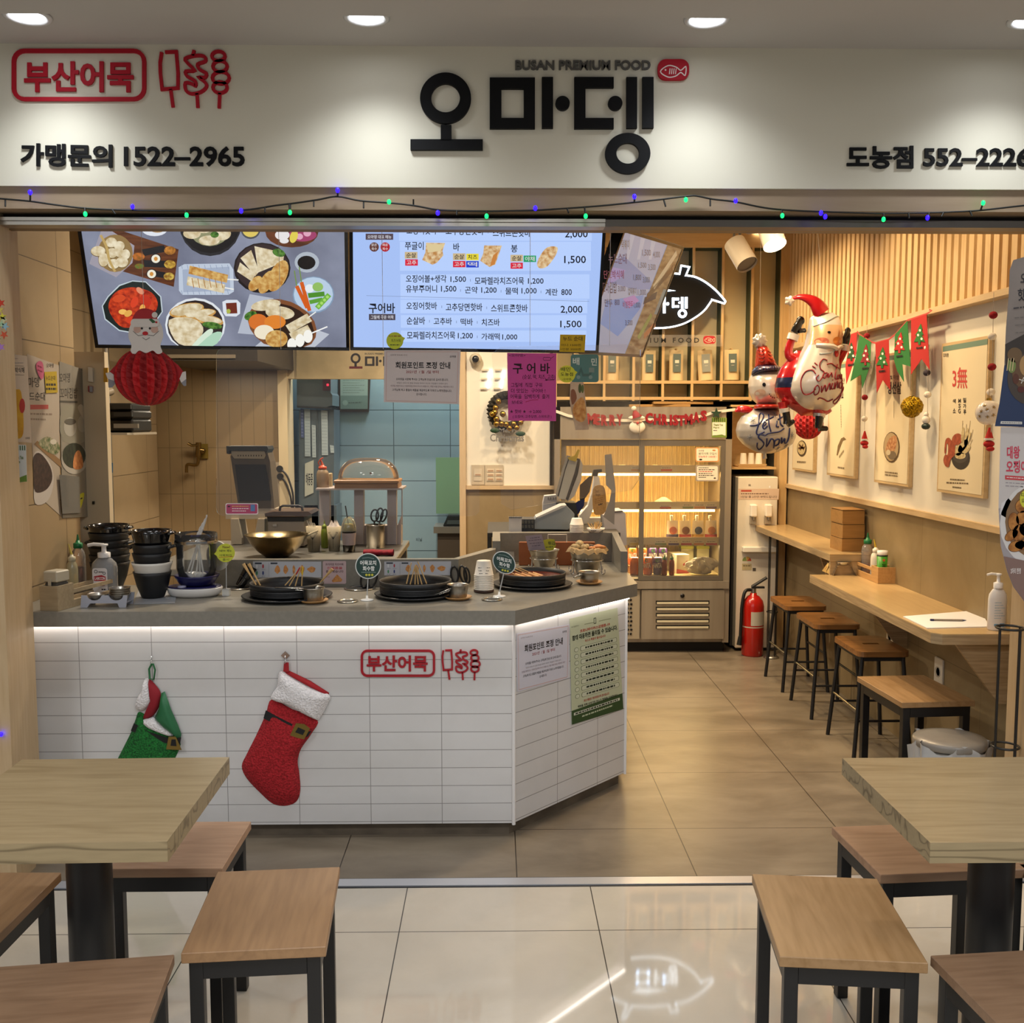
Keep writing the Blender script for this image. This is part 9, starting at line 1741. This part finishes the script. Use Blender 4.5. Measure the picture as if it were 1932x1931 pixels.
S.scrawl(*Q5(460,520),*Q5(580,515),M('54645e',.6),2.2,2,5);S.done('certificate',g)
g=thing('rear_sink','small steel sink unit at the edge of the rear kitchen','sink',tuple(at5(1350,1800,6.9)));prismY('cabinet',g,[(1250,1680),(1500,1680),(1500,2700),(1250,2700)],6.85,7.1,M('4a4034',.5),Q5);prismY('rim',g,[(1215,1622),(1500,1622),(1500,1680),(1215,1680)],6.82,7.1,M('6a6860',.35),Q5);prismY('basin',g,[(1300,1612),(1345,1515),(1500,1515),(1500,1618)],6.84,7.0,M('22282a',.3),Q5);prismY('drain_slots',g,[(1340,1565),(1480,1565),(1480,1600),(1330,1600)],6.835,6.84,M('3f4a4c',.3),Q5)
m=MB(clear('frosted_green','8fc09a',.45,.3));a,b=at5(1238,1505,6.95),at5(1490,1005,6.95);m.box((a.x,6.95,a.z),(b.x,6.956,b.z));tag(m.build('splash_panel'),'translucent green splash panel standing over the rear sink','splash panel')
S=wall_sheet(7.148);S.text('비닐',*Q5(1060,1720),*Q5(1112,1750),M('33454c',.6),.0,0);tag(S.done('handwritten_mark'),'small handwritten Korean mark low on the blue rear tiles','mark')
# cloth banner over the doorway
S=wall_sheet(6.575);S.slab([Q4(745-60,-410),Q4(2030,-410),Q4(2030,-145),Q4(685,-150)],.004,mottle('banner_marble','b3a078','94855f',5,.6));S.T=None
def H5(a,b):return(400+a/5.36,640+b/5.36)
ink2=M('1c120c',.5);rw2=M('5a1216',.5)
ringS=[(H5(1452+50*math.cos(t),195+52*math.sin(t)))for t in[i*PI/14 for i in range(28)]];S.line([H5(1452+40*math.cos(t),195+42*math.sin(t))for t in[i*PI/14 for i in range(28)]],4,ink2,1,closed=True);S.rect(*H5(1440,245),*H5(1464,280),ink2,1);S.rect(*H5(1388,276),*H5(1522,300),rw2,1)
for q in((1546,176,1570,272),(1620,176,1644,272),(1570,176,1620,196),(1570,252,1620,272),(1656,176,1680,272),(1730,176,1754,272),(1754,176,1810,196),(1754,252,1810,272),(1840,176,1862,272),(1872,176,1894,272)):S.rect(*H5(q[0],q[1]),*H5(q[2],q[3]),ink2,1)
S.disc(*H5(1702,222),2.6,ink2,1);S.text('BUSAN PREMIUM FOOD',*H5(1545,140),*H5(1860,158),M('4a4436',.5),.03,1);tag(S.done('cloth_banner'),'marbled beige shop banner with black Korean letters over the kitchen doorway','banner')
# ================================================================== BACK WALL: CLOCK, WREATH, SWITCHES, CAMERA
def H6(a,b):return(860+a/6.43,640+b/6.43)
ck=thing('digital_clock','white digital wall clock with glowing bar digits reading 11','clock',tuple(onY(935,715,6.58)));led2=mat('clock_led','f4f8ff',.3,emit=2.2);off_=M('d2c6ae',.7)
for x0 in(380,540,760):
    for(a0,b0,a1,b1,on)in((x0+30,372,x0+50,480,1),(x0+5,490,x0+30,600,1),(x0-70,365,x0+20,385,0),(x0-75,472,x0+0,492,0),(x0-85,590,x0-5,612,0)):
        S=wall_sheet(6.592)
        if on:S.line([H6((a0+a1)/2+6,b0+6),H6((a0+a1)/2-8,b1-6)],4.6,led2,0,t=.008)
        else:S.line([H6(a0,(b0+b1)/2),H6(a1,(b0+b1)/2)],2.8,off_,0,t=.006)
        S.done('lit_segment' if on else 'dark_segment',ck)
wr_=thing('wreath','dark wreath with gold baubles and a silver Merry Christmas sign on the back wall','wreath',tuple(onY(955,775,6.58)));c=onY(956,775,6.56);R_w=onY(985,775,6.56).x-c.x;random.seed(2)
m=MB(mottle('wreath_twigs','15120b','2c2513',80,.8,bmp=.8));m.grid(lambda i,j:tuple(c+Vector((math.cos(i*2*PI)*(R_w+(.028+.008*math.sin(31*i*2*PI))*math.cos(j*2*PI)),(.026+.006*math.sin(23*i*2*PI))*math.sin(j*2*PI),math.sin(i*2*PI)*(R_w+.028*math.cos(j*2*PI))))),90,12,cu=True,smooth=False);m.build('twig_ring',wr_,world=True)
gbm=mat('bauble_gold','a8863a',.22,.95)
for a,b in((485,835),(475,890),(495,970),(495,1028),(555,1028),(570,910),(612,1035),(652,1082),(702,1030),(738,1075),(785,1012),(445,910),(520,760)):m=MB(gbm);p=onY(*H6(a,b),6.51);m.ball(p,.02,n=14,k=9);m.build('bauble',wr_,world=True)
S=wall_sheet(6.50);sv=mat('silver_script','9a948a',.3,.6);S.text('Merry',*H6(518,1080),*H6(760,1150),sv,.02,0,skew=.1);S.text('Christmas',*H6(415,1150),*H6(828,1245),sv,.02,0);S.done('script_sign',wr_)
for x,y_ in((475,1110),(785,1150)):m=MB(M('1c3a22',.6));m.ball(onY(*H6(x,y_),6.50),.02,n=10,k=6,sc=(1.6,.3,.8));m.build('holly_leaf',wr_,world=True)
def switch(label,a0,b0,a1,b1,cols,rows):
    g=thing('wall_switch',label,'switch',tuple(onY(*H6((a0+a1)/2,(b0+b1)/2),6.59)));prismY('plate',g,[(a0,b0),(a1,b0),(a1,b1),(a0,b1)],6.59,6.5995,M('b9ab93',.5),H6)
    for i in range(cols):
        w=(a1-a0)*.42 if cols>1 else(a1-a0)*.6;x=a0+(a1-a0)*(.1+.46*i if cols>1 else.2);prismY('rocker_panel',g,[(x,b0+45),(x+w,b0+45),(x+w,b1-45),(x,b1-45)],6.587,6.59,M('c6b9a2',.5),H6)
        for r in range(rows):yy=b0+45+(b1-b0-90)*((r+.5)/rows);prismY('rocker',g,[(x+8,yy-14),(x+w-8,yy-14),(x+w-8,yy+14),(x+8,yy+14)],6.584,6.587,M('d0c3ac',.45),H6);prismY('red_mark',g,[(x+14,yy-9),(x+w-14,yy-9),(x+w-14,yy+9),(x+14,yy+9)],6.5835,6.584,M('a8876a',.5),H6)
switch('single switch plate on the back wall under the wreath',188,1528,348,1766,1,1);switch('double switch plate with six rockers on the back wall beside the single one',352,1528,575,1772,2,3)
g=thing('security_camera','white dome security camera with a black lens under the price screen','security camera',tuple(onY(*H6(245,250),6.57)));c=onY(*H6(240,245),6.57);m=MB(M('b9ad94',.4));m.ball(c,.04,n=20,k=12,sc=(1,.7,1));m.build('dome',g,world=True);m=MB(M('14110e',.2));m.lathe([(0,0),(.022,0),(.022,.003),(0,.003)],c=(c.x,c.y-.031,c.z),n=20,axis='y');m.build('lens',g,world=True)
# ================================================================== POSTERS ON THE PIER AND POST AT THE KITCHEN SIDE
XQ=X0
def lw(o=0):return Sheet((XQ+.0012+o,3.6,1.5),(0,1,0),(0,0,1))
def CL(a,b):return(a/4.827,420+b/4.827)
lp1=mottle('poster_paper_grey','b8ab99','a99c8a',3,.6);kd=M('2a241e',.6)
S=lw();S.slab([(51,668),(112,690),(113,950),(116,975),(66,930)],.0007,lp1);S.text('오마뎅',87,686,101,694,kd,.01,1);S.text('마뎅',53,712,74,731,kd,.01,1);S.text('드순대',55,740,85,756,kd,.01,1);S.poly([(57,764),(91,764),(91,772),(57,773)],M('b04a44',.6),1)
for i in range(2):S.scrawl(57,781+i*10,98-12*i,782+i*10,M('8a7a6a',.6),1.4,1,8,seed=i)
S.poly(spline([(63,860),(75,852),(95,875),(101,910),(90,945),(66,950),(64,900)],4,True),M('c0b8ae',.6),1);S.poly(spline([(63,862),(76,856),(94,880),(98,905),(86,925),(66,928),(63,895)],4,True),mottle('print_dark_sausage','2a1f1c','4a342c',60,.5),2);S.poly([(64,838),(70,832),(118,872),(116,884)],M('8a6a44',.6),2);S.poly(spline([(72,838),(88,824),(108,835),(112,850),(100,858)],3,True),mottle('print_vegetable','3f5a28','a8a080',60,.6),3);S.disc(100,834,6,M('d0c8b4',.6),4,5);tag(S.done('food_poster'),'tall grey food poster with dark sausages on the pier wall','poster')
S=lw(.0015);S.slab([(112,682),(165,700),(172,975),(118,978)],.0007,mottle('poster_paper_dark','7a7468','8f887a',4,.6));S.text('오마뎅',112,704,132,722,kd,.0,1);S.text('꼬마김밥',113,732,146,752,kd,.0,1);S.poly([(113,756),(146,757),(146,761),(113,760)],M('4a463e',.6),1);S.text('오마뎅',153,695,161,700,kd,.0,1)
S.poly(spline([(116,770),(140,765),(166,775),(167,830),(118,832)],3,True),M('8a8676',.6),1);S.disc(132,806,12,M('a8a498',.6),2,18);S.disc(132,796,11,M('5a564c',.6),3,6);S.disc(155,800,9,M('9a968a',.6),2,16);S.poly(spline([(146,770),(155,764),(165,790),(160,795)],3,True),M('b0a898',.6),3);S.disc(140,866,25,M('aaa498',.6),3,29);S.disc(139,860,22,mottle('print_seaweed_roll','1d211c','3a4030',40,.5),4,24);S.poly(spline([(137,882),(140,858),(148,850),(154,862),(156,880),(148,886)],3,True),mottle('print_carrot','a8643a','c98a50',60,.6),5);tag(S.done('food_poster'),'darker poster of seaweed rolls at the inner edge of the pier wall','poster')
def sk(nm,lab,P,m_,fn,cat='sticker',o=.003):S=lw(o);S.slab(P,.0006,m_);fn(S);return tag(S.done(nm),lab,cat)
sk('oval_sticker','pink oval sticker on the grey food poster',spline([(68,690),(73,682),(80,684),(83,700),(82,712),(78,716),(72,706)],3,True),M('c0587a',.6),lambda S:(S.scrawl(71,690,79,694,M('8a2a4a',.6),1.2,1,3),S.scrawl(71,698,80,702,M('8a2a4a',.6),1.2,1,3)))
sk('sticky_note','yellow handwritten sticky note on the grey food poster',[(84,702),(107,701),(109,741),(87,742)],M('b59a14',.6),lambda S:(S.text('누드순대',86,709,104,718,kd,.0,1),S.scrawl(87,726,105,726,kd,1.8,1,4),S.scrawl(87,734,106,734,kd,1.8,1,4)),'note')
sk('round_sticker','lime round sticker low on the grey food poster',spline([(132,940),(138,925),(148,916),(146,940),(142,950),(136,948)],3,True),M('b9b92a',.6),lambda S:(S.scrawl(135,926,145,926,kd,1.4,1,3),S.text('가격',135,931,144,940,kd,0,1)),o=.006)
sk('round_sticker','small lime sticker at the foot of the seaweed roll poster',spline([(148,938),(156,930),(159,934),(153,958),(148,956)],3,True),M('b9b92a',.6),lambda S:S.scrawl(150,942,156,940,kd,1.2,1,2),o=.006)
m=MB(clear('pocket_film','d9d4c8',.75,.1));S=lw(.008);S.slab([(112,896),(150,900),(152,968),(118,970)],.0006,clear('pocket_film','d9d4c8',.75,.1));tag(S.done('clear_pocket'),'clear plastic pocket fixed at the foot of the pier posters','pocket')
# posters on the jamb face beside the pier
YJ=3.40
S=wall_sheet(YJ-.0015);S.slab([(14,667),(51,672),(60,836),(25,833),(18,790)],.0007,M('cdb193',.6));S.scrawl(17,677,34,677,M('9a7a6a',.6),1.4,1,6);S.scrawl(17,685,44,685,M('9a8a7a',.6),1.6,1,9);S.text('단호박식혜',16,693,46,704,kd,.01,1);S.line([(16,690),(45,691)],.5,kd,1);S.line([(16,707),(46,708)],.5,kd,1)
S.poly(spline([(24,740),(32,735),(40,740),(44,780),(44,818),(36,828),(30,820),(26,780)],3,True),mottle('print_pumpkin_drink','b8741c','d9a83a',12,.5,(1,1,.3)),1);S.poly(circ(42,766,5.5,14,12),M('b03a30',.6),2);S.disc(29,812,5,M('5a5a2a',.6),2,11);S.text('오마뎅',48,825,56,829,kd,.01,1);tag(S.done('drink_poster'),'peach poster of an orange drink on the jamb at the post','poster')
S=wall_sheet(YJ-.0015);S.slab([(24,839),(49,840),(51,909),(28,912)],.0007,M('cfccc2',.5))
for i in range(6):S.line([(25.5+i*4.2,841),(25.8+i*4.2,850)],2.2,M('46602c',.6),1)
S.text('Thank You',27,860,44,867,M('4f661c',.6),.04,1);S.text('Pay-n',28,869,38,876,M('4f661c',.6),.04,1);S.scrawl(28,885,35,885,kd,1.6,1,3);S.scrawl(29,903,34,903,M('8a8a7a',.6),1.4,1,2);S.poly([(28.5,911),(28.3,906),(40,900),(50.5,896),(51,909)],M('6a8434',.6),1);tag(S.done('pay_sticker'),'green striped Thank You sticker on the jamb under the peach drink poster','sticker')
